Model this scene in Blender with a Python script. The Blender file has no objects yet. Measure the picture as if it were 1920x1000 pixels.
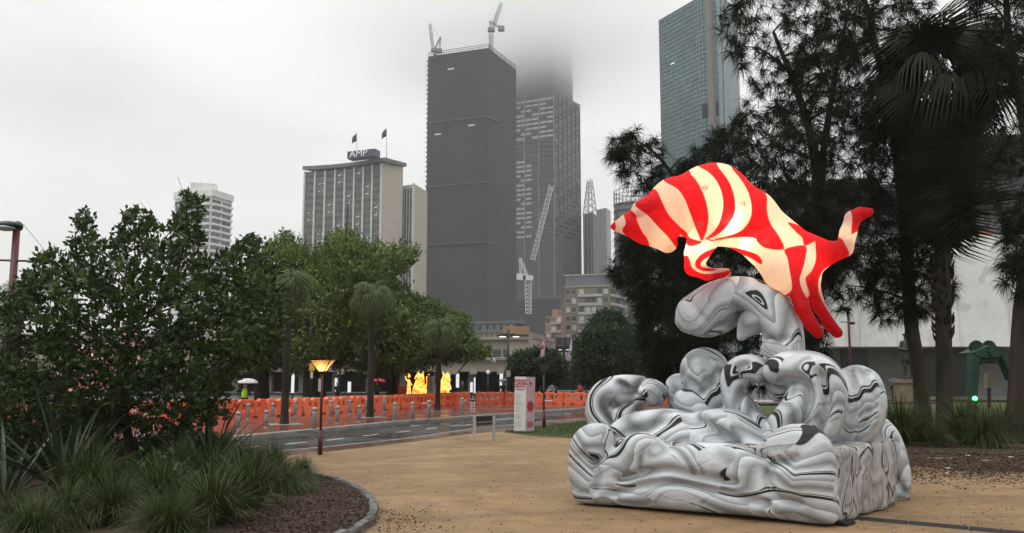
import bpy, math, random
import numpy as np
from mathutils import Vector, Matrix
random.seed(7); RNG = np.random.default_rng(7)
SC = bpy.context.scene
COL = SC.collection
R = math.radians

# ------------------------------------------------------------------ camera
CAM_H = 1.75
F_PX = 28.0 / 36.0 * 1920.0          # focal length in photo pixels
HORIZON = 710.0                      # photo row of the horizon
CY = 540.0                           # photo row of the optical axis
PITCH = math.atan((HORIZON - CY) / F_PX)
cam = bpy.data.cameras.new('camera'); cam_o = bpy.data.objects.new('camera', cam); COL.objects.link(cam_o)
cam.lens = 28.0; cam.sensor_width = 36.0; cam.sensor_fit = 'HORIZONTAL'
cam.shift_y = (CY - 500.0) / 1920.0
cam.clip_start = 0.1; cam.clip_end = 6000
cam_o.location = (0, 0, CAM_H); cam_o.rotation_euler = (R(90) + PITCH, 0, 0)
SC.camera = cam_o

# ------------------------------------------------------------------ world: overcast sky
SUN_EL, SUN_AZ = R(52), R(-35)
world = bpy.data.worlds.new('World'); SC.world = world; world.use_nodes = True
wn = world.node_tree; wn.nodes.clear()
def wnode(t, **k):
    n = wn.nodes.new(t)
    for a, b in k.items(): setattr(n, a, b)
    return n
out = wnode('ShaderNodeOutputWorld'); bg = wnode('ShaderNodeBackground'); bg.inputs['Strength'].default_value = 0.1
sky = wnode('ShaderNodeTexSky'); sky.sky_type = 'NISHITA'; sky.sun_disc = False
sky.sun_elevation = SUN_EL; sky.sun_rotation = SUN_AZ; sky.air_density = 1.0; sky.dust_density = 4.0
hsv = wnode('ShaderNodeHueSaturation'); hsv.inputs['Saturation'].default_value = 0.12
wn.links.new(sky.outputs[0], hsv.inputs['Color'])
tc = wnode('ShaderNodeTexCoord'); sep = wnode('ShaderNodeSeparateXYZ'); wn.links.new(tc.outputs['Generated'], sep.inputs[0])
# overcast luminance: brighter overhead than at the horizon
ramp = wnode('ShaderNodeMapRange'); ramp.inputs[1].default_value = 0.0; ramp.inputs[2].default_value = 1.0
ramp.inputs[3].default_value = 7.2; ramp.inputs[4].default_value = 17.5
pw = wnode('ShaderNodeMath', operation='POWER'); pw.inputs[1].default_value = 1.8; pw.use_clamp = True
mx0 = wnode('ShaderNodeMath', operation='MAXIMUM'); mx0.inputs[1].default_value = 0.0; wn.links.new(sep.outputs[2], mx0.inputs[0]); wn.links.new(mx0.outputs[0], pw.inputs[0]); wn.links.new(pw.outputs[0], ramp.inputs[0])
noi = wnode('ShaderNodeTexNoise'); noi.inputs['Scale'].default_value = 2.2; noi.inputs['Detail'].default_value = 5; noi.inputs['Roughness'].default_value = 0.5
mp = wnode('ShaderNodeMapping'); mp.inputs['Scale'].default_value = (1, 1, 2.2); mp.inputs['Location'].default_value = (0.3, 0.9, 0.2)
wn.links.new(tc.outputs['Generated'], mp.inputs[0]); wn.links.new(mp.outputs[0], noi.inputs['Vector'])
nr = wnode('ShaderNodeMapRange'); nr.inputs[1].default_value = 0.3; nr.inputs[2].default_value = 0.7; nr.inputs[3].default_value = 0.87; nr.inputs[4].default_value = 1.13
wn.links.new(noi.outputs[0], nr.inputs[0])
mul = wnode('ShaderNodeMath', operation='MULTIPLY'); wn.links.new(ramp.outputs[0], mul.inputs[0]); wn.links.new(nr.outputs[0], mul.inputs[1])
cmb = wnode('ShaderNodeCombineColor')
for k, g in enumerate((0.995, 1.0, 0.985)):
    m_ = wnode('ShaderNodeMath', operation='MULTIPLY'); m_.inputs[1].default_value = g
    wn.links.new(mul.outputs[0], m_.inputs[0]); wn.links.new(m_.outputs[0], cmb.inputs[k])
mix = wnode('ShaderNodeMix', data_type='RGBA'); mix.inputs[0].default_value = 0.9
wn.links.new(hsv.outputs[0], mix.inputs[6]); wn.links.new(cmb.outputs[0], mix.inputs[7])
wn.links.new(mix.outputs[2], bg.inputs['Color']); wn.links.new(bg.outputs[0], out.inputs['Surface'])

sun = bpy.data.lights.new('sun', 'SUN'); sun.energy = 0.8; sun.angle = R(40); sun.color = (1.0, 0.97, 0.93)
sun_o = bpy.data.objects.new('sun', sun); COL.objects.link(sun_o)
sd = Vector((math.sin(SUN_AZ) * math.cos(SUN_EL), -abs(math.cos(SUN_AZ)) * math.cos(SUN_EL) * 0.4, math.sin(SUN_EL)))
sun_o.rotation_euler = sd.to_track_quat('Z', 'Y').to_euler()
sky.sun_rotation = math.atan2(sd.x, sd.y); sky.sun_elevation = math.asin(sd.normalized().z)

SC.view_settings.view_transform = 'Standard'; SC.view_settings.look = 'None'
SC.view_settings.exposure = 0.2; SC.view_settings.gamma = 1.0; SC.view_settings.use_curve_mapping = False
SC.render.engine = 'CYCLES'
SC.cycles.use_denoising = True
SC.cycles.max_bounces = 6; SC.cycles.diffuse_bounces = 2; SC.cycles.glossy_bounces = 2
SC.cycles.transmission_bounces = 3; SC.cycles.transparent_max_bounces = 6; SC.cycles.volume_bounces = 6
SC.cycles.sample_clamp_indirect = 6.0
SC.cycles.use_adaptive_sampling = False

# ------------------------------------------------------------------ photo pixel -> place
def ray(px, py):
    dx = (px - 960.0) / F_PX; dy = -(py - CY) / F_PX
    c, s = math.cos(PITCH), math.sin(PITCH)
    return Vector((dx, c - dy * s, s + dy * c))
def P(px, py, Y):
    d = ray(px, py); t = Y / d.y
    return Vector((d.x * t, Y, CAM_H + d.z * t))
def G(px, py, z=0.0):
    d = ray(px, py); t = (z - CAM_H) / d.z
    return Vector((d.x * t, d.y * t, z))

# ------------------------------------------------------------------ materials
MATS = {}
class NT:
    def __init__(s, name):
        s.m = bpy.data.materials.new(name); s.m.use_nodes = True; s.t = s.m.node_tree
        s.b = s.t.nodes['Principled BSDF']; s.o = s.t.nodes['Material Output']
    def n(s, t, **k):
        x = s.t.nodes.new(t)
        for a, b in k.items(): setattr(x, a, b)
        return x
    def l(s, a, b): s.t.links.new(a, b)
    def coord(s, scale=(1, 1, 1), kind='Object', rot=(0, 0, 0)):
        c = s.n('ShaderNodeTexCoord'); m = s.n('ShaderNodeMapping')
        m.inputs['Scale'].default_value = scale; m.inputs['Rotation'].default_value = rot
        s.l(c.outputs[kind], m.inputs[0]); return m.outputs[0]
    def noise(s, scale, detail=3, rough=0.5, vec=None, dist=0.0):
        x = s.n('ShaderNodeTexNoise'); x.inputs['Scale'].default_value = scale; x.inputs['Detail'].default_value = detail
        x.inputs['Roughness'].default_value = rough; x.inputs['Distortion'].default_value = dist
        if vec is not None: s.l(vec, x.inputs['Vector'])
        return x.outputs[0]
    def ramp(s, fac, stops, interp='LINEAR'):
        x = s.n('ShaderNodeValToRGB'); e = x.color_ramp.elements; x.color_ramp.interpolation = interp
        while len(e) < len(stops): e.new(0.5)
        for k, (p, c) in enumerate(stops):
            e[k].position = p; e[k].color = (*c, 1) if len(c) == 3 else c
        s.l(fac, x.inputs[0]); return x.outputs[0]
    def mixc(s, fac, a, b):
        x = s.n('ShaderNodeMix', data_type='RGBA')
        for v, i in ((fac, 0), (a, 6), (b, 7)):
            if isinstance(v, (int, float)): x.inputs[i].default_value = v
            elif isinstance(v, tuple): x.inputs[i].default_value = (*v, 1)
            else: s.l(v, x.inputs[i])
        return x.outputs[2]
    def math(s, op, a, b=None, c=None):
        x = s.n('ShaderNodeMath', operation=op)
        for i, v in enumerate((a, b, c)):
            if v is None: continue
            if isinstance(v, (int, float)): x.inputs[i].default_value = v
            else: s.l(v, x.inputs[i])
        return x.outputs[0]
    def mapr(s, v, a, b, c, d):
        x = s.n('ShaderNodeMapRange')
        for i, q in enumerate((a, b, c, d)): x.inputs[i + 1].default_value = q
        s.l(v, x.inputs[0]); return x.outputs[0]
    def bump(s, h, strength=0.3, dist=0.02, normal=None):
        x = s.n('ShaderNodeBump'); x.inputs['Strength'].default_value = strength; x.inputs['Distance'].default_value = dist
        s.l(h, x.inputs['Height'])
        if normal is not None: s.l(normal, x.inputs['Normal'])
        s.l(x.outputs[0], s.b.inputs['Normal']); return x.outputs[0]

def M(name, col, rough=0.7, spec=0.3, var=0.15, scale=3.0, col2=None, bump=0.0, bscale=40.0, metal=0.0, emit=None, estr=0.0, rvar=0.0, kind='Object', sc3=(1, 1, 1), bdist=0.02, trans=0.0):
    if name in MATS: return MATS[name]
    t = NT(name); b = t.b
    v = t.coord(sc3, kind)
    f = t.noise(scale, 4, 0.55, v)
    f = t.mapr(f, 0.3, 0.7, 0, 1)
    if col2 is None:
        a = tuple(max(0, c * (1 - var)) for c in col); c2 = tuple(c * (1 + var) for c in col)
    else: a, c2 = col, col2
    t.l(t.mixc(f, a, c2), b.inputs['Base Color'])
    b.inputs['Roughness'].default_value = rough; b.inputs['Specular IOR Level'].default_value = spec; b.inputs['Metallic'].default_value = metal
    if rvar: t.l(t.mapr(f, 0, 1, max(0.02, rough - rvar), min(1, rough + rvar)), b.inputs['Roughness'])
    if bump: t.bump(t.noise(bscale, 4, 0.6, v), bump, bdist)
    if emit: b.inputs['Emission Color'].default_value = (*emit, 1); b.inputs['Emission Strength'].default_value = estr
    if trans:
        tr = t.n('ShaderNodeBsdfTranslucent'); t.l(t.mixc(f, a, c2), tr.inputs[0])
        ms = t.n('ShaderNodeMixShader'); ms.inputs[0].default_value = trans
        t.l(b.outputs[0], ms.inputs[1]); t.l(tr.outputs[0], ms.inputs[2]); t.l(ms.outputs[0], t.o.inputs[0])
    MATS[name] = t.m
    return t.m

# ------------------------------------------------------------------ objects
def link(name, data, mat=None, parent=None, loc=None, world=True):
    o = bpy.data.objects.new(name, data); COL.objects.link(o)
    if mat is not None and data is not None:
        ms = mat if isinstance(mat, (list, tuple)) else [mat]
        if len(data.materials) == 0:
            for m in ms: data.materials.append(m)
    if loc is not None: o.location = loc
    if parent is not None:
        o.parent = parent
        if world:
            q = parent; off = Vector((0, 0, 0))
            while q is not None: off = off + q.location; q = q.parent
            o.matrix_parent_inverse = Matrix.Translation(-off)
    return o
def tag(o, label, cat, group=None):
    o['label'] = label; o['category'] = cat
    if group: o['group'] = group
    return o
def thing(name, label, cat, loc=(0, 0, 0), group=None, rz=0.0):
    o = bpy.data.objects.new(name, None); COL.objects.link(o); o.location = loc; o.rotation_euler = (0, 0, rz)
    o.empty_display_size = 0.2
    return tag(o, label, cat, group)
def structure(o): o['kind'] = 'structure'; return o
def stuff(o): o['kind'] = 'stuff'; return o
def copy_tree(o, parent=None):
    c = o.copy(); COL.objects.link(c)
    if parent is not None: c.parent = parent
    for ch in list(o.children): copy_tree(ch, c)
    return c
ORD = 'first second third fourth fifth sixth seventh eighth ninth tenth eleventh twelfth thirteenth fourteenth fifteenth sixteenth seventeenth eighteenth nineteenth twentieth twenty-first twenty-second twenty-third twenty-fourth twenty-fifth twenty-sixth twenty-seventh twenty-eighth twenty-ninth thirtieth'.split()

def mesh_np(name, V, F, smooth=True, mi=None):
    """V (n,3) float, F (m,k) int"""
    V = np.asarray(V, dtype=np.float32); F = np.asarray(F, dtype=np.int32)
    me = bpy.data.meshes.new(name)
    me.vertices.add(len(V)); me.vertices.foreach_set('co', V.ravel())
    k = F.shape[1]
    me.loops.add(F.size); me.loops.foreach_set('vertex_index', F.ravel())
    me.polygons.add(len(F))
    me.polygons.foreach_set('loop_start', np.arange(0, F.size, k, dtype=np.int32))
    me.polygons.foreach_set('loop_total', np.full(len(F), k, dtype=np.int32))
    if smooth: me.polygons.foreach_set('use_smooth', np.ones(len(F), dtype=bool))
    if mi is not None: me.polygons.foreach_set('material_index', np.asarray(mi, dtype=np.int32))
    me.update(calc_edges=True); me.validate()
    return me

class MB:
    """collects boxes, tubes, prisms ... into one mesh"""
    def __init__(s): s.v = []; s.f = []; s.mi = []; s.sm = []
    def add(s, vs, fs, mi=0, smooth=False):
        o = len(s.v); s.v += [tuple(v) for v in vs]
        for f in fs: s.f.append(tuple(i + o for i in f)); s.mi.append(mi); s.sm.append(smooth)
        return s
    def box(s, c, size, rz=0.0, mi=0):
        hx, hy, hz = size[0] / 2, size[1] / 2, size[2] / 2; ca, sa = math.cos(rz), math.sin(rz)
        vs = []
        for dz in (-hz, hz):
            for dx, dy in ((-hx, -hy), (hx, -hy), (hx, hy), (-hx, hy)):
                vs.append((c[0] + dx * ca - dy * sa, c[1] + dx * sa + dy * ca, c[2] + dz))
        return s.add(vs, [(3, 2, 1, 0), (4, 5, 6, 7), (0, 1, 5, 4), (1, 2, 6, 5), (2, 3, 7, 6), (3, 0, 4, 7)], mi)
    def box3(s, o, a, b, c, mi=0):
        """parallelepiped from a corner and three edge vectors"""
        o, a, b, c = (Vector(q) for q in (o, a, b, c))
        vs = [o, o + a, o + a + b, o + b, o + c, o + a + c, o + a + b + c, o + b + c]
        fs = [(3, 2, 1, 0), (4, 5, 6, 7), (0, 1, 5, 4), (1, 2, 6, 5), (2, 3, 7, 6), (3, 0, 4, 7)]
        if a.cross(b).dot(c) < 0: fs = [tuple(reversed(f)) for f in fs]
        return s.add(vs, fs, mi)
    def tube(s, pts, rad, n=8, mi=0, caps=True, smooth=True, flat=1.0):
        pts = [Vector(p) for p in pts]
        if isinstance(rad, (int, float)): rad = [rad] * len(pts)
        vs = []; fs = []; up = Vector((0, 0, 1)); prevx = None
        for i, p in enumerate(pts):
            a = pts[max(i - 1, 0)]; b = pts[min(i + 1, len(pts) - 1)]; d = (b - a)
            d = d.normalized() if d.length > 1e-9 else up
            x = prevx if prevx is not None else (Vector((1, 0, 0)) if abs(d.z) > 0.9 else up.cross(d))
            x = (x - d * x.dot(d)); x = x.normalized() if x.length > 1e-6 else d.orthogonal().normalized()
            prevx = x; y = d.cross(x)
            for k in range(n):
                t = 2 * math.pi * k / n
                vs.append(p + (x * math.cos(t) + y * math.sin(t) * flat) * rad[i])
        m = len(pts)
        for i in range(m - 1):
            for k in range(n):
                k2 = (k + 1) % n
                fs.append((i * n + k, i * n + k2, (i + 1) * n + k2, (i + 1) * n + k))
        s.add(vs, fs, mi, smooth)
        if caps:
            o = len(s.v) - len(vs)
            s.f.append(tuple(o + k for k in reversed(range(n)))); s.mi.append(mi); s.sm.append(False)
            s.f.append(tuple(o + (m - 1) * n + k for k in range(n))); s.mi.append(mi); s.sm.append(False)
        return s
    def bar(s, a, b, w, mi=0): return s.tube([a, b], w, 4, mi, True, False)
    def prism(s, poly, z0, z1, mi=0):
        """vertical prism from an anticlockwise plan polygon"""
        ar = sum(poly[i][0] * poly[(i + 1) % len(poly)][1] - poly[(i + 1) % len(poly)][0] * poly[i][1] for i in range(len(poly)))
        if ar < 0: poly = list(reversed(poly))
        n = len(poly)
        vs = [(p[0], p[1], z0) for p in poly] + [(p[0], p[1], z1) for p in poly]
        fs = [tuple(reversed(range(n))), tuple(range(n, 2 * n))] + [(i, (i + 1) % n, n + (i + 1) % n, n + i) for i in range(n)]
        return s.add(vs, fs, mi)
    def sphere(s, c, r, nu=12, nv=8, mi=0, sc=(1, 1, 1)):
        vs = [(c[0], c[1], c[2] - r * sc[2])]
        for j in range(1, nv):
            t = math.pi * j / nv - math.pi / 2
            for i in range(nu):
                a = 2 * math.pi * i / nu
                vs.append((c[0] + r * math.cos(t) * math.cos(a) * sc[0], c[1] + r * math.cos(t) * math.sin(a) * sc[1], c[2] + r * math.sin(t) * sc[2]))
        vs.append((c[0], c[1], c[2] + r * sc[2])); fs = []
        for i in range(nu):
            i2 = (i + 1) % nu
            fs.append((0, 1 + i2, 1 + i))
            for j in range(nv - 2):
                a = 1 + j * nu; fs.append((a + i, a + i2, a + nu + i2, a + nu + i))
            a = 1 + (nv - 2) * nu; fs.append((a + i, a + i2, len(vs) - 1))
        return s.add(vs, fs, mi, True)
    def lathe(s, prof, c=(0, 0, 0), n=12, mi=0, smooth=True):
        vs = []; fs = []
        for r, z in prof:
            for k in range(n):
                t = 2 * math.pi * k / n; vs.append((c[0] + r * math.cos(t), c[1] + r * math.sin(t), c[2] + z))
        for i in range(len(prof) - 1):
            for k in range(n):
                k2 = (k + 1) % n; fs.append((i * n + k, i * n + k2, (i + 1) * n + k2, (i + 1) * n + k))
        fs.append(tuple(reversed(range(n)))); fs.append(tuple((len(prof) - 1) * n + k for k in range(n)))
        return s.add(vs, fs, mi, smooth)
    def mesh(s, name):
        me = bpy.data.meshes.new(name); me.from_pydata(s.v, [], s.f)
        me.polygons.foreach_set('material_index', s.mi); me.polygons.foreach_set('use_smooth', s.sm); me.update()
        return me
    def build(s, name, mat, parent=None, world=True, loc=None): return link(name, s.mesh(name), mat, parent, loc, world)

def sheet(name, pts, mat, z, parent=None, sub=None):
    me = bpy.data.meshes.new(name); me.from_pydata([(p[0], p[1], z) for p in pts], [], [tuple(range(len(pts)))]); me.update()
    if me.polygons[0].normal.z < 0: me.flip_normals()
    return link(name, me, mat, parent)

# ------------------------------------------------------------------ implicit surfaces
def surface_nets(F, lo, h):
    nx, ny, nz = F.shape; s = F < 0
    c = np.zeros((nx - 1, ny - 1, nz - 1), np.int8)
    corners = [(i, j, k) for i in (0, 1) for j in (0, 1) for k in (0, 1)]
    def sl(a, i, j, k): return a[i:nx - 1 + i, j:ny - 1 + j, k:nz - 1 + k]
    for q in corners: c += sl(s, *q)
    act = np.argwhere((c > 0) & (c < 8))
    idx = -np.ones(c.shape, np.int64); idx[tuple(act.T)] = np.arange(len(act))
    acc = np.zeros((len(act), 3)); cnt = np.zeros(len(act))
    for a in corners:
        for ax in range(3):
            if a[ax]: continue
            b = list(a); b[ax] = 1
            fa = F[act[:, 0] + a[0], act[:, 1] + a[1], act[:, 2] + a[2]]; fb = F[act[:, 0] + b[0], act[:, 1] + b[1], act[:, 2] + b[2]]
            m = (fa < 0) != (fb < 0)
            t = np.where(m, fa / np.where(m, fa - fb, 1), 0)
            p = np.tile(np.array(a, float), (len(act), 1)); p[:, ax] = t
            acc[m] += p[m]; cnt[m] += 1
    V = (act + acc / cnt[:, None]) * h + np.array(lo)
    faces = []
    for ax in range(3):
        o1, o2 = [(1, 2), (2, 0), (0, 1)][ax]
        a = [slice(None)] * 3; b = [slice(None)] * 3
        a[ax] = slice(0, -1); b[ax] = slice(1, None)
        for o in (o1, o2): a[o] = slice(1, -1); b[o] = slice(1, -1)
        sa, sb = s[tuple(a)], s[tuple(b)]
        for want in (True, False):
            e = np.argwhere((sa != sb) & (sa == want))
            if not len(e): continue
            e[:, o1] += 1; e[:, o2] += 1
            q = []
            for d1, d2 in ((-1, -1), (0, -1), (0, 0), (-1, 0)):
                g = e.copy(); g[:, o1] += d1; g[:, o2] += d2
                q.append(idx[g[:, 0], g[:, 1], g[:, 2]])
            q = np.stack(q, 1)
            faces.append(q if want else q[:, ::-1])
    return V, np.concatenate(faces)
def grid(lo, hi, h):
    ax = [np.arange(lo[i], hi[i] + h, h) for i in range(3)]
    return np.meshgrid(*ax, indexing='ij')
def smin(a, b, k):
    t = np.clip(0.5 + 0.5 * (b - a) / k, 0, 1)
    return b + (a - b) * t - k * t * (1 - t)
def cone(X, Y, Z, a, b, ra, rb, sy=1.0):
    ab = np.subtract(b, a); L = float(ab @ ab) + 1e-12
    px, py, pz = X - a[0], (Y - a[1]), Z - a[2]
    t = np.clip((px * ab[0] + py * ab[1] + pz * ab[2]) / L, 0, 1)
    return np.sqrt((px - t * ab[0]) ** 2 + ((py - t * ab[1]) / sy) ** 2 + (pz - t * ab[2]) ** 2) - (ra + (rb - ra) * t)
def chain(X, Y, Z, pts, k=0.04, sy=1.0):
    """pts: (x,y,z,r)"""
    d = None
    for i in range(max(1, len(pts) - 1)):
        a = pts[i]; b = pts[min(i + 1, len(pts) - 1)]
        e = cone(X, Y, Z, np.array(a[:3]), np.array(b[:3]), a[3], b[3], sy)
        d = e if d is None else smin(d, e, k)
    return d
def poly_sdf(U, Z, pts):
    d = np.full(U.shape, 1e9); s = np.ones(U.shape); n = len(pts)
    j = n - 1
    for i in range(n):
        ax, ay = pts[i]; bx, by = pts[j]
        ex, ey = bx - ax, by - ay; wx, wy = U - ax, Z - ay
        t = np.clip((wx * ex + wy * ey) / (ex * ex + ey * ey + 1e-12), 0, 1)
        d = np.minimum(d, (wx - ex * t) ** 2 + (wy - ey * t) ** 2)
        c1 = Z >= ay; c2 = Z < by; c3 = ex * wy > ey * wx
        flip = (c1 & c2 & c3) | (~c1 & ~c2 & ~c3)
        s = np.where(flip, -s, s); j = i
    return s * np.sqrt(d)
def line_dist(U, Z, pts):
    d = np.full(U.shape, 1e9)
    for (ax, ay), (bx, by) in zip(pts[:-1], pts[1:]):
        ex, ey = bx - ax, by - ay
        t = np.clip(((U - ax) * ex + (Z - ay) * ey) / (ex * ex + ey * ey + 1e-12), 0, 1)
        d = np.minimum(d, np.hypot(U - ax - ex * t, Z - ay - ey * t))
    return d
def smooth_curve(pts, n=6, closed=False):
    pts = [np.array(p, float) for p in pts]; m = len(pts); o = []
    rng = range(m) if closed else range(m - 1)
    for i in rng:
        g = lambda k: pts[k % m] if closed else pts[min(max(k, 0), m - 1)]
        p0, p1, p2, p3 = g(i - 1), g(i), g(i + 1), g(i + 2)
        for q in range(n):
            t = q / n
            o.append(0.5 * ((2 * p1) + (-p0 + p2) * t + (2 * p0 - 5 * p1 + 4 * p2 - p3) * t * t + (-p0 + 3 * p1 - 3 * p2 + p3) * t ** 3))
    if not closed: o.append(pts[-1])
    return o
def smooth_mesh(V, F, it=2, lam=0.5):
    for _ in range(it):
        acc = np.zeros_like(V); cnt = np.zeros(len(V)); n = F.shape[1]
        for i in range(n):
            a, b = F[:, i], F[:, (i + 1) % n]
            np.add.at(acc, a, V[b]); np.add.at(cnt, a, 1)
        V = V + lam * (acc / np.maximum(cnt, 1)[:, None] - V)
    return V

def text_mesh(body, size, extrude=0.0, align='CENTER', space=1.0, bold=0.0):
    cu = bpy.data.curves.new('lettering', 'FONT'); cu.body = body; cu.size = size; cu.extrude = extrude; cu.align_x = align; cu.align_y = 'CENTER'; cu.space_character = space
    cu.resolution_u = 3; cu.offset = bold
    o = bpy.data.objects.new('lettering', cu); COL.objects.link(o)
    dg = bpy.context.evaluated_depsgraph_get(); dg.update()
    me = bpy.data.meshes.new_from_object(o.evaluated_get(dg)); bpy.data.objects.remove(o); bpy.data.curves.remove(cu)
    return me
def plate_with_holes(outline, holes, depth, bevel=0.0, res=2):
    cu = bpy.data.curves.new('plate', 'CURVE'); cu.dimensions = '2D'; cu.fill_mode = 'BOTH'; cu.extrude = max(depth / 2 - bevel, 0.001); cu.bevel_depth = bevel; cu.bevel_resolution = res
    for loop in [outline] + holes:
        sp = cu.splines.new('POLY'); sp.points.add(len(loop) - 1); sp.use_cyclic_u = True
        for p, q in zip(sp.points, loop): p.co = (q[0], q[1], 0, 1)
    o = bpy.data.objects.new('plate', cu); COL.objects.link(o)
    dg = bpy.context.evaluated_depsgraph_get(); dg.update()
    me = bpy.data.meshes.new_from_object(o.evaluated_get(dg)); bpy.data.objects.remove(o); bpy.data.curves.remove(cu)
    return me

# ================================================================== ground
def ground_mat(name, stops, rough, bumpS, scales, spec=0.3, rstops=None, bdist=0.02):
    t = NT(name); v = t.coord()
    a = t.noise(scales[0], 5, 0.6, v, 0.4); b = t.noise(scales[1], 4, 0.6, v); c = t.noise(scales[2], 3, 0.7, v)
    s = t.math('ADD', t.math('MULTIPLY', a, 0.5), t.math('ADD', t.math('MULTIPLY', b, 0.3), t.math('MULTIPLY', c, 0.2)))
    t.l(t.ramp(s, stops), t.b.inputs['Base Color'])
    t.b.inputs['Specular IOR Level'].default_value = spec
    if rstops: t.l(t.mapr(a, 0.35, 0.65, rstops[0], rstops[1]), t.b.inputs['Roughness'])
    else: t.b.inputs['Roughness'].default_value = rough
    t.bump(t.math('ADD', b, c), bumpS, bdist)
    return t.m
m_ground = ground_mat('city_concrete', [(0.35, (0.05, 0.05, 0.05)), (0.65, (0.1, 0.1, 0.095))], 0.5, 0.2, (0.1, 1, 20), 0.4)
ground = structure(link('ground', bpy.data.meshes.new('ground'), None))
ground.data.from_pydata([(-870, -40, -0.2), (870, -40, -0.2), (870, 870, -0.2), (-870, 870, -0.2)], [], [(0, 1, 2, 3)]); ground.data.materials.append(m_ground)

# wet asphalt
def wet_mat(name, c1, c2, brick=None, r=(0.06, 0.4)):
    t = NT(name); v = t.coord()
    a = t.noise(0.35, 4, 0.6, v, 0.6); fine = t.noise(60, 3, 0.7, v); mid = t.noise(4, 4, 0.6, v)
    col = t.mixc(t.mapr(mid, 0.3, 0.7, 0, 1), c1, c2)
    if brick:
        br = t.n('ShaderNodeTexBrick'); br.inputs['Scale'].default_value = 1.0
        br.inputs['Brick Width'].default_value = 0.46; br.inputs['Row Height'].default_value = 0.23; br.inputs['Mortar Size'].default_value = 0.012
        br.inputs['Color1'].default_value = (*c1, 1); br.inputs['Color2'].default_value = (*c2, 1); br.inputs['Mortar'].default_value = (0.05, 0.035, 0.03, 1)
        t.l(t.coord((1, 1, 1), 'Object', (0, 0, R(28))), br.inputs['Vector'])
        col = t.mixc(0.75, col, br.outputs[0])
    t.l(col, t.b.inputs['Base Color']); t.b.inputs['Specular IOR Level'].default_value = 0.5
    t.l(t.mapr(a, 0.38, 0.62, r[0], r[1]), t.b.inputs['Roughness'])
    t.bump(t.math('ADD', t.math('MULTIPLY', fine, 0.3), mid), 0.10, 0.02)
    return t.m
m_road = wet_mat('wet_asphalt', (0.028, 0.029, 0.03), (0.05, 0.051, 0.052), r=(0.12, 0.42))
m_plaza = wet_mat('wet_red_brick', (0.20, 0.065, 0.048), (0.13, 0.048, 0.038), True, r=(0.07, 0.30))
m_path = wet_mat('wet_brown_brick', (0.13, 0.075, 0.055), (0.09, 0.055, 0.045), True, r=(0.15, 0.5))
m_kerb = M('kerb_concrete', (0.22, 0.21, 0.19), 0.5, 0.4, 0.25, 2.0, bump=0.2)
NEAR = [Vector((-60, 1, 0)), G(-200, 935), G(150, 892), G(300, 872), G(470, 853), G(600, 842), G(760, 825), G(885, 806), G(960, 799), G(1090, 786), G(1250, 774), G(1420, 762)]
FAR = [Vector((-80, 2, 0)), G(-300, 890), G(150, 852), G(300, 838), G(480, 822), G(640, 806), G(740, 796), G(866, 786), G(960, 779), G(1090, 769), G(1250, 760), G(1420, 752)]
def ribbon(name, line, w, z0, z1, mat):
    """a strip along a ground line, a real step high"""
    b = MB(); L = []; Rr = []
    for i, p in enumerate(line):
        d = (line[min(i + 1, len(line) - 1)] - line[max(i - 1, 0)]).normalized(); n = Vector((-d.y, d.x, 0))
        L.append(p); Rr.append(p + n * w)
    for i in range(len(line) - 1):
        q = [L[i], L[i + 1], Rr[i + 1], Rr[i]]
        vs = [(p.x, p.y, z0) for p in q] + [(p.x, p.y, z1) for p in q]
        fs = [(4, 5, 6, 7), (0, 1, 5, 4), (2, 3, 7, 6)]
        if i == 0: fs.append((3, 0, 4, 7))
        if i == len(line) - 2: fs.append((1, 2, 6, 5))
        b.add(vs, fs)
    return structure(b.build(name, mat))
road = structure(sheet('road', NEAR + FAR[::-1], m_road, 0.0))
ribbon('kerb', FAR, 0.42, -0.02, 0.10, m_kerb)
ribbon('kerb', NEAR, -0.16, -0.02, 0.05, m_kerb)
plaza_near = [p + Vector((-0.36, 0.2, 0)) for p in FAR]
plaza = structure(sheet('brick_plaza', plaza_near + [Vector((60, 50, 0)), Vector((60, 58, 0)), Vector((-80, 58, 0)), Vector((-80, 20, 0))], m_plaza, 0.09))
PATH_NEAR = [Vector((-60, 0.2, 0)), G(-200, 950), G(150, 905), G(300, 884), G(470, 863), G(600, 853), G(760, 834), G(885, 816), G(945, 812), G(1000, 804), G(1090, 793), G(1250, 780), G(1420, 767)]
foot = structure(sheet('footpath', [p + Vector((0.1, -0.06, 0)) for p in NEAR] + PATH_NEAR[::-1], m_path, 0.046))
m_paint = M('road_paint', (0.55, 0.55, 0.52), 0.4, 0.4, 0.2, 8)
along = (G(695, 816) - G(629, 824)).normalized()
side_v = Vector((-along.y, along.x, 0))
for (x, y, L) in ((467, 839, .9), (554, 831, .9), (629, 824, .9), (695, 816, .9), (757, 809.5, .9), (809, 803.5, .9), (778, 798.5, .7), (854, 798, .8), (876, 797, .8), (946, 786, 2.0), (985, 793, .8), (1065, 776, .9)):
    c = G(x, y, 0.004); a = along * L / 2; b_ = side_v * 0.06
    sheet('lane_marking', [c - a - b_, c + a - b_, c + a + b_, c - a + b_], m_paint, 0.004, road)

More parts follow.
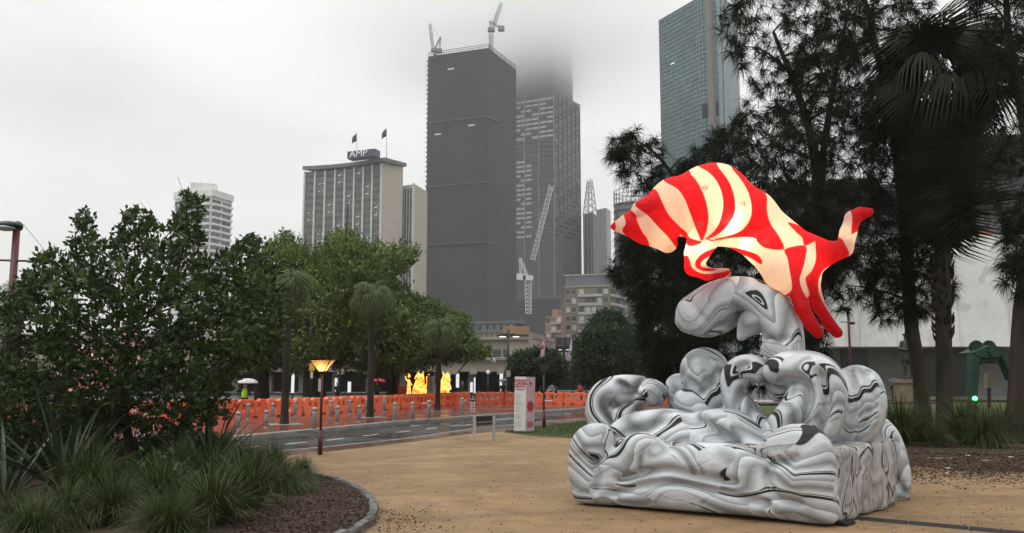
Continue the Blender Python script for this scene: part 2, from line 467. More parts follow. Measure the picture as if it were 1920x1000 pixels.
# sand apron (decomposed granite)
t = NT('decomposed_granite'); v = t.coord()
big = t.noise(0.38, 6, 0.65, v, 1.0); midn = t.noise(2.6, 5, 0.65, v, 0.4); fine = t.noise(85, 3, 0.7, v)
vs_ = t.coord((0.5, 2.4, 1)); streak = t.noise(1.3, 5, 0.65, vs_, 0.6)
col = t.ramp(t.math('ADD', t.math('MULTIPLY', big, 0.6), t.math('MULTIPLY', midn, 0.4)), [(0.34, (0.165, 0.100, 0.048)), (0.5, (0.285, 0.182, 0.090)), (0.64, (0.38, 0.255, 0.138))])
col = t.mixc(t.mapr(streak, 0.50, 0.66, 0, 0.6), col, (0.155, 0.095, 0.05))
col = t.mixc(t.mapr(fine, 0.35, 0.65, 0.4, 0), col, (0.12, 0.075, 0.04))
damp = t.noise(0.27, 5, 0.6, t.coord((1, 1.5, 1)), 1.2); col = t.mixc(t.mapr(damp, 0.50, 0.60, 0, 0.3), col, (0.15, 0.092, 0.048))
vo = t.n('ShaderNodeTexVoronoi'); vo.inputs['Scale'].default_value = 2.3; t.l(v, vo.inputs['Vector']); foot = t.mapr(vo.outputs['Distance'], 0.05, 0.22, 0, 1)
t.l(col, t.b.inputs['Base Color']); t.l(t.mapr(streak, 0.45, 0.7, 0.85, 0.42), t.b.inputs['Roughness']); t.b.inputs['Specular IOR Level'].default_value = 0.35
t.bump(t.math('ADD', t.math('MULTIPLY', fine, 0.25), t.math('ADD', t.math('MULTIPLY', foot, 0.35), t.math('MULTIPLY', midn, 1.2))), 0.45, 0.035)
m_sand = t.m
SAND = [p for p in PATH_NEAR[1:9]] + [G(1000, 820), G(1060, 823), G(1250, 832), G(1500, 838), G(1700, 850), G(1920, 852), Vector((26, 17.5, 0)), Vector((26, 1, 0)), Vector((-10, 1, 0))]
structure(sheet('sand_path', SAND, m_sand, 0.05))
# the parts of the ground below are built on the same level
GZ = 0.05
m_soil = ground_mat('dark_soil', [(0.35, (0.028, 0.018, 0.011)), (0.65, (0.085, 0.055, 0.033))], 0.95, 0.5, (1.2, 6, 60), 0.25)
m_lawn = ground_mat('lawn_ground', [(0.32, (0.030, 0.045, 0.013)), (0.5, (0.055, 0.075, 0.022)), (0.68, (0.11, 0.09, 0.035))], 0.8, 0.4, (0.35, 2, 50), 0.2)
SOILP = [G(1250, 826), G(1560, 828), G(1700, 828), G(1920, 828), Vector((26, 20.5, 0)), Vector((26, 15.0, 0)), G(1920, 892), G(1800, 886), G(1700, 876), G(1600, 862), G(1400, 850), G(1250, 845)]
def ragged(pts, amp=0.18, step=0.35):
    o = []
    for p, q in zip(pts, pts[1:] + pts[:1]):
        L = (q - p).length; n = max(1, int(L / step))
        for i in range(n): o.append(p + (q - p) * (i / n) + Vector((random.gauss(0, amp), random.gauss(0, amp), 0)))
    return o
SOILP = ragged(SOILP); structure(sheet('soil_strip', SOILP, m_soil, GZ + 0.006))
LAWN1 = [G(945, 814), G(1000, 805), G(1090, 794), G(1250, 781), G(1420, 768), G(1420, 829), G(1250, 834), G(1060, 824), G(1000, 821)]
structure(sheet('lawn', LAWN1, m_lawn, GZ + 0.010))
LAWN2 = [G(1420, 766), G(1560, 752), G(1700, 749), G(1920, 746), Vector((70, 60, 0)), Vector((60, 20.0, 0)), G(1920, 832), G(1700, 832), G(1560, 830), G(1420, 829)]
structure(sheet('lawn', LAWN2, m_lawn, GZ + 0.014))

# ================================================================== inflatable wave
C0 = G(1562, 992, GZ); C1 = G(1066, 947, GZ)
e_u = (C1 - C0).normalized(); e_x = -e_u; e_w = Vector((-e_x.y, e_x.x, 0))
WRZ = math.atan2(e_x.y, e_x.x)
CAMV = Vector((0, 0, CAM_H))
def S(px, py, w):
    d = ray(px, py); t = (w - (CAMV - C0).dot(e_w)) / d.dot(e_w); p = CAMV + d * t - C0
    return (p.dot(e_x), p.z)
def scale_at(px, py, w):
    d = ray(px, py); t = (w - (CAMV - C0).dot(e_w)) / d.dot(e_w); return t / F_PX

def marble(name, k=1.0, dark=1.0):
    """printed cloth: broad grey gradients and sharp black ribbons that follow each cushion's own flow lines"""
    t = NT(name); a = t.n('ShaderNodeAttribute'); a.attribute_name = 'flow'; c = t.coord()
    ofs = t.n('ShaderNodeVectorMath', operation='ADD'); ofs.inputs[1].default_value = (3.7, 1.9, 5.3); t.l(c, ofs.inputs[0])
    wv = t.noise(0.62, 1.0, 0.5, ofs.outputs[0], 0.4)
    fl = t.math('ADD', t.math('MULTIPLY', a.outputs['Fac'], k), t.math('MULTIPLY', wv, 1.5))
    fl = t.math('ADD', fl, t.math('MULTIPLY', t.math('SINE', t.math('MULTIPLY', fl, 2.6)), 0.19))
    fr = t.math('FRACT', fl)
    g = lambda q: (q * 0.95, q * 1.0, q * 1.05)
    col = t.ramp(fr, [(0.0, g(0.22)), (0.10, g(0.36)), (0.20, g(0.52)), (0.27, g(0.63)), (0.28, g(0.26)), (0.38, g(0.38)), (0.47, g(0.58)), (0.54, g(0.50)), (0.55, g(0.016)), (0.63, g(0.02)), (0.635, g(0.60)), (0.655, g(0.60)), (0.66, g(0.03)), (0.685, g(0.03)), (0.69, g(0.58)), (0.76, g(0.64)), (0.88, g(0.36)), (1.0, g(0.20))])
    f2 = t.math('FRACT', t.math('ADD', t.math('MULTIPLY', a.outputs['Fac'], k * 0.55), t.math('MULTIPLY', t.noise(0.9, 1, 0.5, c, 0.8), 3.0)))
    soft = t.ramp(f2, [(0.0, g(0.30)), (0.12, g(0.48)), (0.22, g(0.58)), (0.45, g(0.46)), (0.56, g(0.27)), (0.57, g(0.52)), (0.70, g(0.50)), (0.84, g(0.60)), (0.85, g(0.03)), (0.88, g(0.03)), (0.885, g(0.6)), (1.0, g(0.28))])
    msk = t.mapr(t.noise(1.3, 1, 0.5, c, 0.4), 0.515, 0.525, 0, 1)
    col = t.mixc(msk, col, soft)
    t.l(col, t.b.inputs['Base Color'])
    t.b.inputs['Roughness'].default_value = 0.52; t.b.inputs['Specular IOR Level'].default_value = 0.28
    wr = t.noise(3.5, 2, 0.5, c, 0.8); fine = t.noise(30, 2, 0.5, c, 0.4)
    st = t.noise(9, 2, 0.5, t.coord((1, 1, 0.25)), 0.6)
    cr = t.math('MINIMUM', t.math('MULTIPLY', t.math('ABSOLUTE', t.math('SUBTRACT', t.noise(2.6, 1.5, 0.5, c, 0.6), 0.5)), 14.0), 1.0)
    hgt = t.math('ADD', t.math('ADD', t.math('MULTIPLY', wr, 0.5), t.math('MULTIPLY', fine, 0.08)), t.math('ADD', t.math('MULTIPLY', cr, 0.20), t.math('MULTIPLY', st, 0.32)))
    sm_ = t.n('ShaderNodeAttribute'); sm_.attribute_name = 'seam'
    hgt = t.math('ADD', hgt, t.math('MULTIPLY', t.math('MULTIPLY', sm_.outputs['Fac'], t.noise(13, 2, 0.5, c, 0.3)), 0.55))
    t.bump(hgt, 0.5, 0.045)
    return t.m
MBL = [marble('marbled_print_a', 0.95), marble('marbled_print_b', 1.05), marble('marbled_print_c', 1.25)]
t = NT('marbled_side_cloth'); vv = t.coord((1, 1, 0.5)); s1 = t.noise(1.1, 2, 0.5, vv, 1.6)
t.l(t.ramp(t.math('FRACT', t.math('MULTIPLY', s1, 5.0)), [(0.0, (0.36, 0.35, 0.34)), (0.3, (0.20, 0.19, 0.185)), (0.5, (0.42, 0.41, 0.40)), (0.66, (0.30, 0.29, 0.285)), (0.70, (0.02, 0.02, 0.02)), (0.78, (0.03, 0.03, 0.03)), (0.82, (0.5, 0.49, 0.48)), (1.0, (0.14, 0.135, 0.13))]), t.b.inputs['Base Color'])
t.b.inputs['Roughness'].default_value = 0.5; t.bump(t.noise(5, 3, 0.5, vv, 1.5), 0.7, 0.06); MBL.append(t.m)
def wobble(a, z, seed):
    rg = np.random.default_rng(seed); o = 0
    for _ in range(6):
        kx, kz = rg.normal(0, 2.6, 2); o = o + np.sin(kx * a + kz * z + rg.uniform(0, 6.28)) * rg.uniform(0.15, 0.4)
    return o

wave = thing('inflatable_wave', 'large inflatable wave of black, grey and white marbled cloth standing on the sand', 'inflatable', C0, rz=WRZ)
def pillow(name, outline, wc, hw, mat, rr=None, grooves=(), gdepth=0.12, gw=0.05, h=0.03, px_plane=None, bulge=0.0, strokes=None, dents=(), zmin=None, flow=(1.6, 2.4, 0.35)):
    """an inflated cushion: a photo-traced outline on the plane w = wc with depth 2*hw and round edges"""
    wp = wc - hw if px_plane is None else px_plane
    if outline is not None:
        pts = [S(x, y, wp) for x, y in outline]; pts = [tuple(p) for p in smooth_curve(pts, 4, True)]
        au = [p[0] for p in pts]; az = [p[1] for p in pts]
    else:
        st = [(*S(x, y, wp), r * scale_at(x, y, wp)) for x, y, r in strokes]
        st = [tuple(p) for p in smooth_curve(st, 4)]
        au = [p[0] + s_ * p[2] for p in st for s_ in (-1, 1)]; az = [p[1] + s_ * p[2] for p in st for s_ in (-1, 1)]
    m = 3 * h
    mx_ = max([0] + [q[3] for q in dents]); lo = (min(au) - m, wc - hw - bulge - mx_ - m, min(az) - m); hi = (max(au) + m, wc + hw + bulge + mx_ + m, max(az) + m)
    X, Y, Z = grid(lo, hi, h)
    U2, Z2 = X[:, 0, :], Z[:, 0, :]
    if outline is not None: s2 = poly_sdf(U2, Z2, pts)
    else:
        s2 = None
        for p, q in zip(st[:-1], st[1:]):
            ex, ey = q[0] - p[0], q[1] - p[1]
            tt = np.clip(((U2 - p[0]) * ex + (Z2 - p[1]) * ey) / (ex * ex + ey * ey + 1e-9), 0, 1)
            dd = np.hypot(U2 - p[0] - ex * tt, Z2 - p[1] - ey * tt) - (p[2] + (q[2] - p[2]) * tt)
            s2 = dd if s2 is None else np.minimum(s2, dd)
    rr_ = rr if rr is not None else hw * 0.9
    thick = np.full(s2.shape, hw) + bulge * np.clip(-s2 / (rr_ * 1.5), 0, 1)
    for gline in grooves:
        gp = [tuple(q) for q in smooth_curve([S(x, y, wp) for x, y in gline], 4)]
        thick = thick - gdepth * np.exp(-(line_dist(U2, Z2, gp) / gw) ** 2)
    for (x, y, r, dep) in dents:
        a, z = S(x, y, wp); rm = r * scale_at(x, y, wp)
        thick = thick + dep * np.exp(-(((U2 - a) ** 2 + (Z2 - z) ** 2) / rm ** 2))
    q1 = s2[:, None, :] + rr_; q2 = np.abs(Y - wc) - thick[:, None, :] + rr_
    d = np.minimum(np.maximum(q1, q2), 0) + np.hypot(np.maximum(q1, 0), np.maximum(q2, 0)) - rr_
    if zmin is not None: d = np.maximum(d, zmin - Z)
    V, F = surface_nets(d, lo, h); V = smooth_mesh(V, F, 2, 0.45)
    me_ = mesh_np(name, V, F)
    vi = np.clip(((V - np.array(lo)) / h), 0, np.array(X.shape) - 1.001); i0 = vi.astype(int); fx = vi - i0
    def samp(A2):
        i, j = i0[:, 0], i0[:, 2]; a_, b_ = fx[:, 0], fx[:, 2]
        return (A2[i, j] * (1 - a_) + A2[i + 1, j] * a_) * (1 - b_) + (A2[i, j + 1] * (1 - a_) + A2[i + 1, j + 1] * a_) * b_
    fl = -samp(s2) * flow[1] + V[:, 2] * flow[0] + (V[:, 1] - wc) * 0.9 + wobble(V[:, 0], V[:, 2] + 0.5 * V[:, 1], len(name) + int(abs(wc) * 100)) * flow[2]
    at = me_.attributes.new('flow', 'FLOAT', 'POINT'); at.data.foreach_set('value', fl.astype(np.float32))
    sv = np.exp(-(samp(s2) / 0.09) ** 2); at = me_.attributes.new('seam', 'FLOAT', 'POINT'); at.data.foreach_set('value', sv.astype(np.float32))
    return link(name, me_, mat, wave, world=False)

# main block, with slack vertical creases on its open side
ba0, ba1, bw0, bw1, bz1 = -3.05, -0.06, 0.30, 2.25, 0.88
lo = (ba0 - .15, bw0 - .15, -0.05); X, Y, Z = grid(lo, (ba1 + .90, bw1 + .15, bz1 + .15), 0.035)
cx_, cw_, cz_ = (ba0 + ba1) / 2, (bw0 + bw1) / 2, bz1 / 2
q = [np.maximum(X - (ba1 + 0.24 * Y), ba0 - X) + .07, np.abs(Y - cw_) - (bw1 - bw0) / 2 + .07, np.abs(Z - cz_) - bz1 / 2 + .07]
d = np.minimum(np.maximum(np.maximum(q[0], q[1]), q[2]), 0) + np.sqrt(sum(np.maximum(c, 0) ** 2 for c in q)) - .07
d = d + 0.014 * np.sin(Y * 13 + np.sin(Z * 5 + X) * 1.6 + Z * 3) + 0.014 * np.sin(Y * 6.3 - Z * 5 + X * 2)
V, F = surface_nets(d, lo, 0.035); V[:, 2] = np.maximum(V[:, 2], 0.0)
link('base_block', mesh_np('base_block', smooth_mesh(V, F, 1), F), MBL[3], wave, world=False)

pillow('front_scroll_panel', [(1078, 944), (1062, 905), (1059, 860), (1066, 822), (1085, 801), (1110, 795), (1131, 808), (1138, 838), (1152, 838), (1168, 820), (1192, 812), (1218, 822), (1243, 838), (1272, 838), (1302, 832), (1342, 832), (1377, 840), (1408, 856), (1429, 862), (1428, 836), (1444, 811), (1475, 797), (1510, 799), (1540, 817), (1557, 850), (1563, 890), (1566, 940), (1560, 986), (1480, 980), (1400, 971), (1250, 959), (1150, 951)],
       0.20, 0.20, MBL[0], rr=0.15, grooves=[[(1424, 858), (1450, 868), (1482, 866), (1494, 858)], [(1446, 872), (1441, 900), (1456, 930), (1500, 942)], [(1140, 838), (1128, 862), (1112, 864), (1099, 852)], [(1112, 868), (1122, 895), (1118, 920)], [(1160, 900), (1240, 880), (1300, 890), (1380, 905)], [(1150, 925), (1250, 905), (1360, 925), (1440, 945)]],
       gdepth=0.11, gw=0.05, bulge=0.05, h=0.024, zmin=0.0, flow=(2.5, 1.7, 0.8), dents=[(1500, 895, 40, 0.10), (1105, 830, 28, 0.06), (1190, 840, 28, 0.05), (1315, 860, 45, 0.05)])
pillow('rolling_swell', [(1135, 880), (1140, 820), (1150, 795), (1180, 776), (1230, 768), (1285, 776), (1330, 767), (1375, 775), (1405, 800), (1440, 830), (1450, 890)], 0.95, 0.55, MBL[0], rr=0.3, px_plane=0.7,
       grooves=[[(1150, 830), (1230, 800), (1310, 795), (1390, 830)], [(1300, 780), (1340, 800), (1400, 850)]], gdepth=0.12, gw=0.09, h=0.035, zmin=0.5, flow=(3.0, 0.8, 0.6))
pillow('rear_scroll_panel', [(1560, 955), (1575, 860), (1590, 800), (1620, 778), (1655, 785), (1683, 815), (1699, 860), (1706, 905), (1699, 938), (1660, 955)], 2.95, 0.22, MBL[0], rr=0.18, grooves=[[(1680, 830), (1672, 880), (1690, 920)]], px_plane=2.7, h=0.03, zmin=0.0, bulge=0.03)
pillow('left_curl', [(1112, 860), (1098, 800), (1092, 770), (1099, 736), (1120, 713), (1155, 703), (1195, 706), (1226, 720), (1232, 744), (1222, 762), (1200, 757), (1188, 768), (1196, 785), (1190, 815), (1190, 860)], 1.75, 0.34, MBL[2], rr=0.24, px_plane=1.5,
       grooves=[[(1150, 800), (1136, 770), (1142, 757), (1165, 760), (1182, 750), (1178, 728), (1160, 718)], [(1200, 708), (1192, 735), (1205, 752)]], gdepth=0.2, gw=0.05, h=0.028, dents=[(1160, 742, 16, 0.08), (1212, 735, 14, 0.1)])
pillow('round_bulb', None, 2.05, 0.30, MBL[2], rr=0.26, strokes=[(1330, 790, 30), (1322, 740, 38), (1312, 700, 45), (1312, 697, 45)], px_plane=1.8, grooves=[[(1285, 700), (1300, 675), (1325, 678), (1338, 720), (1318, 740)], [(1318, 680), (1345, 740)]], gdepth=0.07, gw=0.05, bulge=0.06)
pillow('side_bulb', None, 2.2, 0.2, MBL[2], rr=0.18, strokes=[(1290, 800, 24), (1275, 760, 28), (1266, 730, 27), (1266, 728, 27)], px_plane=2.0)
pillow('small_ball', None, 1.3, 0.16, MBL[1], rr=0.15, strokes=[(1325, 790, 14), (1300, 768, 19), (1281, 753, 22), (1279, 752, 22)], px_plane=1.15)
pillow('middle_curl', [(1345, 840), (1352, 770), (1346, 720), (1352, 690), (1372, 670), (1400, 664), (1428, 676), (1436, 700), (1424, 720), (1400, 716), (1392, 735), (1412, 770), (1445, 800), (1450, 850)], 1.45, 0.32, MBL[1], rr=0.2, px_plane=1.2,
       grooves=[[(1398, 716), (1384, 708), (1386, 690), (1400, 684)], [(1392, 735), (1380, 765), (1395, 800)]], gdepth=0.14, gw=0.05)
pillow('great_curl', [(1420, 850), (1418, 812), (1440, 780), (1462, 752), (1470, 728), (1452, 722), (1432, 712), (1426, 692), (1440, 671), (1478, 656), (1525, 660), (1562, 686), (1580, 738), (1572, 795), (1548, 840), (1510, 868), (1460, 872)], 1.15, 0.42, MBL[1], rr=0.26, px_plane=0.85,
       grooves=[[(1462, 726), (1482, 712), (1510, 716), (1522, 745), (1508, 790), (1478, 830)], [(1540, 700), (1552, 760), (1525, 830)]], gdepth=0.2, gw=0.06, bulge=0.05, h=0.03, dents=[(1488, 770, 26, 0.16), (1470, 690, 24, 0.08)])
pillow('rear_roll', [(1530, 850), (1545, 720), (1572, 692), (1606, 684), (1640, 704), (1656, 750), (1650, 800), (1622, 838), (1575, 856)], 1.75, 0.45, MBL[1], rr=0.35, px_plane=1.4, grooves=[[(1590, 690), (1612, 760), (1580, 830)], [(1615, 690), (1636, 760), (1605, 835)]], gdepth=0.1, gw=0.05)
pillow('crest_ball', None, 1.35, 0.13, MBL[2], rr=0.12, strokes=[(1478, 680, 14), (1460, 664, 17), (1443, 655, 18), (1442, 654, 18)], px_plane=1.25)
pillow('cresting_hook', None, 1.75, 0.30, MBL[2], rr=0.19, strokes=[(1464, 715, 36), (1460, 640, 36), (1452, 600, 36), (1424, 564, 35), (1382, 548, 33), (1338, 560, 37), (1298, 588, 40)], px_plane=1.45, grooves=[[(1440, 640), (1480, 636)], [(1385, 520), (1392, 575)], [(1290, 560), (1320, 600)]], gdepth=0.05, gw=0.05, h=0.028, bulge=0.05)
pillow('hook_tongue', None, 1.7, 0.22, MBL[2], rr=0.16, strokes=[(1438, 590, 22), (1410, 600, 25), (1393, 618, 14), (1383, 636, 4)], px_plane=1.55)
pillow('hook_lip', None, 1.9, 0.22, MBL[2], rr=0.16, strokes=[(1285, 598, 26), (1315, 606, 26), (1348, 600, 22), (1372, 588, 14)], px_plane=1.7)

# ================================================================== inflatable horned animal on the crest
YB = (C0 + e_x * S(1380, 545, 1.75)[0] + e_w * 1.75).y - 0.05
ZS = 2.565
def zp(zx, zy): return (1120 + zx / ZS, 290 + zy / ZS)
B0 = P(1400, 520, YB)
def BP(px, py, r, dy=0.0):
    p = P(px, py, YB + dy); return (p.x - B0.x, dy, p.z - B0.z, r * ((YB + dy) / F_PX))
h = 0.026
c_ = [BP(1130, 300, 0), BP(1650, 640, 0)]
lo = (c_[0][0], -0.85, c_[1][2]); hi = (c_[1][0], 0.72, c_[0][2] + 0.1)
X, Y, Z = grid(lo, hi, h)
body = chain(X, Y, Z, [BP(1228, 412, 46), BP(1272, 386, 54), BP(1336, 384, 78), BP(1398, 410, 58), BP(1450, 456, 53), BP(1500, 482, 47), BP(1528, 478, 33)], 0.10, 0.8)
muz = chain(X, Y, Z, [BP(1215, 420, 40), BP(1252, 456, 19)], 0.05)
horn = chain(X, Y, Z, [BP(1205, 423, 36), BP(1180, 421, 22), BP(1160, 424, 12), BP(1148, 426, 5)], 0.03)
ear = chain(X, Y, Z, [BP(1225, 385, 24, -0.12), BP(1200, 392, 15, -0.26), BP(1190, 398, 9, -0.30)], 0.03)
horn2 = chain(X, Y, Z, [BP(1215, 410, 26, 0.15), BP(1195, 405, 10, 0.33)], 0.03)
tail = chain(X, Y, Z, [BP(1520, 474, 34), BP(1552, 474, 22), BP(1584, 466, 16), BP(1591, 436, 15), BP(1599, 410, 15), BP(1613, 401, 13), BP(1632, 397, 7)], 0.03)
legn = chain(X, Y, Z, [BP(1492, 490, 34, -0.2), BP(1494, 540, 17, -0.48), BP(1504, 578, 14, -0.6), BP(1520, 608, 12, -0.62), BP(1534, 626, 10, -0.62)], 0.03)
legf = chain(X, Y, Z, [BP(1512, 485, 32, 0.0), BP(1522, 540, 16, -0.1), BP(1537, 578, 12, -0.15), BP(1555, 608, 11, -0.16), BP(1570, 624, 10, -0.16)], 0.03)
thigh = chain(X, Y, Z, [BP(1446, 470, 44, -0.22), BP(1462, 515, 28, -0.42), BP(1476, 543, 12, -0.46)], 0.06)
fore = chain(X, Y, Z, [BP(1322, 440, 34, -0.1), BP(1305, 478, 22, -0.2), BP(1300, 500, 17, -0.22), BP(1326, 514, 12, -0.2), BP(1362, 512, 9, -0.15)], 0.04)
fore2 = chain(X, Y, Z, [BP(1345, 450, 30, 0.12), BP(1322, 480, 18, 0.25), BP(1340, 508, 13, 0.25), BP(1366, 510, 9, 0.2)], 0.04)
d = body
for e, k in ((muz, 0.08), (horn, 0.06), (tail, 0.07), (legn, 0.04), (legf, 0.04), (thigh, 0.06), (fore, 0.05), (ear, 0.03), (horn2, 0.05)): d = smin(d, e, k)
d = d + 0.006 * np.sin(X * 9 + Z * 7) * np.sin(Z * 8 - X * 3)
V, F = surface_nets(d, lo, h); V = smooth_mesh(V, F, 2, 0.4)
RED = [[(40, 345), (66, 305), (86, 328), (86, 364), (58, 385)],
 [(125, 280), (150, 262), (185, 292), (192, 320), (215, 370), (240, 405), (250, 445), (215, 450), (165, 412), (130, 385), (120, 360), (137, 330)],
 [(180, 235), (270, 165), (310, 225), (340, 285), (390, 340), (430, 375), (445, 400), (498, 418), (498, 426), (440, 440), (405, 385), (396, 392), (392, 460), (345, 402), (290, 345), (240, 290)],
 [(315, 115), (420, 60), (452, 98), (480, 130), (510, 190), (528, 250), (535, 310), (525, 370), (505, 410), (498, 415), (490, 395), (470, 345), (445, 280), (420, 215), (385, 165)],
 [(470, 40), (545, 5), (585, 65), (620, 110), (650, 170), (663, 240), (655, 300), (620, 350), (570, 390), (505, 415), (560, 370), (590, 320), (605, 250), (600, 190), (575, 130), (535, 85)],
 [(625, 10), (690, 60), (750, 110), (812, 190), (816, 270), (832, 330), (872, 390), (897, 455), (810, 450), (770, 420), (760, 403), (700, 397), (640, 402), (560, 416), (505, 421), (580, 403), (650, 385), (700, 360), (735, 310), (742, 250), (725, 180), (690, 120), (650, 70)],
 [(920, 325), (1062, 385), (1000, 440), (985, 400), (955, 372)],
 [(903, 455), (1000, 438), (1000, 500), (985, 560), (973, 600), (985, 650), (1012, 700), (1100, 880), (1060, 930), (990, 880), (920, 760), (890, 690), (935, 650), (925, 560), (915, 500)],
 [(1052, 385), (1120, 415), (1165, 400), (1190, 430), (1210, 490), (1130, 530), (1085, 560), (1062, 620), (1075, 690), (1130, 780), (1200, 835), (1200, 900), (1130, 900), (1070, 830), (1030, 740), (995, 695), (1005, 690), (1022, 670), (1000, 600), (1030, 560), (1052, 500)],
 [(1222, 255), (1320, 225), (1365, 275), (1320, 340), (1240, 375), (1222, 380), (1226, 300)],
 [(380, 510), (430, 486), (445, 510), (460, 550), (520, 575), (600, 565), (660, 552), (560, 625), (490, 630), (400, 590)],
 [(470, 520), (500, 480), (560, 452), (640, 446), (720, 462), (780, 490), (790, 530), (720, 490), (640, 480), (560, 485), (510, 508), (500, 540), (580, 552), (520, 562), (480, 547)]]
vx = V[:, 0] + B0.x; vz = V[:, 2] + B0.z
# side-view position of every vertex on the animal's own plane, in the units the outlines were measured in
dirz = np.stack([vx, YB + V[:, 1], vz - CAM_H], 1)
cp, sp = math.cos(PITCH), math.sin(PITCH)
fw = dirz[:, 1] * cp + dirz[:, 2] * sp; upv = -dirz[:, 1] * sp + dirz[:, 2] * cp
zx = ((960 + F_PX * dirz[:, 0] / fw) - 1120) * ZS; zy = ((CY - F_PX * upv / fw) - 290) * ZS
sdv = np.full(len(V), 1e9)
for poly in RED: sdv = np.minimum(sdv, poly_sdf(zx, zy, [tuple(p) for p in smooth_curve(poly, 4, True)]))
eye = np.zeros(len(V))
for (ex, ey, rx, ry) in ((515, 160, 26, 16), (702, 235, 26, 17), (490, 335, 24, 17), (805, 420, 24, 14)):
    eye = np.maximum(eye, 1 - np.hypot((zx - ex) / rx, (zy - ey) / ry))
bull = thing('inflatable_horned_animal', 'glowing red and cream striped inflatable horned animal leaping over the wave crest', 'inflatable', B0)
me = mesh_np('striped_body', V, F)
for nm, arr in (('stripe', sdv), ('eye_print', eye)):
    at = me.attributes.new(nm, 'FLOAT', 'POINT'); at.data.foreach_set('value', arr.astype(np.float32))
t = NT('striped_silk'); a1 = t.n('ShaderNodeAttribute'); a1.attribute_name = 'stripe'; a2 = t.n('ShaderNodeAttribute'); a2.attribute_name = 'eye_print'
fs = t.mapr(a1.outputs['Fac'], -1.6, 1.6, 1, 0)
c = t.coord(); nz = t.noise(3, 3, 0.5, c)
col = t.mixc(fs, t.mixc(nz, (0.82, 0.69, 0.61), (0.88, 0.79, 0.70)), t.mixc(nz, (0.62, 0.008, 0.016), (0.74, 0.016, 0.026)))
en = t.noise(22, 2, 0.6, c, 2.0)
ef = t.math('MULTIPLY', t.mapr(a2.outputs['Fac'], 0.0, 0.5, 0, 1), t.mapr(en, 0.38, 0.62, 0.1, 0.85))
col = t.mixc(ef, col, (0.10, 0.09, 0.09))
t.l(col, t.b.inputs['Base Color']); t.b.inputs['Roughness'].default_value = 0.45; t.b.inputs['Specular IOR Level'].default_value = 0.3
cr = t.math('ABSOLUTE', t.math('SUBTRACT', t.noise(4.0, 2, 0.5, c, 1.0), 0.5))
sea = t.mapr(t.math('ABSOLUTE', a1.outputs['Fac']), 0.0, 5.0, -0.5, 0.0); puck = t.math('MULTIPLY', t.mapr(t.math('ABSOLUTE', a1.outputs['Fac']), 0.0, 22.0, 0.45, 0.0), t.noise(16, 2, 0.5, c, 0.4))
t.bump(t.math('ADD', t.math('ADD', t.noise(6, 3, 0.5, c, 1.0), t.math('ADD', sea, puck)), t.math('MULTIPLY', t.math('MINIMUM', t.math('MULTIPLY', cr, 9.0), 1.0), 0.5)), 0.6, 0.045)
tr = t.n('ShaderNodeBsdfTranslucent'); t.l(col, tr.inputs[0]); ms = t.n('ShaderNodeMixShader'); ms.inputs[0].default_value = 0.68
t.l(t.b.outputs[0], ms.inputs[1]); t.l(tr.outputs[0], ms.inputs[2]); t.l(ms.outputs[0], t.o.inputs[0])
link('striped_body', me, t.m, bull, world=False)
for (x, y, dy, e_, rad) in ((1372, 416, -0.36, 10, 0.05), (1402, 456, -0.22, 9, 0.05), (1336, 385, 0.05, 10, 0.15), (1245, 428, 0.0, 3.0, 0.1), (1306, 472, -0.16, 5, 0.05), (1462, 482, -0.1, 7, 0.1), (1520, 500, 0.0, 2, 0.06), (1590, 440, 0, 0.5, 0.05)):
    L = bpy.data.lights.new('lantern_bulb', 'POINT'); L.energy = e_ * 1.0; L.color = (1.0, 0.80, 0.44); L.shadow_soft_size = rad
    lo_ = bpy.data.objects.new('lantern_bulb', L); COL.objects.link(lo_); lo_.parent = bull; p = BP(x, y, 0, dy); lo_.location = p[:3]

# ================================================================== buildings
def zat(y, d): return P(960, y, d).z
class Bld:
    """two visible faces: left (A->B) and right (B->C); ground plan from photo columns and distances"""
    def __init__(s, name, label, A, B, C, wall, z1, cat='building', cap=True):
        f = lambda q: Vector((P(q[0], 480, q[1]).x, q[1], 0))
        s.A, s.B, s.C = f(A), f(B), f(C); s.D = s.A + s.C - s.B; s.z1 = z1
        s.root = thing(name, label, cat, (s.B.x, s.B.y, 0))
        if wall is not None:
            MB().prism([s.A[:2], s.B[:2], s.C[:2], s.D[:2]], 0, z1).build('wall', wall, s.root)
        s.len = {'L': (s.B - s.A).length, 'R': (s.C - s.B).length}
    def fr(s, face):
        a, b = (s.A, s.B) if face == 'L' else (s.B, s.C)
        d = (b - a).normalized(); n = Vector((d.y, -d.x, 0))
        return a, d, n
    def pt(s, face, t, z, out=0.0):
        a, d, n = s.fr(face); return a + d * t + n * out + Vector((0, 0, z))
    def panel(s, b, face, t0, t1, z0, z1, out=0.1, base=0.0, mi=0):
        a, d, n = s.fr(face)
        b.box3(a + d * t0 + n * base + Vector((0, 0, z0)), d * (t1 - t0), n * out, Vector((0, 0, z1 - z0)), mi); return b
    def part(s, name, mat, face, t0, t1, z0, z1, out=0.1, base=0.0, parent=None):
        return s.panel(MB(), face, t0, t1, z0, z1, out, base).build(name, mat, parent or s.root)
    def zpx(s, y, dist): return zat(y, dist)
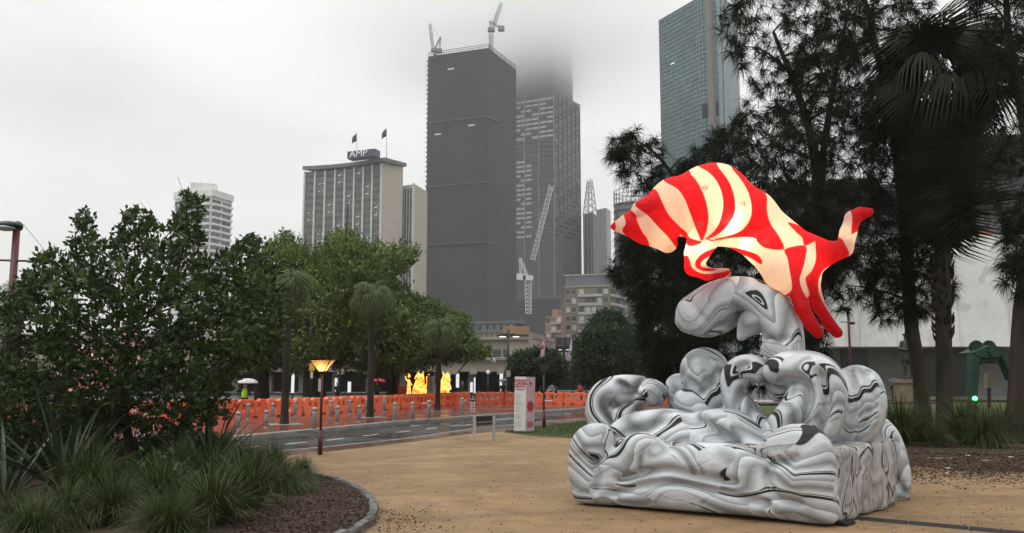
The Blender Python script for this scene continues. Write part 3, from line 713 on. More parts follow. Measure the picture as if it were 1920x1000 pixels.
def window_mat(name, col, lit=0.0, scale=0.5, rough=0.12):
    if name in MATS: return MATS[name]
    t = NT(name); v = t.coord((1, 1, 1), 'Object')
    n = t.noise(scale, 2, 0.5, v); t.l(t.mixc(t.mapr(n, 0.35, 0.65, 0, 1), tuple(c * 0.6 for c in col), tuple(c * 1.5 for c in col)), t.b.inputs['Base Color'])
    t.b.inputs['Roughness'].default_value = rough; t.b.inputs['Specular IOR Level'].default_value = 0.6
    if lit:
        n2 = t.noise(0.55, 1, 0.5, t.coord((1, 1, 2.2)))
        t.b.inputs['Emission Color'].default_value = (1, 0.96, 0.88, 1)
        t.l(t.mapr(n2, 0.60, 0.64, 0, lit), t.b.inputs['Emission Strength'])
    MATS[name] = t.m; return t.m
W_DARK = window_mat('dark_window_glass', (0.035, 0.04, 0.045))
W_LIT = window_mat('office_window_glass', (0.05, 0.052, 0.053), 0.5)
W_MID = window_mat('grey_window_glass', (0.11, 0.12, 0.125))
W_PALE = window_mat('curtained_window', (0.34, 0.34, 0.32))
FACTOR = {}
def shared(key, fn):
    if key not in FACTOR: FACTOR[key] = fn()
    return FACTOR[key]
def tile(bld, name, face, t0, t1, z0, z1, mat, out=0.12, parent=None, base=0.0):
    """a piece of facade as an object of its own that shares its mesh with alike pieces"""
    a, d, n = bld.fr(face); w, hh = t1 - t0, z1 - z0
    key = (bld.root.name, face, round(w, 2), round(hh, 2), mat.name, round(out, 3))
    me = shared(key, lambda: (lambda m: (m.materials.append(mat), m)[1])(MB().box3(Vector((0, 0, 0)), d * w, n * out, Vector((0, 0, hh))).mesh(name)))
    p = a + d * t0 + n * base + Vector((0, 0, z0)) - bld.root.location
    o = bpy.data.objects.new(name, me); COL.objects.link(o); o.parent = parent or bld.root; o.location = p
    if parent is not None: o.location = p
    return o

# --- white apartment tower far left
d0 = 350; m_apt = M('white_render', (0.62, 0.61, 0.59), 0.7, 0.2, 0.08, 0.2); m_slab = M('white_balcony', (0.70, 0.69, 0.67), 0.7, 0.2, 0.08, 0.3)
b = Bld('apartment_tower', 'white concrete apartment tower with banded balconies at far left', (323, 356), (392, d0), (431, 362), m_apt, 83)
ztop = b.zpx(372, d0)
r = MB(); e = 1.2
for i in range(24):
    z = ztop - 3.02 * (i + 1)
    if z < 20: break
    for face in 'LR':
        Ln = b.len[face]
        k = 3 if face == 'L' else 2
        for j in range(k):
            t0 = Ln * (j + 0.10) / k; t1 = Ln * (j + 0.90) / k
            if i < 12: tile(b, 'window', face, t0, t1, z + 1.05, z + 2.7, W_MID if (i * 7 + j * 3) % 4 else W_DARK, 0.06)
        if i < 12: tile(b, 'balcony', face, 0.4, Ln - 0.4, z, z + 1.0, m_slab, 1.3)
t_ = MB().prism([q[:2] for q in (b.A + (b.A - b.C) * 0.03, b.B + (b.B - b.D) * 0.05, b.C + (b.C - b.A) * 0.03, b.D + (b.D - b.B) * 0.05)], 83, 86.0).build('roof_slab', m_slab, b.root)
cx = (b.A + b.B + b.C + b.D) / 4
MB().box((cx.x, cx.y, 88), (11, 10, 4), 0.3).build('plant_room', m_slab, b.root)
q = MB()
for k in range(5): q.bar((cx.x - 4 + k * 2, cx.y, 89.9), (cx.x - 4 + k * 2, cx.y, 91 + (k % 2) * 1.4), 0.07)
q.build('aerial', M('aerial_metal', (0.2, 0.2, 0.2)), b.root)

# --- curved office block with fins
d0 = 420; m_tan = M('tan_stone_cladding', (0.44, 0.39, 0.32), 0.75, 0.2, 0.06, 0.25); m_fin = M('pale_metal_fin', (0.52, 0.51, 0.48), 0.5, 0.3, 0.06, 0.3)
m_span = M('grey_spandrel', (0.155, 0.152, 0.145), 0.5, 0.3, 0.08, 0.3)
b = Bld('office_block', 'tan office block with concave fin facade and blue roof sign', (568, 437), (713, d0), (752, 428), None, 115)
ZT = b.zpx(306, d0)
NB = 8; aL, dL, nL = b.fr('L'); Ln = b.len['L']
def curve_out(s): return -2.6 * math.sin(math.pi * s)
front = [b.A + dL * (Ln * i / 16) + nL * curve_out(i / 16) for i in range(17)]
MB().prism([p[:2] for p in front] + [b.C[:2], b.D[:2]], 0, ZT - 0.5).build('wall', m_span, b.root)
tan = MB().box3(b.B + Vector((0, 0, 0)) + dL * 0.02, (b.C - b.B), dL * 0.4, Vector((0, 0, ZT))).build('end_wall', m_tan, b.root)
for k in range(26):
    z = ZT - 4.2 * k
    if z < 40: break
    aR, dR, nR = b.fr('R'); MB().box3(b.B + dL * 0.42 + Vector((0, 0, z - 0.06)), (b.C - b.B), dL * 0.03, Vector((0, 0, 0.12))).build('joint_strip', m_fin if k == 0 else m_tan, tan)
for i in range(NB + 1):
    s0 = i / NB; p = b.A + dL * (Ln * s0) + nL * curve_out(s0)
    MB().box3(p - dL * 0.5, dL * 1.0, nL * 0.9, Vector((0, 0, ZT - 0.3))).build('fin', m_fin, b.root)
FH = 4.05
for i in range(NB):
    s0, s1 = i / NB, (i + 1) / NB
    p0 = b.A + dL * (Ln * s0) + nL * curve_out(s0); p1 = b.A + dL * (Ln * s1) + nL * curve_out(s1); dv = p1 - p0
    me_l = {}
    for k in range(13):
        z = ZT - 4.0 - FH * k
        mt = W_LIT if (i * 5 + k * 3) % 7 in (1, 4) else W_DARK
        me_ = shared(('amp', i, mt.name), lambda: (lambda m: (m.materials.append(mt), m)[1])(MB().box3(dv * 0.09, dv * 0.82, nL * 0.16, Vector((0, 0, 1.55))).mesh('window')))
        o = bpy.data.objects.new('window', me_); COL.objects.link(o); o.parent = b.root; o.location = p0 + Vector((0, 0, z)) - b.root.location
    mull = MB()
    for j in range(1, 5): mull.box3(p0 + dv * (j / 5) - dv * 0.008 + Vector((0, 0, 20)), dv * 0.016, nL * 0.22, Vector((0, 0, ZT - 22)))
    mull.build('mullion', M('mullion_grey', (0.19, 0.187, 0.18)), b.root)
roof = [p + nL * 2.6 for p in front]; roof[0] = roof[0] - dL * 0.2; roof[-1] = roof[-1] + dL * 3.0
roofm = MB(); back = [b.C + dL * 2.0 - nL * 1, b.D]
roofm.prism([p[:2] for p in roof] + [q[:2] for q in back], ZT + 0.2, ZT + 2.2)
m_roof = M('dark_roof_fascia', (0.14, 0.14, 0.135)); roofm.build('roof_slab', m_roof, b.root)
# roof sign box with white letters
sg0 = P(650, 296, d0 - 1); sg1 = P(702, 288, d0 - 7)
dS = (sg1 - sg0); dS.z = 0; nS = Vector((dS.y, -dS.x, 0)).normalized()
zs0, zs1 = ZT + 2.2, zat(288.5, d0)
m_blue = M('sign_blue', (0.055, 0.065, 0.11), 0.4)
sign = MB().box3(Vector((sg0.x, sg0.y, zs0)) - nS * 6, dS, nS * 5.5, Vector((0, 0, zs1 - zs0 + 1.0))).build('roof_sign', m_blue, b.root)
tm = text_mesh('AMP', 4.9, 0.1); m_white = M('white_lettering', (0.8, 0.8, 0.8), 0.5, 0.3, 0.02)
dn = dS.normalized(); rot = Matrix((( dn.x, 0, nS.x), (dn.y, 0, nS.y), (0, 1, 0))).to_4x4()
o = link('lettering', tm, m_white, sign, world=False); mid = Vector((sg0.x, sg0.y, (zs0 + zs1) / 2 + 0.6)) + dS * 0.41 - nS * 0.3
o.matrix_basis = Matrix.Translation(mid) @ rot @ Matrix.Scale(1.15, 4, (1, 0, 0))
em = MB(); em0 = Vector((sg0.x, sg0.y, (zs0 + zs1) / 2 + 0.6)) + dS * 0.84 - nS * 0.3
m_cyan = M('sign_cyan', (0.25, 0.55, 0.65), 0.5)
for a in (20, 60, 100, 140, 185):
    v_ = dn * math.cos(R(a)) + Vector((0, 0, 1)) * math.sin(R(a)); em.bar(em0 - Vector((0, 0, 1.6)) + v_ * 0.5, em0 - Vector((0, 0, 1.6)) + v_ * 3.0, 0.42)
em.build('emblem', m_cyan, sign)
# lower glazed block behind
b2 = Bld('office_annex', 'narrow glazed block with tan end wall behind the fin office block', (751, 433), (776, 429), (800, 447), m_tan, 108)
b2.part('glass_wall', M('annex_glass', (0.07, 0.075, 0.08), 0.2, 0.5), 'L', 0.2, b2.len['L'] - 1.2, 0, 106, 0.15)
for k in range(14):
    for j in range(4):
        w_ = (b2.len['L'] - 1.6) / 4; tile(b2, 'window', 'L', 0.3 + j * w_ + 0.12, 0.3 + (j + 1) * w_ - 0.12, 101 - 4.05 * k, 102.7 - 4.05 * k, W_LIT if (k * 3 + j) % 5 == 1 else W_MID, 0.10, base=0.15)
for j in range(5):
    w_ = (b2.len['L'] - 1.6) / 4; b2.part('fin', m_fin, 'L', 0.2 + j * w_, 0.42 + j * w_, 0, 107, 0.55, 0.15)
b2.part('fin', m_fin, 'L', b2.len['L'] - 1.0, b2.len['L'], 0, 108.5, 0.9)
# flags on the roof
def flagpole(px, ytop, ybase, dist, col, label, side):
    p0 = P(px, ybase, dist); p1 = P(px, ytop, dist)
    r_ = thing('flagpole', label, 'flagpole', p0); MB().tube([p0 - Vector((0, 0, 3)), p1], [0.22, 0.12], 6).build('pole', M('flagpole_white', (0.4, 0.4, 0.4)), r_)
    f = MB(); n = 6; hh = 4.6
    for i in range(n):
        a0, a1 = i / n, (i + 1) / n
        pts = []
        for a in (a0, a1):
            for zz in (0, 1): pts.append(p1 + Vector((side * a * 2.6, math.sin(a * 7) * 0.5, -0.4 - a * 3.4 - zz * hh * (1 - 0.3 * a))))
        f.add([pts[0], pts[2], pts[3], pts[1]], [(0, 1, 2, 3)], 0, True)
    fo = f.build('flag', col, r_); sm = fo.modifiers.new('thickness', 'SOLIDIFY'); sm.thickness = 0.05
m_flag = M('dark_flag', (0.06, 0.065, 0.08), 0.8, 0.1, 0.3, 0.6)
flagpole(669, 247, 300, 421, m_flag, 'left flagpole with drooping dark flag on the office block roof', -1)
flagpole(725, 238, 300, 420, m_flag, 'right flagpole with drooping dark flag on the office block roof', -1)

# --- black wrapped tower
t = NT('black_netting'); v = t.coord((1, 1, 1)); n1 = t.noise(0.02, 3, 0.5, v); n2 = t.noise(0.5, 2, 0.6, t.coord((1, 1, 0.12))); n3 = t.noise(0.6, 2, 0.6, t.coord((0.1, 0.1, 1)))
s = t.math('ADD', t.math('MULTIPLY', n1, 0.5), t.math('ADD', t.math('MULTIPLY', n2, 0.3), t.math('MULTIPLY', n3, 0.2)))
t.l(t.ramp(s, [(0.35, (0.015, 0.016, 0.018)), (0.65, (0.030, 0.031, 0.033))]), t.b.inputs['Base Color']); t.b.inputs['Roughness'].default_value = 0.8
sx_ = t.n('ShaderNodeSeparateXYZ'); t.l(t.coord(), sx_.inputs[0])
fl_ = t.math('LESS_THAN', t.math('FRACT', t.math('MULTIPLY', sx_.outputs[2], 1 / 3.7)), 0.10); vl_ = t.math('LESS_THAN', t.math('FRACT', t.math('MULTIPLY', t.math('ADD', sx_.outputs[0], t.math('MULTIPLY', sx_.outputs[1], 0.31)), 1 / 2.6)), 0.07)
ln_ = t.math('MULTIPLY', t.math('MAXIMUM', fl_, vl_), t.mapr(n1, 0.4, 0.6, 0.35, 1.0))
t.l(t.mixc(t.math('MULTIPLY', ln_, 0.6), t.ramp(s, [(0.35, (0.015, 0.016, 0.018)), (0.65, (0.030, 0.031, 0.033))]), (0.055, 0.056, 0.058)), t.b.inputs['Base Color'])
t.bump(t.math('ADD', n2, n3), 0.3, 0.3); m_net = t.m
b = Bld('wrapped_tower', 'tall tower under construction wrapped in black netting', (798, 514), (914, 500), (968, 537), m_net, zat(90, 500), 'tower')
ZT = b.z1; m_scaf = M('scaffold_grey', (0.12, 0.12, 0.12)); m_lit = M('banner_white', (0.62, 0.64, 0.66), 0.5, 0.2, 0.05)
for face in 'LR':
    Ln = b.len[face]
    for zz in (0.785, 0.585, 0.405):
        lg = MB(); z = ZT * zz
        t0, t1 = (0, Ln) if face == 'L' else (0, Ln * 0.35)
        lg = b.panel(MB(), face, t0, t1, z, z + 0.5, 1.1)
        for i in range(int((t1 - t0) / 2.6)): b.panel(lg, face, t0 + i * 2.6, t0 + i * 2.6 + 0.25, z - 1.4, z, 0.9)
        lg.build('catch_platform', m_scaf, b.root)
    rail = MB()
    for i in range(int(Ln / 1.9)): b.panel(rail, face, i * 1.9, i * 1.9 + 0.25, ZT - 0.3, ZT + 2.6, 0.25)
    b.panel(rail, face, 0, Ln, ZT + 2.4, ZT + 2.7, 0.25); b.panel(rail, face, 0, Ln, ZT + 1.0, ZT + 1.25, 0.25)
    rail.build('edge_screen', M('edge_screen_grey', (0.22, 0.22, 0.22)), b.root)
for i in range(60):
    z = ZT - 3.3 * (i + 1)
    p = b.pt('L', -0.3, z, 0.1); MB().box((p.x, p.y, z), (1.0, 1.0, 0.8)).build('hoist_bracket', m_scaf, b.root)
for (x, y) in ((843, 129), (819, 249), (883, 239)):
    tt = (x - 798) / 116 * b.len['L']; z = zat(y, 508)
    b.part('banner', m_lit, 'L', tt - 2.2, tt + 2.2, z - 0.5, z + 0.5, 0.2)

# --- tower in the cloud
d0 = 620; m_hz = M('grey_granite', (0.085, 0.085, 0.085), 0.6, 0.3, 0.1, 0.1)
b = Bld('office_tower', 'tall grey office tower fading into low cloud behind the black tower', (935, 640), (1040, d0), (1089, 650), m_hz, zat(172, d0), 'tower')
zt2 = zat(58, d0)
bb = Bld('x', 'x', (935, 640), (1040, d0), (1079, 644), None, 10); upper = [bb.A, bb.B, bb.C, bb.D]; bpy.data.objects.remove(bb.root)
cu = sum(upper, Vector()) / 4
MB().prism([(cu + (p - cu) * 0.97)[:2] for p in upper], b.z1, zt2).build('upper_storeys', m_hz, b.root)
m_bright = M('granite_strip', (0.26, 0.26, 0.26), 0.6, 0.3, 0.05); Ln = b.len['L']
xs = [985, 1012]
for x in (968, 985, 1012, 1040): tt = (x - 935) / 105 * Ln; b.part('pier', m_bright, 'L', tt - 0.35, tt + 0.35, 0, b.z1, 0.7)
for k in range(7): tt = b.len['R'] * k / 6; b.part('pier', m_hz, 'R', max(0.05, tt - 0.3), tt + 0.3, 0, b.z1, 0.6)
m_win_hz = [window_mat('tower_blind', (0.30, 0.31, 0.31)), W_DARK, W_MID]
for k in range(30):
    z = b.z1 - 6 - 3.85 * k
    for (x0, x1) in ((969, 977), (977.6, 984), (986.5, 998), (999, 1011), (1013.5, 1026), (1027, 1038.5)):
        t0, t1 = (x0 - 935) / 105 * Ln, (x1 - 935) / 105 * Ln
        bright = (x0 < 999 and k > 12) or (k < 9)
        tile(b, 'window', 'L', t0, t1, z, z + 1.7, m_win_hz[0] if bright and (k * 3 + int(x0)) % 5 else m_win_hz[1], 0.3)
    for j in range(6):
        if k % 1 == 0: 
            w_ = b.len['R'] / 6; tile(b, 'window', 'R', j * w_ + 0.6, (j + 1) * w_ - 0.6, z, z + 2.0, m_win_hz[1] if (k + j) % 3 else m_win_hz[2], 0.2)
# --- podium and low blocks at the tower feet
m_dk = M('dark_hoarding', (0.05, 0.052, 0.055), 0.6)
b = Bld('tower_podium', 'dark hoarded podium at the foot of the hazy tower', (968, 470), (1050, 460), (1062, 475), m_dk, zat(560, 460))
b.part('roof_rail', m_scaf, 'L', 0, b.len['L'], b.z1, b.z1 + 1.0, 0.2)
m_green = M('weathered_green_roof', (0.12, 0.14, 0.125), 0.6)
b = Bld('ferry_roof', 'low dark building with long grey green roof below the black tower', (876, 205), (967, 200), (985, 206), M('dark_storey', (0.04, 0.043, 0.045)), zat(606, 200))
b.part('roof', m_green, 'L', -1, b.len['L'] + 1, b.z1, b.z1 + 0.9, 1.6, -4)
b.part('roof', m_green, 'L', -2, b.len['L'] - 1, b.z1 - 3.2, b.z1 - 1.6, 1.0)
for k in range(7): b.part('window', W_MID, 'L', k * b.len['L'] / 7 + 0.3, (k + 1) * b.len['L'] / 7 - 0.3, b.z1 - 1.5, b.z1 - 0.3, 0.06)

# --- slim towers, lattice mast and round tower at the right of the haze
b = Bld('slim_tower', 'slim grey tower with open lattice crown beyond the brick apartments', (1094, 640), (1112, 630), (1121, 650), m_hz, zat(398, 630), 'tower')
for k in range(3): tt = b.len['L'] * (k + 0.5) / 3; b.part('pier', m_bright, 'L', tt - 0.4, tt + 0.4, 0, b.z1, 0.6)
q = MB(); zc = b.z1; c4 = [b.A, b.B, b.C, b.D]; cc = sum(c4, Vector()) / 4
for lev in range(5):
    z0 = zc + lev * 6.0; k0 = 1 - lev * 0.13; k1 = 1 - (lev + 1) * 0.13
    for i in range(4):
        a = cc + (c4[i] - cc) * k0; c = cc + (c4[(i + 1) % 4] - cc) * k0; a2 = cc + (c4[i] - cc) * k1; c2 = cc + (c4[(i + 1) % 4] - cc) * k1
        up = Vector((0, 0, z0)); up2 = Vector((0, 0, z0 + 6))
        q.bar(a + up, a2 + up2, 0.35); q.bar(a + up, c + up, 0.3); q.bar(a + up, c2 + up2, 0.25)
q.build('lattice_crown', M('lattice_steel', (0.30, 0.30, 0.30)), b.root)
b = Bld('pale_slab_tower', 'pale narrow slab tower next to the slim lattice tower', (1119, 600), (1138, 592), (1146, 604), M('pale_slab', (0.34, 0.34, 0.335), 0.6), zat(390, 592), 'tower')
for k in range(5): tt = b.len['L'] * (k + 0.5) / 5; b.part('rib', m_bright, 'L', tt - 0.3, tt + 0.3, 0, b.z1, 0.5)
m_rt = M('dark_round_glass', (0.06, 0.065, 0.07), 0.3, 0.5)
pr = P(1192, 700, 420); rad = 36 / F_PX * 420
rt = thing('round_tower', 'dark cylindrical glass tower with open cage top behind the trees', 'tower', (pr.x, pr.y, 0)); zt = zat(385, 420)
MB().lathe([(rad, 0), (rad, zt)], (pr.x, pr.y, 0), 28).build('wall', m_rt, rt)
for k in range(16):
    z = zt - 3.6 * k; MB().lathe([(rad + 0.02, 0), (rad + 0.3, 0), (rad + 0.3, 0.5), (rad + 0.02, 0.5)], (pr.x, pr.y, z - 0.5), 28).build('floor_band', m_scaf, rt)
q = MB(); zc2 = zt + 7.5
for k in range(28):
    a = 2 * math.pi * k / 28; x, y = pr.x + rad * math.cos(a), pr.y + rad * math.sin(a); q.bar((x, y, zt), (x, y, zc2), 0.16)
for z in (zt + 2.5, zt + 5, zc2): q.tube([(pr.x + rad * math.cos(2 * math.pi * k / 28), pr.y + rad * math.sin(2 * math.pi * k / 28), z) for k in range(29)], 0.16, 4, caps=False, smooth=False)
q.build('cage_crown', m_scaf, rt)

# --- brick apartments
d0 = 260; m_brick = M('tan_brick', (0.20, 0.165, 0.12), 0.8, 0.2, 0.12, 0.4); m_grey = M('grey_balcony', (0.34, 0.34, 0.33), 0.7); m_pent = M('penthouse_glass', (0.13, 0.145, 0.15), 0.25, 0.5)
b = Bld('brick_apartments', 'tan brick apartment block with pale balcony bands and glazed penthouse', (1058, 264), (1142, d0), (1176, 276), m_brick, zat(537, d0))
Ln = b.len['L']; px = lambda x: (x - 1058) / 84 * Ln
FHt = 2.95
for k in range(9):
    z = b.z1 - FHt * (k + 1) + 0.6
    for (x0, x1) in ((1061, 1068), (1072, 1079), (1131, 1139)):
        w = tile(b, 'window', 'L', px(x0), px(x1), z, z + 1.5, W_PALE if (k * 5 + x0) % 3 == 0 else W_DARK, 0.08)
        tile(b, 'sill', 'L', px(x0) - 0.1, px(x1) + 0.1, z - 0.15, z, m_grey, 0.16)
    for (x0, x1) in ((1085, 1094), (1096, 1106), (1108, 1117), (1119, 1127)):
        tile(b, 'window', 'L', px(x0), px(x1), z + 0.1, z + 1.7, (W_DARK, W_MID, W_PALE)[(k * 2 + int(x0)) % 3], 0.08)
    tile(b, 'balcony', 'L', px(1083.5), px(1129), z - 0.95, z - 0.05, m_grey, 0.5)
    LR = b.len['R']
    tile(b, 'balcony', 'R', 0.6, LR * 0.8, z - 0.95, z - 0.05, m_grey, 0.9)
    for j in range(3): tile(b, 'window', 'R', 0.9 + j * LR * 0.25, 0.9 + (j + 0.8) * LR * 0.25, z + 0.1, z + 1.7, (W_DARK, W_MID)[(k + j) % 2], 0.08)
pz = b.z1
MB().prism([(p + (cc2 - p) * 0.04)[:2] for cc2 in [(b.A + b.B + b.C + b.D) / 4] for p in (b.A, b.B, b.C, b.D)], pz, pz + 3.9).build('penthouse', m_pent, b.root)
for k in range(9): b.part('penthouse_mullion', m_scaf, 'L', 0.6 + k * (Ln - 1.4) / 8, 0.75 + k * (Ln - 1.4) / 8, pz, pz + 3.9, 0.1, -0.45)
b.part('penthouse_rail', m_grey, 'L', -0.3, Ln + 0.3, pz, pz + 0.3, 0.3); b.part('penthouse_rail', m_grey, 'L', -0.2, Ln + 0.3, pz + 3.9, pz + 4.3, 0.5, -0.5)
m_salmon = M('salmon_brick', (0.27, 0.175, 0.13), 0.8, 0.2, 0.12, 0.4)
b = Bld('terrace_apartments', 'low salmon brick block with stacked balconies beside the tan apartments', (1022, 252), (1052, 248), (1060, 256), m_salmon, zat(592, 248))
Ln = b.len['L']
for k in range(5):
    z = b.z1 - 2.6 * (k + 1) + 0.7
    for j in range(3): tile(b, 'window', 'L', Ln * (j + 0.15) / 3, Ln * (j + 0.85) / 3, z, z + 1.4, (W_DARK, W_MID, W_PALE)[(k + j) % 3], 0.08)
    tile(b, 'balcony', 'L', Ln * 0.36, Ln * 0.98, z - 0.75, z - 0.1, M('salmon_rail', (0.36, 0.27, 0.22)), 0.6)
b.part('stair_head', m_salmon, 'L', Ln * 0.3, Ln * 0.7, b.z1, b.z1 + 2.2, 2.0, -3)

# --- glass tower at right
d0 = 300
t = NT('teal_curtain_glass'); v = t.coord(); n1 = t.noise(0.03, 3, 0.5, v)
bk = t.n('ShaderNodeTexVoronoi'); bk.inputs['Scale'].default_value = 0.45; t.l(v, bk.inputs['Vector'])
f = t.math('ADD', t.math('MULTIPLY', n1, 0.6), t.math('MULTIPLY', bk.outputs['Color'], 0.4))
t.l(t.ramp(f, [(0.3, (0.085, 0.140, 0.155)), (0.7, (0.14, 0.215, 0.23))]), t.b.inputs['Base Color']); t.b.inputs['Roughness'].default_value = 0.15; t.b.inputs['Specular IOR Level'].default_value = 0.6
m_teal = t.m
HZ = zat(-16, d0)
b = Bld('glass_tower', 'teal glass office tower with grey concrete fins above the dark trees', (1245, 326), (1345, d0), (1397, 318), None, HZ, 'tower')
aL, dL, nL = b.fr('L'); Ln = b.len['L']; aR, dR, nR = b.fr('R')
# plan with a rounded near corner
plan = [b.A]
cr0 = b.B - dL * 7.5
plan += [cr0 + dL * (7.5 * s) - nL * (3.2 * (s ** 2)) for s in (0, .2, .4, .6, .8, 1.0)]
MB().prism([p[:2] for p in plan] + [(plan[-1] + dR * 2)[:2], b.C[:2], b.D[:2]], 0, HZ).build('glass_wall', m_teal, b.root)
m_mull = M('teal_mullion', (0.05, 0.07, 0.075), 0.5)
g = MB(); zz = HZ
edges = list(zip(plan[:-1], plan[1:]))
k = 0
while HZ - k * 1.85 > 60:
    z = HZ - k * 1.85
    for p, q_ in edges: g.box3(p + Vector((0, 0, z - 0.09)), q_ - p, nL * 0.14, Vector((0, 0, 0.18)))
    k += 1
hm = g.build('horizontal_mullions', m_mull, b.root); stuff(hm)
g = MB(); n = int((Ln - 7.5) / 1.05)
for i in range(n + 1):
    p = b.A + dL * ((Ln - 7.5) * i / n); g.box3(p + Vector((0, 0, 60)) - dL * 0.05, dL * 0.1, nL * 0.12, Vector((0, 0, HZ - 60)))
for p in plan[2:]: g.box3(p + Vector((0, 0, 60)) - dL * 0.07, dL * 0.14, nL * 0.12, Vector((0, 0, HZ - 60)))
stuff(g.build('vertical_mullions', m_mull, b.root))
zz = zat(189, d0)
lv = MB(); pv = plan[2]
for p, q_ in edges[2:]: lv.box3(p + Vector((0, 0, zz - 5.4)), q_ - p, nL * 0.3, Vector((0, 0, 5.4)))
lv.build('louvre_panel', M('louvre_dark', (0.03, 0.03, 0.034)), b.root)
m_cf1, m_cf2, m_cf3 = M('brown_concrete', (0.175, 0.16, 0.14), 0.7), M('slate_panel', (0.10, 0.115, 0.125), 0.5), M('pale_concrete', (0.32, 0.32, 0.31), 0.7)
LR = b.len['R']
base_o = -3.0
b.part('concrete_fin', m_cf1, 'R', LR * 0.0, LR * 0.32, 0, HZ + 2, 2.0, base_o + 1)
b.part('concrete_fin', m_cf3, 'R', LR * 0.325, LR * 0.38, 0, HZ + 2, 3.2, base_o + 1)
b.part('recess_panel', m_cf2, 'R', LR * 0.385, LR * 0.80, 0, HZ + 2, 0.6, base_o + 2)
b.part('concrete_fin', m_cf3, 'R', LR * 0.805, LR * 1.0, 0, HZ + 2, 1.6, base_o + 1.5)
z = zat(122, 320); b.part('lit_window', M('lit_strip', (0.7, 0.7, 0.7), emit=(1, 1, 1), estr=0.6), 'L', Ln * 0.23, Ln * 0.30, z, z + 0.4, 0.16)

# --- cranes
def lattice(q, a, b_, w, n, bar=0.12):
    a, b_ = Vector(a), Vector(b_); d = (b_ - a); L = d.length; d.normalize()
    x = d.orthogonal().normalized() if abs(d.z) < 0.95 else Vector((1, 0, 0)); x = (x - d * x.dot(d)).normalized(); y = d.cross(x)
    cs = [(x + y) * w / 2, (x - y) * w / 2, (-x - y) * w / 2, (-x + y) * w / 2]
    for c in cs: q.bar(a + c, b_ + c, bar)
    for i in range(n):
        p0, p1 = a + d * (L * i / n), a + d * (L * (i + 1) / n)
        for k in range(4): q.bar(p0 + cs[k], p1 + cs[(k + 1) % 4], bar * 0.7); q.bar(p0 + cs[k], p0 + cs[(k + 1) % 4], bar * 0.7)
    return q
m_crw = M('crane_white', (0.62, 0.62, 0.60), 0.5); m_crd = M('crane_grey', (0.20, 0.20, 0.20), 0.6)
def crane(label, dist, mast0, mast1, cab, jib0, jib1, apex, ctr, mat, w=2.0, bar=0.14):
    f = lambda q: P(q[0], q[1], dist)
    r_ = thing('tower_crane', label, 'crane', f(mast0))
    lattice(MB(), f(mast0), f(mast1), w, 8, bar).build('mast', mat, r_)
    lattice(MB(), f(jib0), f(jib1), w * 0.75, 16, bar * 0.8).build('jib', mat, r_)
    q = MB(); a = f(apex)
    for p in (ctr, cab): lattice(q, f(p), a, w * 0.35, 4, bar * 0.7)
    q.build('a_frame', mat, r_)
    c = f(cab); q = MB().box((c.x, c.y, c.z), (w * 1.8, w * 1.3, w * 0.9)); q.build('cab', mat, r_)
    c = f(ctr); MB().box((c.x, c.y, c.z), (w * 1.6, w * 1.3, w * 1.1)).build('counterweight', mat, r_)
    q = MB(); q.tube([a, f(jib1)], 0.07, 4); q.tube([f(jib1), f(jib1) + Vector((0, 0, -10))], 0.06, 4); q.build('hoist_rope', m_crd, r_)
crane('white luffing crane in front of the hazy tower', 450, (991, 588), (991, 528), (990, 522), (999, 487), (1034, 348), (975, 484), (977, 520), m_crw, 3.2, 0.2)
crane('right hand crane on the black tower roof, half lost in cloud', 505, (921, 95), (921, 62), (921, 56), (925, 50), (940, 5), (918, 40), (940, 54), m_crd, 2.6, 0.16)
crane('left hand crane on the black tower roof with upright boom', 510, (816, 108), (816, 101), (814, 95), (812, 92), (806, 45), (826, 70), (824, 96), m_crd, 2.2, 0.15)

# --- station building and elevated roadway
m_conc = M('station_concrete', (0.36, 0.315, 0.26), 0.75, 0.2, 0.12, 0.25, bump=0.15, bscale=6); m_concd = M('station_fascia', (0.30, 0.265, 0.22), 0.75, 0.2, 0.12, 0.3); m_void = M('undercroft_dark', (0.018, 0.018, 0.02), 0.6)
d0 = 95; zf = lambda y, d=d0: zat(y, d)
b = Bld('railway_station', 'long pale concrete railway station with strip windows and dark undercroft', (-200, 100), (990, d0), (1040, 112), None, 10)
sx = lambda x: (x + 200) / 1190 * b.len['L']
b.part('upper_wall', m_conc, 'L', 0, b.len['L'], zf(676), zf(632), 0.5, -12)
MB().prism([(b.A - b.fr('L')[2] * 0.5)[:2], (b.B - b.fr('L')[2] * 0.5)[:2], (b.C - b.fr('L')[2] * 0.5)[:2], (b.D)[:2]], zf(697), zf(633)).build('wall', m_conc, b.root)
b.part('ledge', m_concd, 'L', 0, b.len['L'], zf(676), zf(671), 1.6, -0.5)
b.part('fascia', m_conc, 'L', 0, b.len['L'], zf(697), zf(676), 0.9, -0.5)
b.part('cornice', m_concd, 'L', 0, b.len['L'] + 0.6, zf(637), zf(632), 0.8, -0.5)
b.part('end_pier', m_conc, 'L', sx(955), sx(990), zf(697), zf(618), 0.35, -0.5)
b.part('terracotta_parapet', M('terracotta', (0.30, 0.20, 0.12), 0.8), 'L', sx(946), sx(992), zf(628), zf(612), 1.0, -0.6)
MB().prism([b.A[:2], b.B[:2], b.C[:2], b.D[:2]], zf(632), zf(622)).build('roof_slab', m_concd, b.root)
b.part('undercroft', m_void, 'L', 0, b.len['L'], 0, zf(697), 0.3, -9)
for k in range(26):
    x = 520 + k * 18.5
    tile(b, 'window', 'L', sx(x), sx(x) + 1.0, zf(670.5), zf(655), W_MID if k % 3 else W_DARK, 0.06, base=-0.5)
for k in range(12): x = 260 + k * 62; b.part('column', m_concd, 'L', sx(x), sx(x) + 0.8, 0, zf(697), 0.8, -3.0)
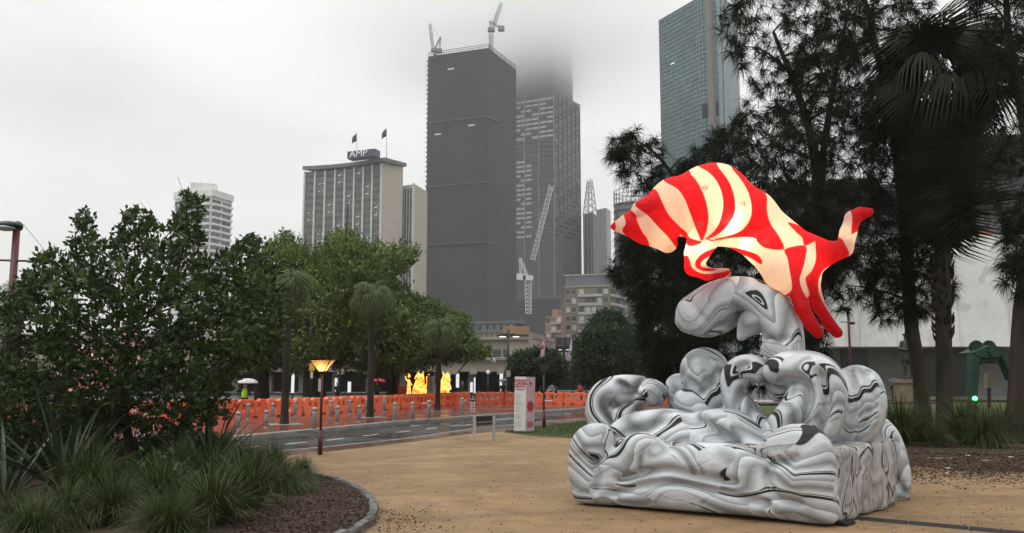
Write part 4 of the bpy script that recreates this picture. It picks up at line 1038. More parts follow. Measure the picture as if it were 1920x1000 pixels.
for k in range(9): x = 560 + k * 47; b.part('bracket', m_concd, 'L', sx(x), sx(x) + (1.8 if k == 6 else 0.8), zf(702), zf(692), 0.5, 0.4)
for k in range(9):
    x = 880 + k * 9; b.part('roof_post', m_scaf, 'L', sx(x), sx(x) + 0.12, zf(632), zf(622), 0.1, 0.1)
b.part('roof_rail', m_scaf, 'L', sx(860), sx(950), zf(623.5), zf(622.5), 0.1, 0.1)
b = Bld('elevated_roadway', 'dark elevated roadway with railings and lit openings beyond the small trees', (985, 118), (1330, 114), (1400, 130), None, 10, 'bridge')
z2 = lambda y: zf(y, 116); Ln = b.len['L']; sx = lambda x: (x - 985) / 345 * Ln
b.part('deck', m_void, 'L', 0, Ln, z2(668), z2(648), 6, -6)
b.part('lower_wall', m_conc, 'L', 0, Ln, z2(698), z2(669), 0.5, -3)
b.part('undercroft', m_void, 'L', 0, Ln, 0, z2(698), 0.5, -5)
b.part('rail_band', M('roadway_screen', (0.055, 0.055, 0.06)), 'L', 0, Ln, z2(647.5), z2(632), 0.2, -0.3)
for k in range(30): b.part('rail_post', m_scaf, 'L', Ln * k / 30, Ln * k / 30 + 0.15, z2(648), z2(631), 0.15, 0)
m_glow = M('lit_opening', (0.6, 0.6, 0.58), emit=(1, 0.97, 0.9), estr=0.45)
for x in (1004, 1022, 1035, 1048, 1062, 1080, 1098, 1118, 1230): b.part('lit_opening', m_glow, 'L', sx(x), sx(x + 6), z2(656.5), z2(655), 0.1, 0)
for (x0, x1) in ((1043, 1056), (1060, 1072), (1215, 1228)): b.part('window', W_PALE, 'L', sx(x0), sx(x1), z2(677), z2(660.5), 0.1, 0.0)

# --- white concrete building on the right
t = NT('stained_white_concrete'); v = t.coord(); n1 = t.noise(0.25, 4, 0.6, v); n2 = t.noise(0.5, 4, 0.6, t.coord((1, 1, 0.06)), 0.8); n3 = t.noise(0.3, 3, 0.5, v, 1.0)
col = t.mixc(t.mapr(n1, 0.35, 0.65, 0, 1), (0.64, 0.64, 0.62), (0.78, 0.78, 0.76))
col = t.mixc(t.mapr(n2, 0.53, 0.62, 0, 0.55), col, (0.34, 0.335, 0.315)); col = t.mixc(t.mapr(n3, 0.62, 0.65, 0, 0.4), col, (0.38, 0.37, 0.35))
t.l(col, t.b.inputs['Base Color']); t.b.inputs['Roughness'].default_value = 0.7; t.bump(t.noise(1.5, 4, 0.6, v), 0.15, 0.05); m_stain = t.m
d0 = 66; zf = lambda y: zat(y, d0)
b = Bld('concrete_hall', 'stained white concrete hall with dark recessed base behind the right hand trees', (1538, 66.2), (2150, 66), (2200, 90), None, 10)
Ln = b.len['L']; sx = lambda x: (x - 1538) / 612 * Ln
for (x0, x1) in ((1538, 1604), (1604.6, 1700), (1700.6, 1790), (1790.6, 1930), (1930.6, 2150)):
    b.part('wall_panel', m_stain, 'L', sx(x0), sx(x1), zf(650), zf(440), 10, -10)
b.part('base_wall', M('grey_base', (0.24, 0.24, 0.23), 0.7, 0.2, 0.15, 0.4), 'L', 0, Ln, -0.4, zf(650), 1, -6)
for (x0, x1) in ((1614, 1664), (1778, 1873), (1960, 2100)): b.part('dark_doorway', M('doorway_dark', (0.012, 0.013, 0.016), 0.3, 0.5), 'L', sx(x0), sx(x1), -0.4, zf(650) - 0.05, 0.2, -5.0)
b.part('plinth', M('plinth_grey', (0.16, 0.155, 0.145)), 'L', -2, Ln, -0.4, 0.25, 1.0, -0.5)
b.part('upper_storey', M('upper_dark', (0.035, 0.035, 0.038), 0.4, 0.4), 'L', sx(1600), Ln, zf(440), zf(352), 8, -11)
b.part('roof_slab', M('slab_dark', (0.07, 0.07, 0.07)), 'L', sx(1590), Ln, zf(352), zf(340), 10, -11)
b.part('upper_block', M('slab_dark', (0.07, 0.07, 0.07)), 'L', sx(1825), Ln, zf(340), zf(232), 9, -12)
for k in range(12): b.part('balcony_post', m_scaf, 'L', sx(1610) + k * 1.9, sx(1610) + k * 1.9 + 0.08, zf(440), zf(415), 0.08, -0.4)
b.part('balcony_rail', m_scaf, 'L', sx(1610), sx(1900), zf(416), zf(414), 0.1, -0.4)
b.part('red_planter', M('planter_red', (0.30, 0.06, 0.05)), 'L', sx(1840), sx(1872), zf(440) , zf(428), 0.5, -0.9)
for k in range(7): b.part('window', W_MID, 'L', sx(1615) + k * 3.2, sx(1615) + k * 3.2 + 2.6, zf(425), zf(360), 0.08, -3)
d_ = Bld('dark_pavilion', 'black block with a flat roof behind the striped animal and trees', (1440, 90), (1650, 88), (1680, 100), M('pavilion_dark', (0.022, 0.023, 0.025), 0.4), zat(345, 88))
d_.part('fascia', m_scaf, 'L', -0.5, d_.len['L'] + 0.5, d_.z1, d_.z1 + 0.6, 0.8, -0.3)

# ================================================================== vegetation
def leaf_mat(name, c_dark, c_light, rough=0.45, trans=0.25, spec=0.35):
    t = NT(name); a = t.n('ShaderNodeAttribute'); a.attribute_name = 'tint'
    n = t.noise(0.8, 3, 0.6, t.coord())
    f = t.math('ADD', t.math('MULTIPLY', a.outputs['Fac'], 0.8), t.math('MULTIPLY', n, 0.25))
    col = t.mixc(f, c_dark, c_light); t.l(col, t.b.inputs['Base Color'])
    t.b.inputs['Roughness'].default_value = rough; t.b.inputs['Specular IOR Level'].default_value = spec
    if trans:
        tr = t.n('ShaderNodeBsdfTranslucent'); t.l(col, tr.inputs[0]); ms = t.n('ShaderNodeMixShader'); ms.inputs[0].default_value = trans
        t.l(t.b.outputs[0], ms.inputs[1]); t.l(tr.outputs[0], ms.inputs[2]); t.l(ms.outputs[0], t.o.inputs[0])
    return t.m
L_SHRUB = leaf_mat('shrub_leaf', (0.010, 0.022, 0.007), (0.090, 0.14, 0.03))
L_FIG = leaf_mat('fig_leaf', (0.045, 0.080, 0.018), (0.19, 0.25, 0.055))
L_SMALL = leaf_mat('round_tree_leaf', (0.016, 0.032, 0.013), (0.055, 0.085, 0.03))
L_CAS = leaf_mat('casuarina_needle', (0.008, 0.011, 0.007), (0.030, 0.037, 0.020), 0.8, 0.10, 0.06)
L_PALM = leaf_mat('palm_frond_green', (0.03, 0.052, 0.016), (0.13, 0.17, 0.05), 0.5, 0.2)
L_FANP = leaf_mat('fan_palm_dark', (0.010, 0.013, 0.008), (0.038, 0.044, 0.026), 0.7, 0.10, 0.1)
L_FLAX = leaf_mat('flax_leaf', (0.016, 0.026, 0.013), (0.06, 0.085, 0.032), 0.4, 0.1, 0.4)
L_GRASS = leaf_mat('tuft_blade', (0.014, 0.024, 0.006), (0.085, 0.115, 0.025), 0.5, 0.2)
BARK = M('dark_bark', (0.030, 0.025, 0.020), 0.85, 0.2, 0.4, 3, bump=0.6, bscale=14, sc3=(1, 1, 0.25), bdist=0.05)
BARK2 = M('grey_brown_bark', (0.044, 0.034, 0.026), 0.85, 0.2, 0.4, 2.5, bump=0.7, bscale=10, sc3=(1, 1, 0.3), bdist=0.06)

def unit(v): return v / np.maximum(np.linalg.norm(v, axis=1, keepdims=True), 1e-9)
def leaves(name, pos, dirs, length, width, tint, droop=0.0, fold=0.25):
    """one folded rhombic leaf per row"""
    n = len(pos); d = unit(dirs)
    if droop: d = unit(d + np.array([0, 0, -droop]))
    r = RNG.normal(size=(n, 3)); s = unit(np.cross(d, r)); up = np.cross(s, d)
    L = np.asarray(length).reshape(-1, 1) * np.ones((n, 1)); W = np.asarray(width).reshape(-1, 1) * np.ones((n, 1))
    mid = pos + d * L * 0.55
    V = np.stack([pos, mid + s * W / 2 + up * W * fold, pos + d * L, mid - s * W / 2 + up * W * fold], 1).reshape(-1, 3)
    F = np.arange(4 * n).reshape(-1, 4)
    me = mesh_np(name, V, F, False)
    at = me.attributes.new('tint', 'FLOAT', 'POINT'); at.data.foreach_set('value', np.repeat(np.asarray(tint, np.float32), 4))
    return me
def in_poly(x, y, poly):
    return poly_sdf(x, y, poly)
def sample_region(poly, n, d0, thick, edge=60.0, squash=1.0):
    """points inside a crown whose outline was measured in the photo, with real depth thickest in the middle"""
    poly = [tuple(p) for p in smooth_curve(poly, 3, True)]
    xs = [p[0] for p in poly]; ys = [p[1] for p in poly]; out = []
    while len(out) < n:
        x = RNG.uniform(min(xs), max(xs), 4 * n); y = RNG.uniform(min(ys), max(ys), 4 * n)
        s = -poly_sdf(x, y, poly); ok = s > 0
        for a, b_, c in zip(x[ok], y[ok], s[ok]):
            k = math.sqrt(max(0.0, 1 - (1 - min(c / edge, 1)) ** 2))
            u = RNG.uniform(-1, 1); u = math.copysign(abs(u) ** 0.7, u)
            out.append(P(a, b_, d0 + u * thick * k)); 
            if len(out) >= n: break
    return np.array([tuple(p) for p in out])
def branches(root, trunk_pts, trunk_r, targets, mat, name='limb', r0=0.06, r1=0.015, twig=True, sag=0.1, n_limb=14, trunk_name='trunk', from_frac=0.35, reach=99.0):
    """trunk plus curved limbs that reach targets inside the crown, each limb a mesh of its own"""
    tp = [np.array(q, float) for q in smooth_curve([tuple(p) for p in trunk_pts], 5)]
    tr = [float(q[0]) for q in smooth_curve([(r,) for r in trunk_r], 5)]
    MB().tube(tp, tr, 9).build(trunk_name, mat, root)
    tpa = np.array(tp); lo = int(len(tp) * from_frac)
    near_ = np.linalg.norm(targets[:, None, :] - tpa[None, lo:, :], axis=2).min(1) < reach
    idx = np.flatnonzero(near_); idx = RNG.permutation(idx) if len(idx) else idx
    for k in idx[:n_limb]:
        t_ = targets[k]
        cand = tpa[lo:]; below = cand[:, 2] - t_[2]
        j = int(np.argmin(np.linalg.norm(cand - t_, axis=1) + np.maximum(below + 0.15 * np.linalg.norm(cand[:, :2] - t_[:2], axis=1), 0) * 2))
        a = cand[j]; mid = (a + t_) / 2 + RNG.normal(0, 0.06, 3) * np.linalg.norm(t_ - a) + np.array([0, 0, sag * np.linalg.norm(t_ - a)])
        pts = smooth_curve([a, mid, t_], 5); ra = min(tr[lo + j] * 0.6, r0 * (0.5 + np.linalg.norm(t_ - a) * 0.25))
        b_ = MB().tube(pts, [ra + (r1 - ra) * i / (len(pts) - 1) for i in range(len(pts))], 6, caps=False)
        if twig:
            for i in range(3, len(pts) - 1, 2):
                e = pts[i] + RNG.normal(0, 1, 3) * 0.22 * np.linalg.norm(t_ - a); b_.tube([pts[i], (pts[i] + e) / 2 + np.array([0, 0, 0.03]), e], [ra * 0.35, ra * 0.25, r1 * 0.5], 4, caps=False)
        b_.build(name, mat, root)

def leafy_crown(root, regions, per, Lr, Wr, mat, spread, name='crown', top_tint=True, axis_up=0.6, dens=None):
    C_ = np.concatenate([sample_region(*rg) for rg in regions])
    n = len(C_); c0 = C_.mean(0)
    out = unit(C_ - c0 + np.array([0, 0, 0.3])); ax = unit(out + np.array([0, 0, axis_up]) + RNG.normal(0, 0.35, (n, 3)))
    pos = np.repeat(C_, per, 0); A = np.repeat(ax, per, 0); m = len(pos)
    d = unit(A * RNG.uniform(0.2, 1.0, (m, 1)) + RNG.normal(0, 0.6, (m, 3)))
    pos = pos + A * RNG.uniform(-spread, spread, (m, 1)) * 0.6 + RNG.normal(0, spread * 0.4, (m, 3))
    zt = (C_[:, 2] - C_[:, 2].min()) / np.ptp(C_[:, 2])
    tint = np.clip(0.10 + 0.30 * RNG.random(n) + (RNG.random(n) < 0.14) * 0.5, 0, 1)
    T = np.clip(np.repeat(tint, per) + RNG.normal(0, 0.1, m), 0, 1)
    me = leaves(name, pos, d, RNG.uniform(*Lr, m), RNG.uniform(*Wr, m), T)
    link(name, me, mat, root)
    return C_

# --- shrub tree at left
base = G(240, 893, GZ)
sh = thing('broadleaf_tree', 'dark broadleaf tree with upright leafy shoots in the garden bed at left', 'tree', base)
crown = [(-40, 575), (20, 548), (60, 510), (75, 478), (108, 472), (125, 490), (138, 440), (150, 400), (166, 400), (178, 440), (196, 462), (222, 440), (240, 396), (268, 398), (290, 425), (318, 428), (343, 372), (368, 374), (384, 420), (376, 480), (410, 482), (448, 456), (486, 450), (512, 500), (536, 560), (530, 630), (490, 680), (444, 705), (425, 745), (418, 795), (330, 805), (200, 812), (100, 805), (0, 800), (-40, 720)]
CS = leafy_crown(sh, [(crown, 2050, 13.6, 1.7, 90)], 12, (0.09, 0.15), (0.045, 0.07), L_SHRUB, 0.09, axis_up=1.0)
br = [(240, 893, 13.6), (243, 840, 13.6), (232, 760, 13.5), (238, 660, 13.5), (250, 540, 13.5)]
branches(sh, [P(*q) for q in br], [0.10, 0.085, 0.07, 0.05, 0.02], CS, BARK, n_limb=26, r0=0.045, r1=0.008)
for q in ((155, 410), (250, 405), (357, 380), (90, 490)):      # leading shoots
    p1 = P(q[0], q[1], 13.6); p0 = P(q[0] * 0.75 + 60, q[1] + 150, 13.6); MB().tube([p0, (p0 + p1) / 2 + Vector((0.04, 0, 0)), p1], [0.02, 0.014, 0.006], 5).build('shoot', BARK, sh)

# --- fig trees over the plaza
def fig(label, trunk, regs, n, d0, nlimb=16, thick=4.5, mat=None, leaf=(0.22, 0.36), wid=(0.09, 0.15), rt=(0.5, 0.42, 0.3, 0.16), per=16, name='fig_tree', spread=0.45, limb_r=0.14):
    bx = G(trunk[0][0], trunk[0][1], 0.09)
    r_ = thing(name, label, 'tree', (P(trunk[0][0], trunk[0][1], d0).x, d0, 0.09 if d0 < 57 else -0.2))
    C_ = leafy_crown(r_, [(rg, n, d0, thick, 70) for rg in regs], per, leaf, wid, mat or L_FIG, spread, axis_up=0.5)
    tp = [P(x, y, d0) for x, y in trunk]; tp[0] = Vector((tp[0].x, d0, 0.0 if d0 < 57 else -0.3))
    branches(r_, tp, rt, C_, BARK, n_limb=nlimb, r0=limb_r, r1=0.03, from_frac=0.4)
    return r_
fig('leafy fig tree nearest the dark shrub tree, behind the left palm', [(492, 748), (492, 700), (505, 640), (515, 560)], [[(425, 640), (432, 560), (462, 495), (500, 466), (535, 440), (560, 452), (585, 500), (605, 560), (610, 620), (580, 680), (500, 692), (440, 690)]], 1300, 50)
fig('largest fig tree with thick dark trunk behind the lit lamp', [(592, 748), (590, 700), (610, 650), (650, 560)], [[(545, 650), (548, 560), (580, 492), (622, 450), (652, 438), (690, 462), (740, 465), (776, 466), (770, 492), (742, 520), (770, 556), (800, 600), (785, 680), (700, 694), (620, 684), (560, 692)]], 2300, 48, 22, 5.5, rt=(0.75, 0.6, 0.42, 0.2))
fig('lower spreading fig tree reaching out toward the station front', [(735, 748), (738, 705), (752, 670), (770, 620)], [[(705, 650), (740, 580), (790, 562), (840, 585), (872, 600), (884, 640), (915, 655), (902, 668), (850, 672), (800, 686), (740, 694)]], 1100, 52, 14, 4.0, rt=(0.4, 0.34, 0.24, 0.12))
fig('round dense small tree between the flags', [(1145, 735), (1145, 712), (1146, 690), (1145, 650)], [[(1076, 684), (1082, 642), (1100, 622), (1130, 612), (1165, 618), (1195, 640), (1208, 672), (1212, 702), (1180, 718), (1110, 720), (1080, 710)]], 1000, 56, 12, 2.6, L_SMALL, (0.18, 0.3), (0.08, 0.13), (0.22, 0.2, 0.15, 0.08), name='small_tree', spread=0.3, limb_r=0.08)
fig('pale topped tree rising behind the round small tree', [(1140, 735), (1140, 690), (1140, 650), (1138, 620)], [[(1098, 640), (1106, 604), (1134, 586), (1162, 594), (1184, 622), (1190, 655), (1110, 660)]], 600, 66, 8, 2.2, L_SMALL, (0.25, 0.45), (0.07, 0.11), (0.22, 0.2, 0.15, 0.08), name='small_tree', spread=0.35, limb_r=0.08)
fig('low dark tree behind the festival sign and unlit lamp', [(1006, 742), (1006, 720), (1006, 700), (1005, 680)], [[(953, 692), (964, 668), (1000, 656), (1036, 660), (1058, 680), (1062, 706), (1030, 722), (970, 720)]], 700, 62, 10, 2.2, L_SMALL, (0.18, 0.3), (0.08, 0.12), (0.2, 0.18, 0.13, 0.07), name='small_tree', spread=0.28, limb_r=0.07)

# --- casuarinas on the right
def needles(name, C_, per, Lr, width, tintv):
    n = len(C_); pos = np.repeat(C_, per, 0); m = len(pos)
    ax = np.repeat(unit(RNG.normal(0, 1, (n, 3)) * np.array([1, 1, 0.5])), per, 0)
    d = unit(ax * 0.6 + RNG.normal(0, 0.55, (m, 3)) + np.array([0, 0, -0.25])); L = RNG.uniform(*Lr, m)[:, None]
    s = unit(np.cross(d, RNG.normal(size=(m, 3)))); w = width / 2
    p1 = pos + d * L * 0.55; p2 = p1 + unit(d + np.array([0, 0, -0.9])) * L * 0.45
    V = np.stack([pos - s * w, pos + s * w, p1 + s * w, p1 - s * w, p2], 1).reshape(-1, 3)
    i = np.arange(m)[:, None] * 5
    F = np.concatenate([i + np.array([[0, 1, 2]]), i + np.array([[0, 2, 3]]), i + np.array([[3, 2, 4]])])
    me = mesh_np(name, V, F, False)
    T = np.clip(np.repeat(RNG.random(n) * 0.7, per) + RNG.normal(0, .12, m) + tintv, 0, 1)
    at = me.attributes.new('tint', 'FLOAT', 'POINT'); at.data.foreach_set('value', np.repeat(T.astype(np.float32), 5))
    return me
def casuarina(label, trunks, regs, d0, nlimb, per=46, width=0.014, base=None):
    r_ = thing('casuarina_tree', label, 'tree', base)
    C_ = np.concatenate([sample_region(pg, n, d0 + dd, th, 80) for pg, n, th, dd in regs])
    link('crown', needles('crown', C_, per, (0.28, 0.62), width, 0.0), L_CAS, r_)
    for k, (tp, tr) in enumerate(trunks):
        pts = [P(x, y, d0) for x, y in tp]
        if k == 0: pts[0] = Vector((pts[0].x, d0, GZ - 0.05))
        branches(r_, pts, tr, C_, BARK if k else BARK2, n_limb=nlimb if k == 0 else nlimb // 2, r0=0.05, r1=0.008, from_frac=0.25, sag=0.06, reach=2.6)
    return r_
dA = 25.0
A1 = [(1250, 370), (1290, 290), (1345, 245), (1400, 205), (1450, 200), (1480, 150), (1500, 60), (1560, 40), (1620, 100), (1640, 200), (1640, 300), (1652, 400), (1640, 470), (1560, 500), (1480, 450), (1400, 400), (1320, 350)]
A2 = [(1352, 10), (1400, -40), (1600, -40), (1640, 60), (1600, 130), (1500, 150), (1440, 170), (1405, 215), (1378, 130), (1350, 60)]
A3 = [(1138, 275), (1175, 242), (1225, 250), (1252, 285), (1248, 380), (1210, 370), (1150, 310)]
A4 = [(1148, 490), (1200, 400), (1290, 300), (1330, 390), (1300, 470), (1330, 560), (1330, 690), (1250, 720), (1200, 650), (1195, 570), (1150, 525)]
A5 = [(1300, 390), (1420, 400), (1560, 400), (1580, 470), (1550, 560), (1540, 690), (1440, 730), (1330, 720), (1300, 560)]
casuarina('tallest dark casuarina behind the striped inflatable animal', [([(1520, 800), (1522, 650), (1520, 500), (1532, 330), (1505, 200), (1450, 60)], [0.3, 0.26, 0.22, 0.17, 0.12, 0.05]), ([(1522, 620), (1548, 450), (1540, 330), (1560, 180), (1590, 20)], [0.18, 0.15, 0.13, 0.09, 0.04]), ([(1518, 560), (1420, 480), (1330, 420), (1240, 300), (1190, 262)], [0.15, 0.11, 0.08, 0.05, 0.02])],
          [(A1, 850, 2.6, 0), (A2, 260, 2.0, 0), (A3, 90, 0.8, 0), (A4, 950, 2.0, 0.5), (A5, 800, 1.8, 0.6)], dA, 34, base=(P(1520, 800, dA).x, dA, GZ))
B1 = [(1600, -40), (1730, -40), (1740, 60), (1715, 150), (1740, 250), (1640, 300), (1612, 200), (1620, 100)]
B2 = [(1622, 490), (1680, 440), (1760, 450), (1790, 540), (1740, 590), (1690, 600), (1640, 605)]
B3 = [(1545, 490), (1640, 440), (1660, 500), (1620, 560), (1570, 585), (1548, 545)]
dB = 26.5
casuarina('leaning casuarina left of the fan palm', [([(1731, 808), (1728, 750), (1723, 690), (1710, 620), (1702, 520), (1694, 400), (1687, 330), (1672, 220), (1645, 100), (1622, 0)], [0.34, 0.25, 0.23, 0.22, 0.21, 0.19, 0.18, 0.15, 0.11, 0.07])],
          [(B1, 230, 1.6, 0), (B2, 220, 1.0, 0), (B3, 80, 0.9, 0), ([(1640, 200), (1740, 240), (1730, 440), (1640, 420)], 170, 1.4, 0)], dB, 26, base=(P(1722, 806, dB).x, dB, GZ))
D1 = [(1815, -40), (1940, -40), (1960, 230), (1895, 170), (1840, 90)]; D2 = [(1880, 430), (1960, 400), (1960, 620), (1890, 540)]; D3 = [(1850, 230), (1960, 240), (1960, 440), (1870, 420)]
dD = 21.5
casuarina('dark casuarina cut by the right edge of the picture', [([(1912, 832), (1910, 700), (1918, 560), (1940, 420), (1924, 250), (1895, 100), (1885, -20)], [0.34, 0.24, 0.21, 0.18, 0.14, 0.11, 0.07])],
          [(D1, 170, 1.2, 0), (D2, 110, 1.0, 0), (D3, 90, 1.0, 0)], dD, 18, base=(P(1906, 832, dD).x, dD, GZ))

# --- palms
def fan_frond(pet, rad, nseg, droop, seed):
    rg = np.random.default_rng(seed); V = []; F = []; 
    def quad(a, b_, c, d): i = len(V); V.extend([a, b_, c, d]); F.append((i, i + 1, i + 2, i + 3))
    e = np.array([pet, 0, -0.06 * pet])
    quad(np.array([0, -0.02, 0]), np.array([0, 0.02, 0]), e + [0, 0.015, 0], e - [0, 0.015, 0])
    for k in range(nseg):
        a = R(-150 + 300 * (k + 0.5) / nseg); L = rad * (0.75 + 0.25 * math.cos(a)) * rg.uniform(0.9, 1.08)
        d = np.array([math.cos(a), math.sin(a), 0.1 + 0.12 * rg.normal()]); s = np.array([-math.sin(a), math.cos(a), 0]); w = rad * 0.036
        p1 = e + d * L * 0.5; p2 = e + d * L * 0.75 + np.array([0, 0, -droop * L * 0.22]); p3 = e + d * L * 0.88 + np.array([0, 0, -droop * L * 0.6])
        quad(e, e, p1 + s * w, p1 - s * w); quad(p1 - s * w, p1 + s * w, p2 + s * w * 0.7, p2 - s * w * 0.7); quad(p2 - s * w * 0.7, p2 + s * w * 0.7, p3 + s * 0.003, p3 - s * 0.003)
    V = np.array(V); me = mesh_np('frond', V, np.array(F), False)
    at = me.attributes.new('tint', 'FLOAT', 'POINT'); at.data.foreach_set('value', (rg.random(len(V)) * 0.3 + 0.2 + 0.3 * (V[:, 0] > pet + rad * .4)).astype(np.float32))
    return me
def palm(label, basept, top, tr, fr, meshes, mat, name='cabbage_palm', nf=40, pitch=(-75, 60), boots=False, skirt=0):
    r_ = thing(name, label, 'palm', basept)
    pts = smooth_curve([tuple(basept - Vector((0, 0, 0.1))), tuple(basept + (top - basept) * 0.06), tuple(basept + (top - basept) * 0.5), tuple(top)], 5)
    rr = smooth_curve([(tr[0],), (tr[1],), (tr[1] * 0.95,), (tr[2],)], 5)
    MB().tube(pts, [float(q[0]) for q in rr], 10).build('trunk', fr, r_)
    if boots:
        for k in range(110):
            f = RNG.uniform(0.26, 0.5); a = RNG.uniform(0, 6.283); c = Vector(basept) + (top - basept) * f; o = Vector((math.cos(a), math.sin(a), 0)) * tr[1] * 0.92
            MB().tube([c + o, c + o * 1.25 + Vector((0, 0, 0.10)), c + o * 1.42 + Vector((0, 0, 0.24))], [0.05, 0.04, 0.012], 4).build('leaf_stub', BARK, r_)
    for k in range(nf + skirt):
        o = bpy.data.objects.new('frond', meshes[k % len(meshes)]); COL.objects.link(o); o.parent = r_
        f = (k + 0.5) / nf; az = k * 2.39996 + RNG.normal(0, 0.15)
        if k < nf: el = R(pitch[0] + (pitch[1] - pitch[0]) * (1 - f) ** 0.8) ; off = top - basept + Vector((0, 0, 0.5 * (1 - f) * tr[1] * 3))
        else: el = R(RNG.uniform(-86, -66)); off = (top - basept) * RNG.uniform(0.72, 0.99)
        o.location = off; o.rotation_euler = (RNG.normal(0, 0.45), -el + RNG.normal(0, 0.16), az); s = RNG.uniform(0.85, 1.1); o.scale = (s, s, s)
        if len(o.data.materials) == 0: o.data.materials.append(mat)
    return r_
cab = [fan_frond(0.5, 0.55, 26, 2.4, 10 + i) for i in range(4)]
for (x, yb, yc, d0, lab) in ((533, 796, 545, None, 'cabbage palm with grey trunk left of the lit lamp'), (694, 783, 560, None, 'cabbage palm with dark trunk between lit lamp and station'), (820, 771, 625, None, 'short cabbage palm in front of the glowing lanterns')):
    bp = G(x, yb, 0.09); tp = P(x + (8 if x == 533 else 4), yc, bp.y)
    palm(lab, bp, tp, (0.26, 0.15, 0.13), BARK, cab, L_PALM, nf=24, pitch=(-60, 60))
    MB().box((bp.x, bp.y, 0.095), (1.2, 1.2, 0.02), 0.5).build('tree_grate', m_kerb, bpy.data.objects[-1] if False else [o for o in COL.objects if o.get('label') == lab][0])
fan = [fan_frond(1.25, 1.3, 44, 2.2, 30 + i) for i in range(5)]
bp = G(1772, 814, GZ); tp = P(1762, 165, bp.y)
palm('tall fan palm with shaggy hanging skirt between two casuarinas', bp, tp, (0.42, 0.25, 0.23), BARK2, fan, L_FANP, 'fan_palm', 40, (-70, 80), True, 48)
bp = P(38, 560, 40); palm('feathery palm top behind the street lamp at far left', Vector((bp.x, 40, 0.0)), P(38, 560, 40), (0.25, 0.18, 0.16), BARK, cab, L_PALM, 'cabbage_palm', 26, (-40, 70))

# --- garden bed
m_mulch = ground_mat('bark_mulch', [(0.35, (0.028, 0.018, 0.013)), (0.65, (0.085, 0.056, 0.040))], 0.85, 0.7, (2, 14, 70), 0.2)
arc = [G(x, y, GZ) for x, y in ((585, 900), (618, 905), (648, 914), (675, 927), (693, 943), (701, 960), (697, 977), (682, 992), (655, 1010), (615, 1030))]
arc = [Vector(tuple(p)) for p in smooth_curve([tuple(p) for p in arc], 6)]
bedpts = [p for p in arc] + [Vector((-3.2, 5.0, 0)), Vector((-11, 5.0, 0)), G(-60, 900), G(200, 885), G(420, 872), G(520, 882)]
bed = structure(sheet('garden_bed', bedpts, m_mulch, GZ + 0.06))
t = NT('edging_stone'); oi = t.n('ShaderNodeObjectInfo'); c = t.coord(); nz = t.noise(9, 5, 0.65, c, 0.5)
col = t.mixc(oi.outputs['Random'], (0.075, 0.07, 0.062), (0.17, 0.165, 0.15)); col = t.mixc(t.mapr(nz, 0.42, 0.66, 0, 0.8), col, (0.05, 0.045, 0.035)); col = t.mixc(t.mapr(t.noise(4, 3, 0.6, c), 0.55, 0.7, 0, 0.6), col, (0.045, 0.06, 0.03))
t.l(col, t.b.inputs['Base Color']); t.b.inputs['Roughness'].default_value = 0.75; t.bump(nz, 0.8, 0.03); m_stone = t.m
dist = 0; last = 0; acc = [arc[0]]
segs = []; cur = arc[0]; L_target = 0.33
i = 0
while i < len(arc) - 1:
    a = arc[i]; j = i + 1; L = 0
    while j < len(arc) and L < L_target: L += (arc[j] - arc[j - 1]).length; j += 1
    segs.append((a, arc[j - 1])); i = j - 1
    L_target = random.uniform(0.22, 0.42)
for a, b_ in segs:
    d = b_ - a; Ln = d.length
    if Ln < 0.05: continue
    d.normalize(); n = Vector((-d.y, d.x, 0)); hh = random.uniform(0.085, 0.12); w = random.uniform(0.09, 0.12)
    bm = MB(); j = lambda s=0.012: Vector((random.uniform(-s, s), random.uniform(-s, s), random.uniform(-s, s)))
    o0 = a + d * 0.01; q = [o0 - n * w / 2, o0 + d * (Ln - 0.02) - n * w / 2, o0 + d * (Ln - 0.02) + n * w / 2, o0 + n * w / 2]
    ins = [c + (sum(q, Vector()) / 4 - c) * 0.14 for c in q]
    vs = [c + Vector((0, 0, -0.03)) + j() for c in q] + [c + Vector((0, 0, hh * 0.75)) + j() for c in q] + [c + Vector((0, 0, hh)) + j() for c in ins]
    fs = [(0, 1, 5, 4), (1, 2, 6, 5), (2, 3, 7, 6), (3, 0, 4, 7), (4, 5, 9, 8), (5, 6, 10, 9), (6, 7, 11, 10), (7, 4, 8, 11), (8, 9, 10, 11)]
    bm.add(vs, fs).build('edging_stone', m_stone, bed)
# bark chips near the edge
n = 9000; cx = RNG.uniform(430, 700, n); cy = RNG.uniform(895, 1000, n); bp2 = [(p.x, p.y) for p in bedpts]
pp = np.array([tuple(G(a, c, GZ + 0.065)) for a, c in zip(cx, cy)]); ok = poly_sdf(pp[:, 0], pp[:, 1], bp2) < -0.08; pp = pp[ok]
m = len(pp); dd = RNG.normal(size=(m, 3)) * np.array([1, 1, 0.25])
me = leaves('bark_chips', pp, dd, RNG.uniform(0.02, 0.05, m), RNG.uniform(0.012, 0.025, m), RNG.random(m))
tt = leaf_mat('bark_chip', (0.022, 0.015, 0.011), (0.13, 0.085, 0.062), 0.8, 0, 0.2)
chips = link('bark_chips', me, tt); stuff(chips); chips['label'] = 'dark bark chips covering the garden bed beside the edging stones'; chips['category'] = 'mulch'

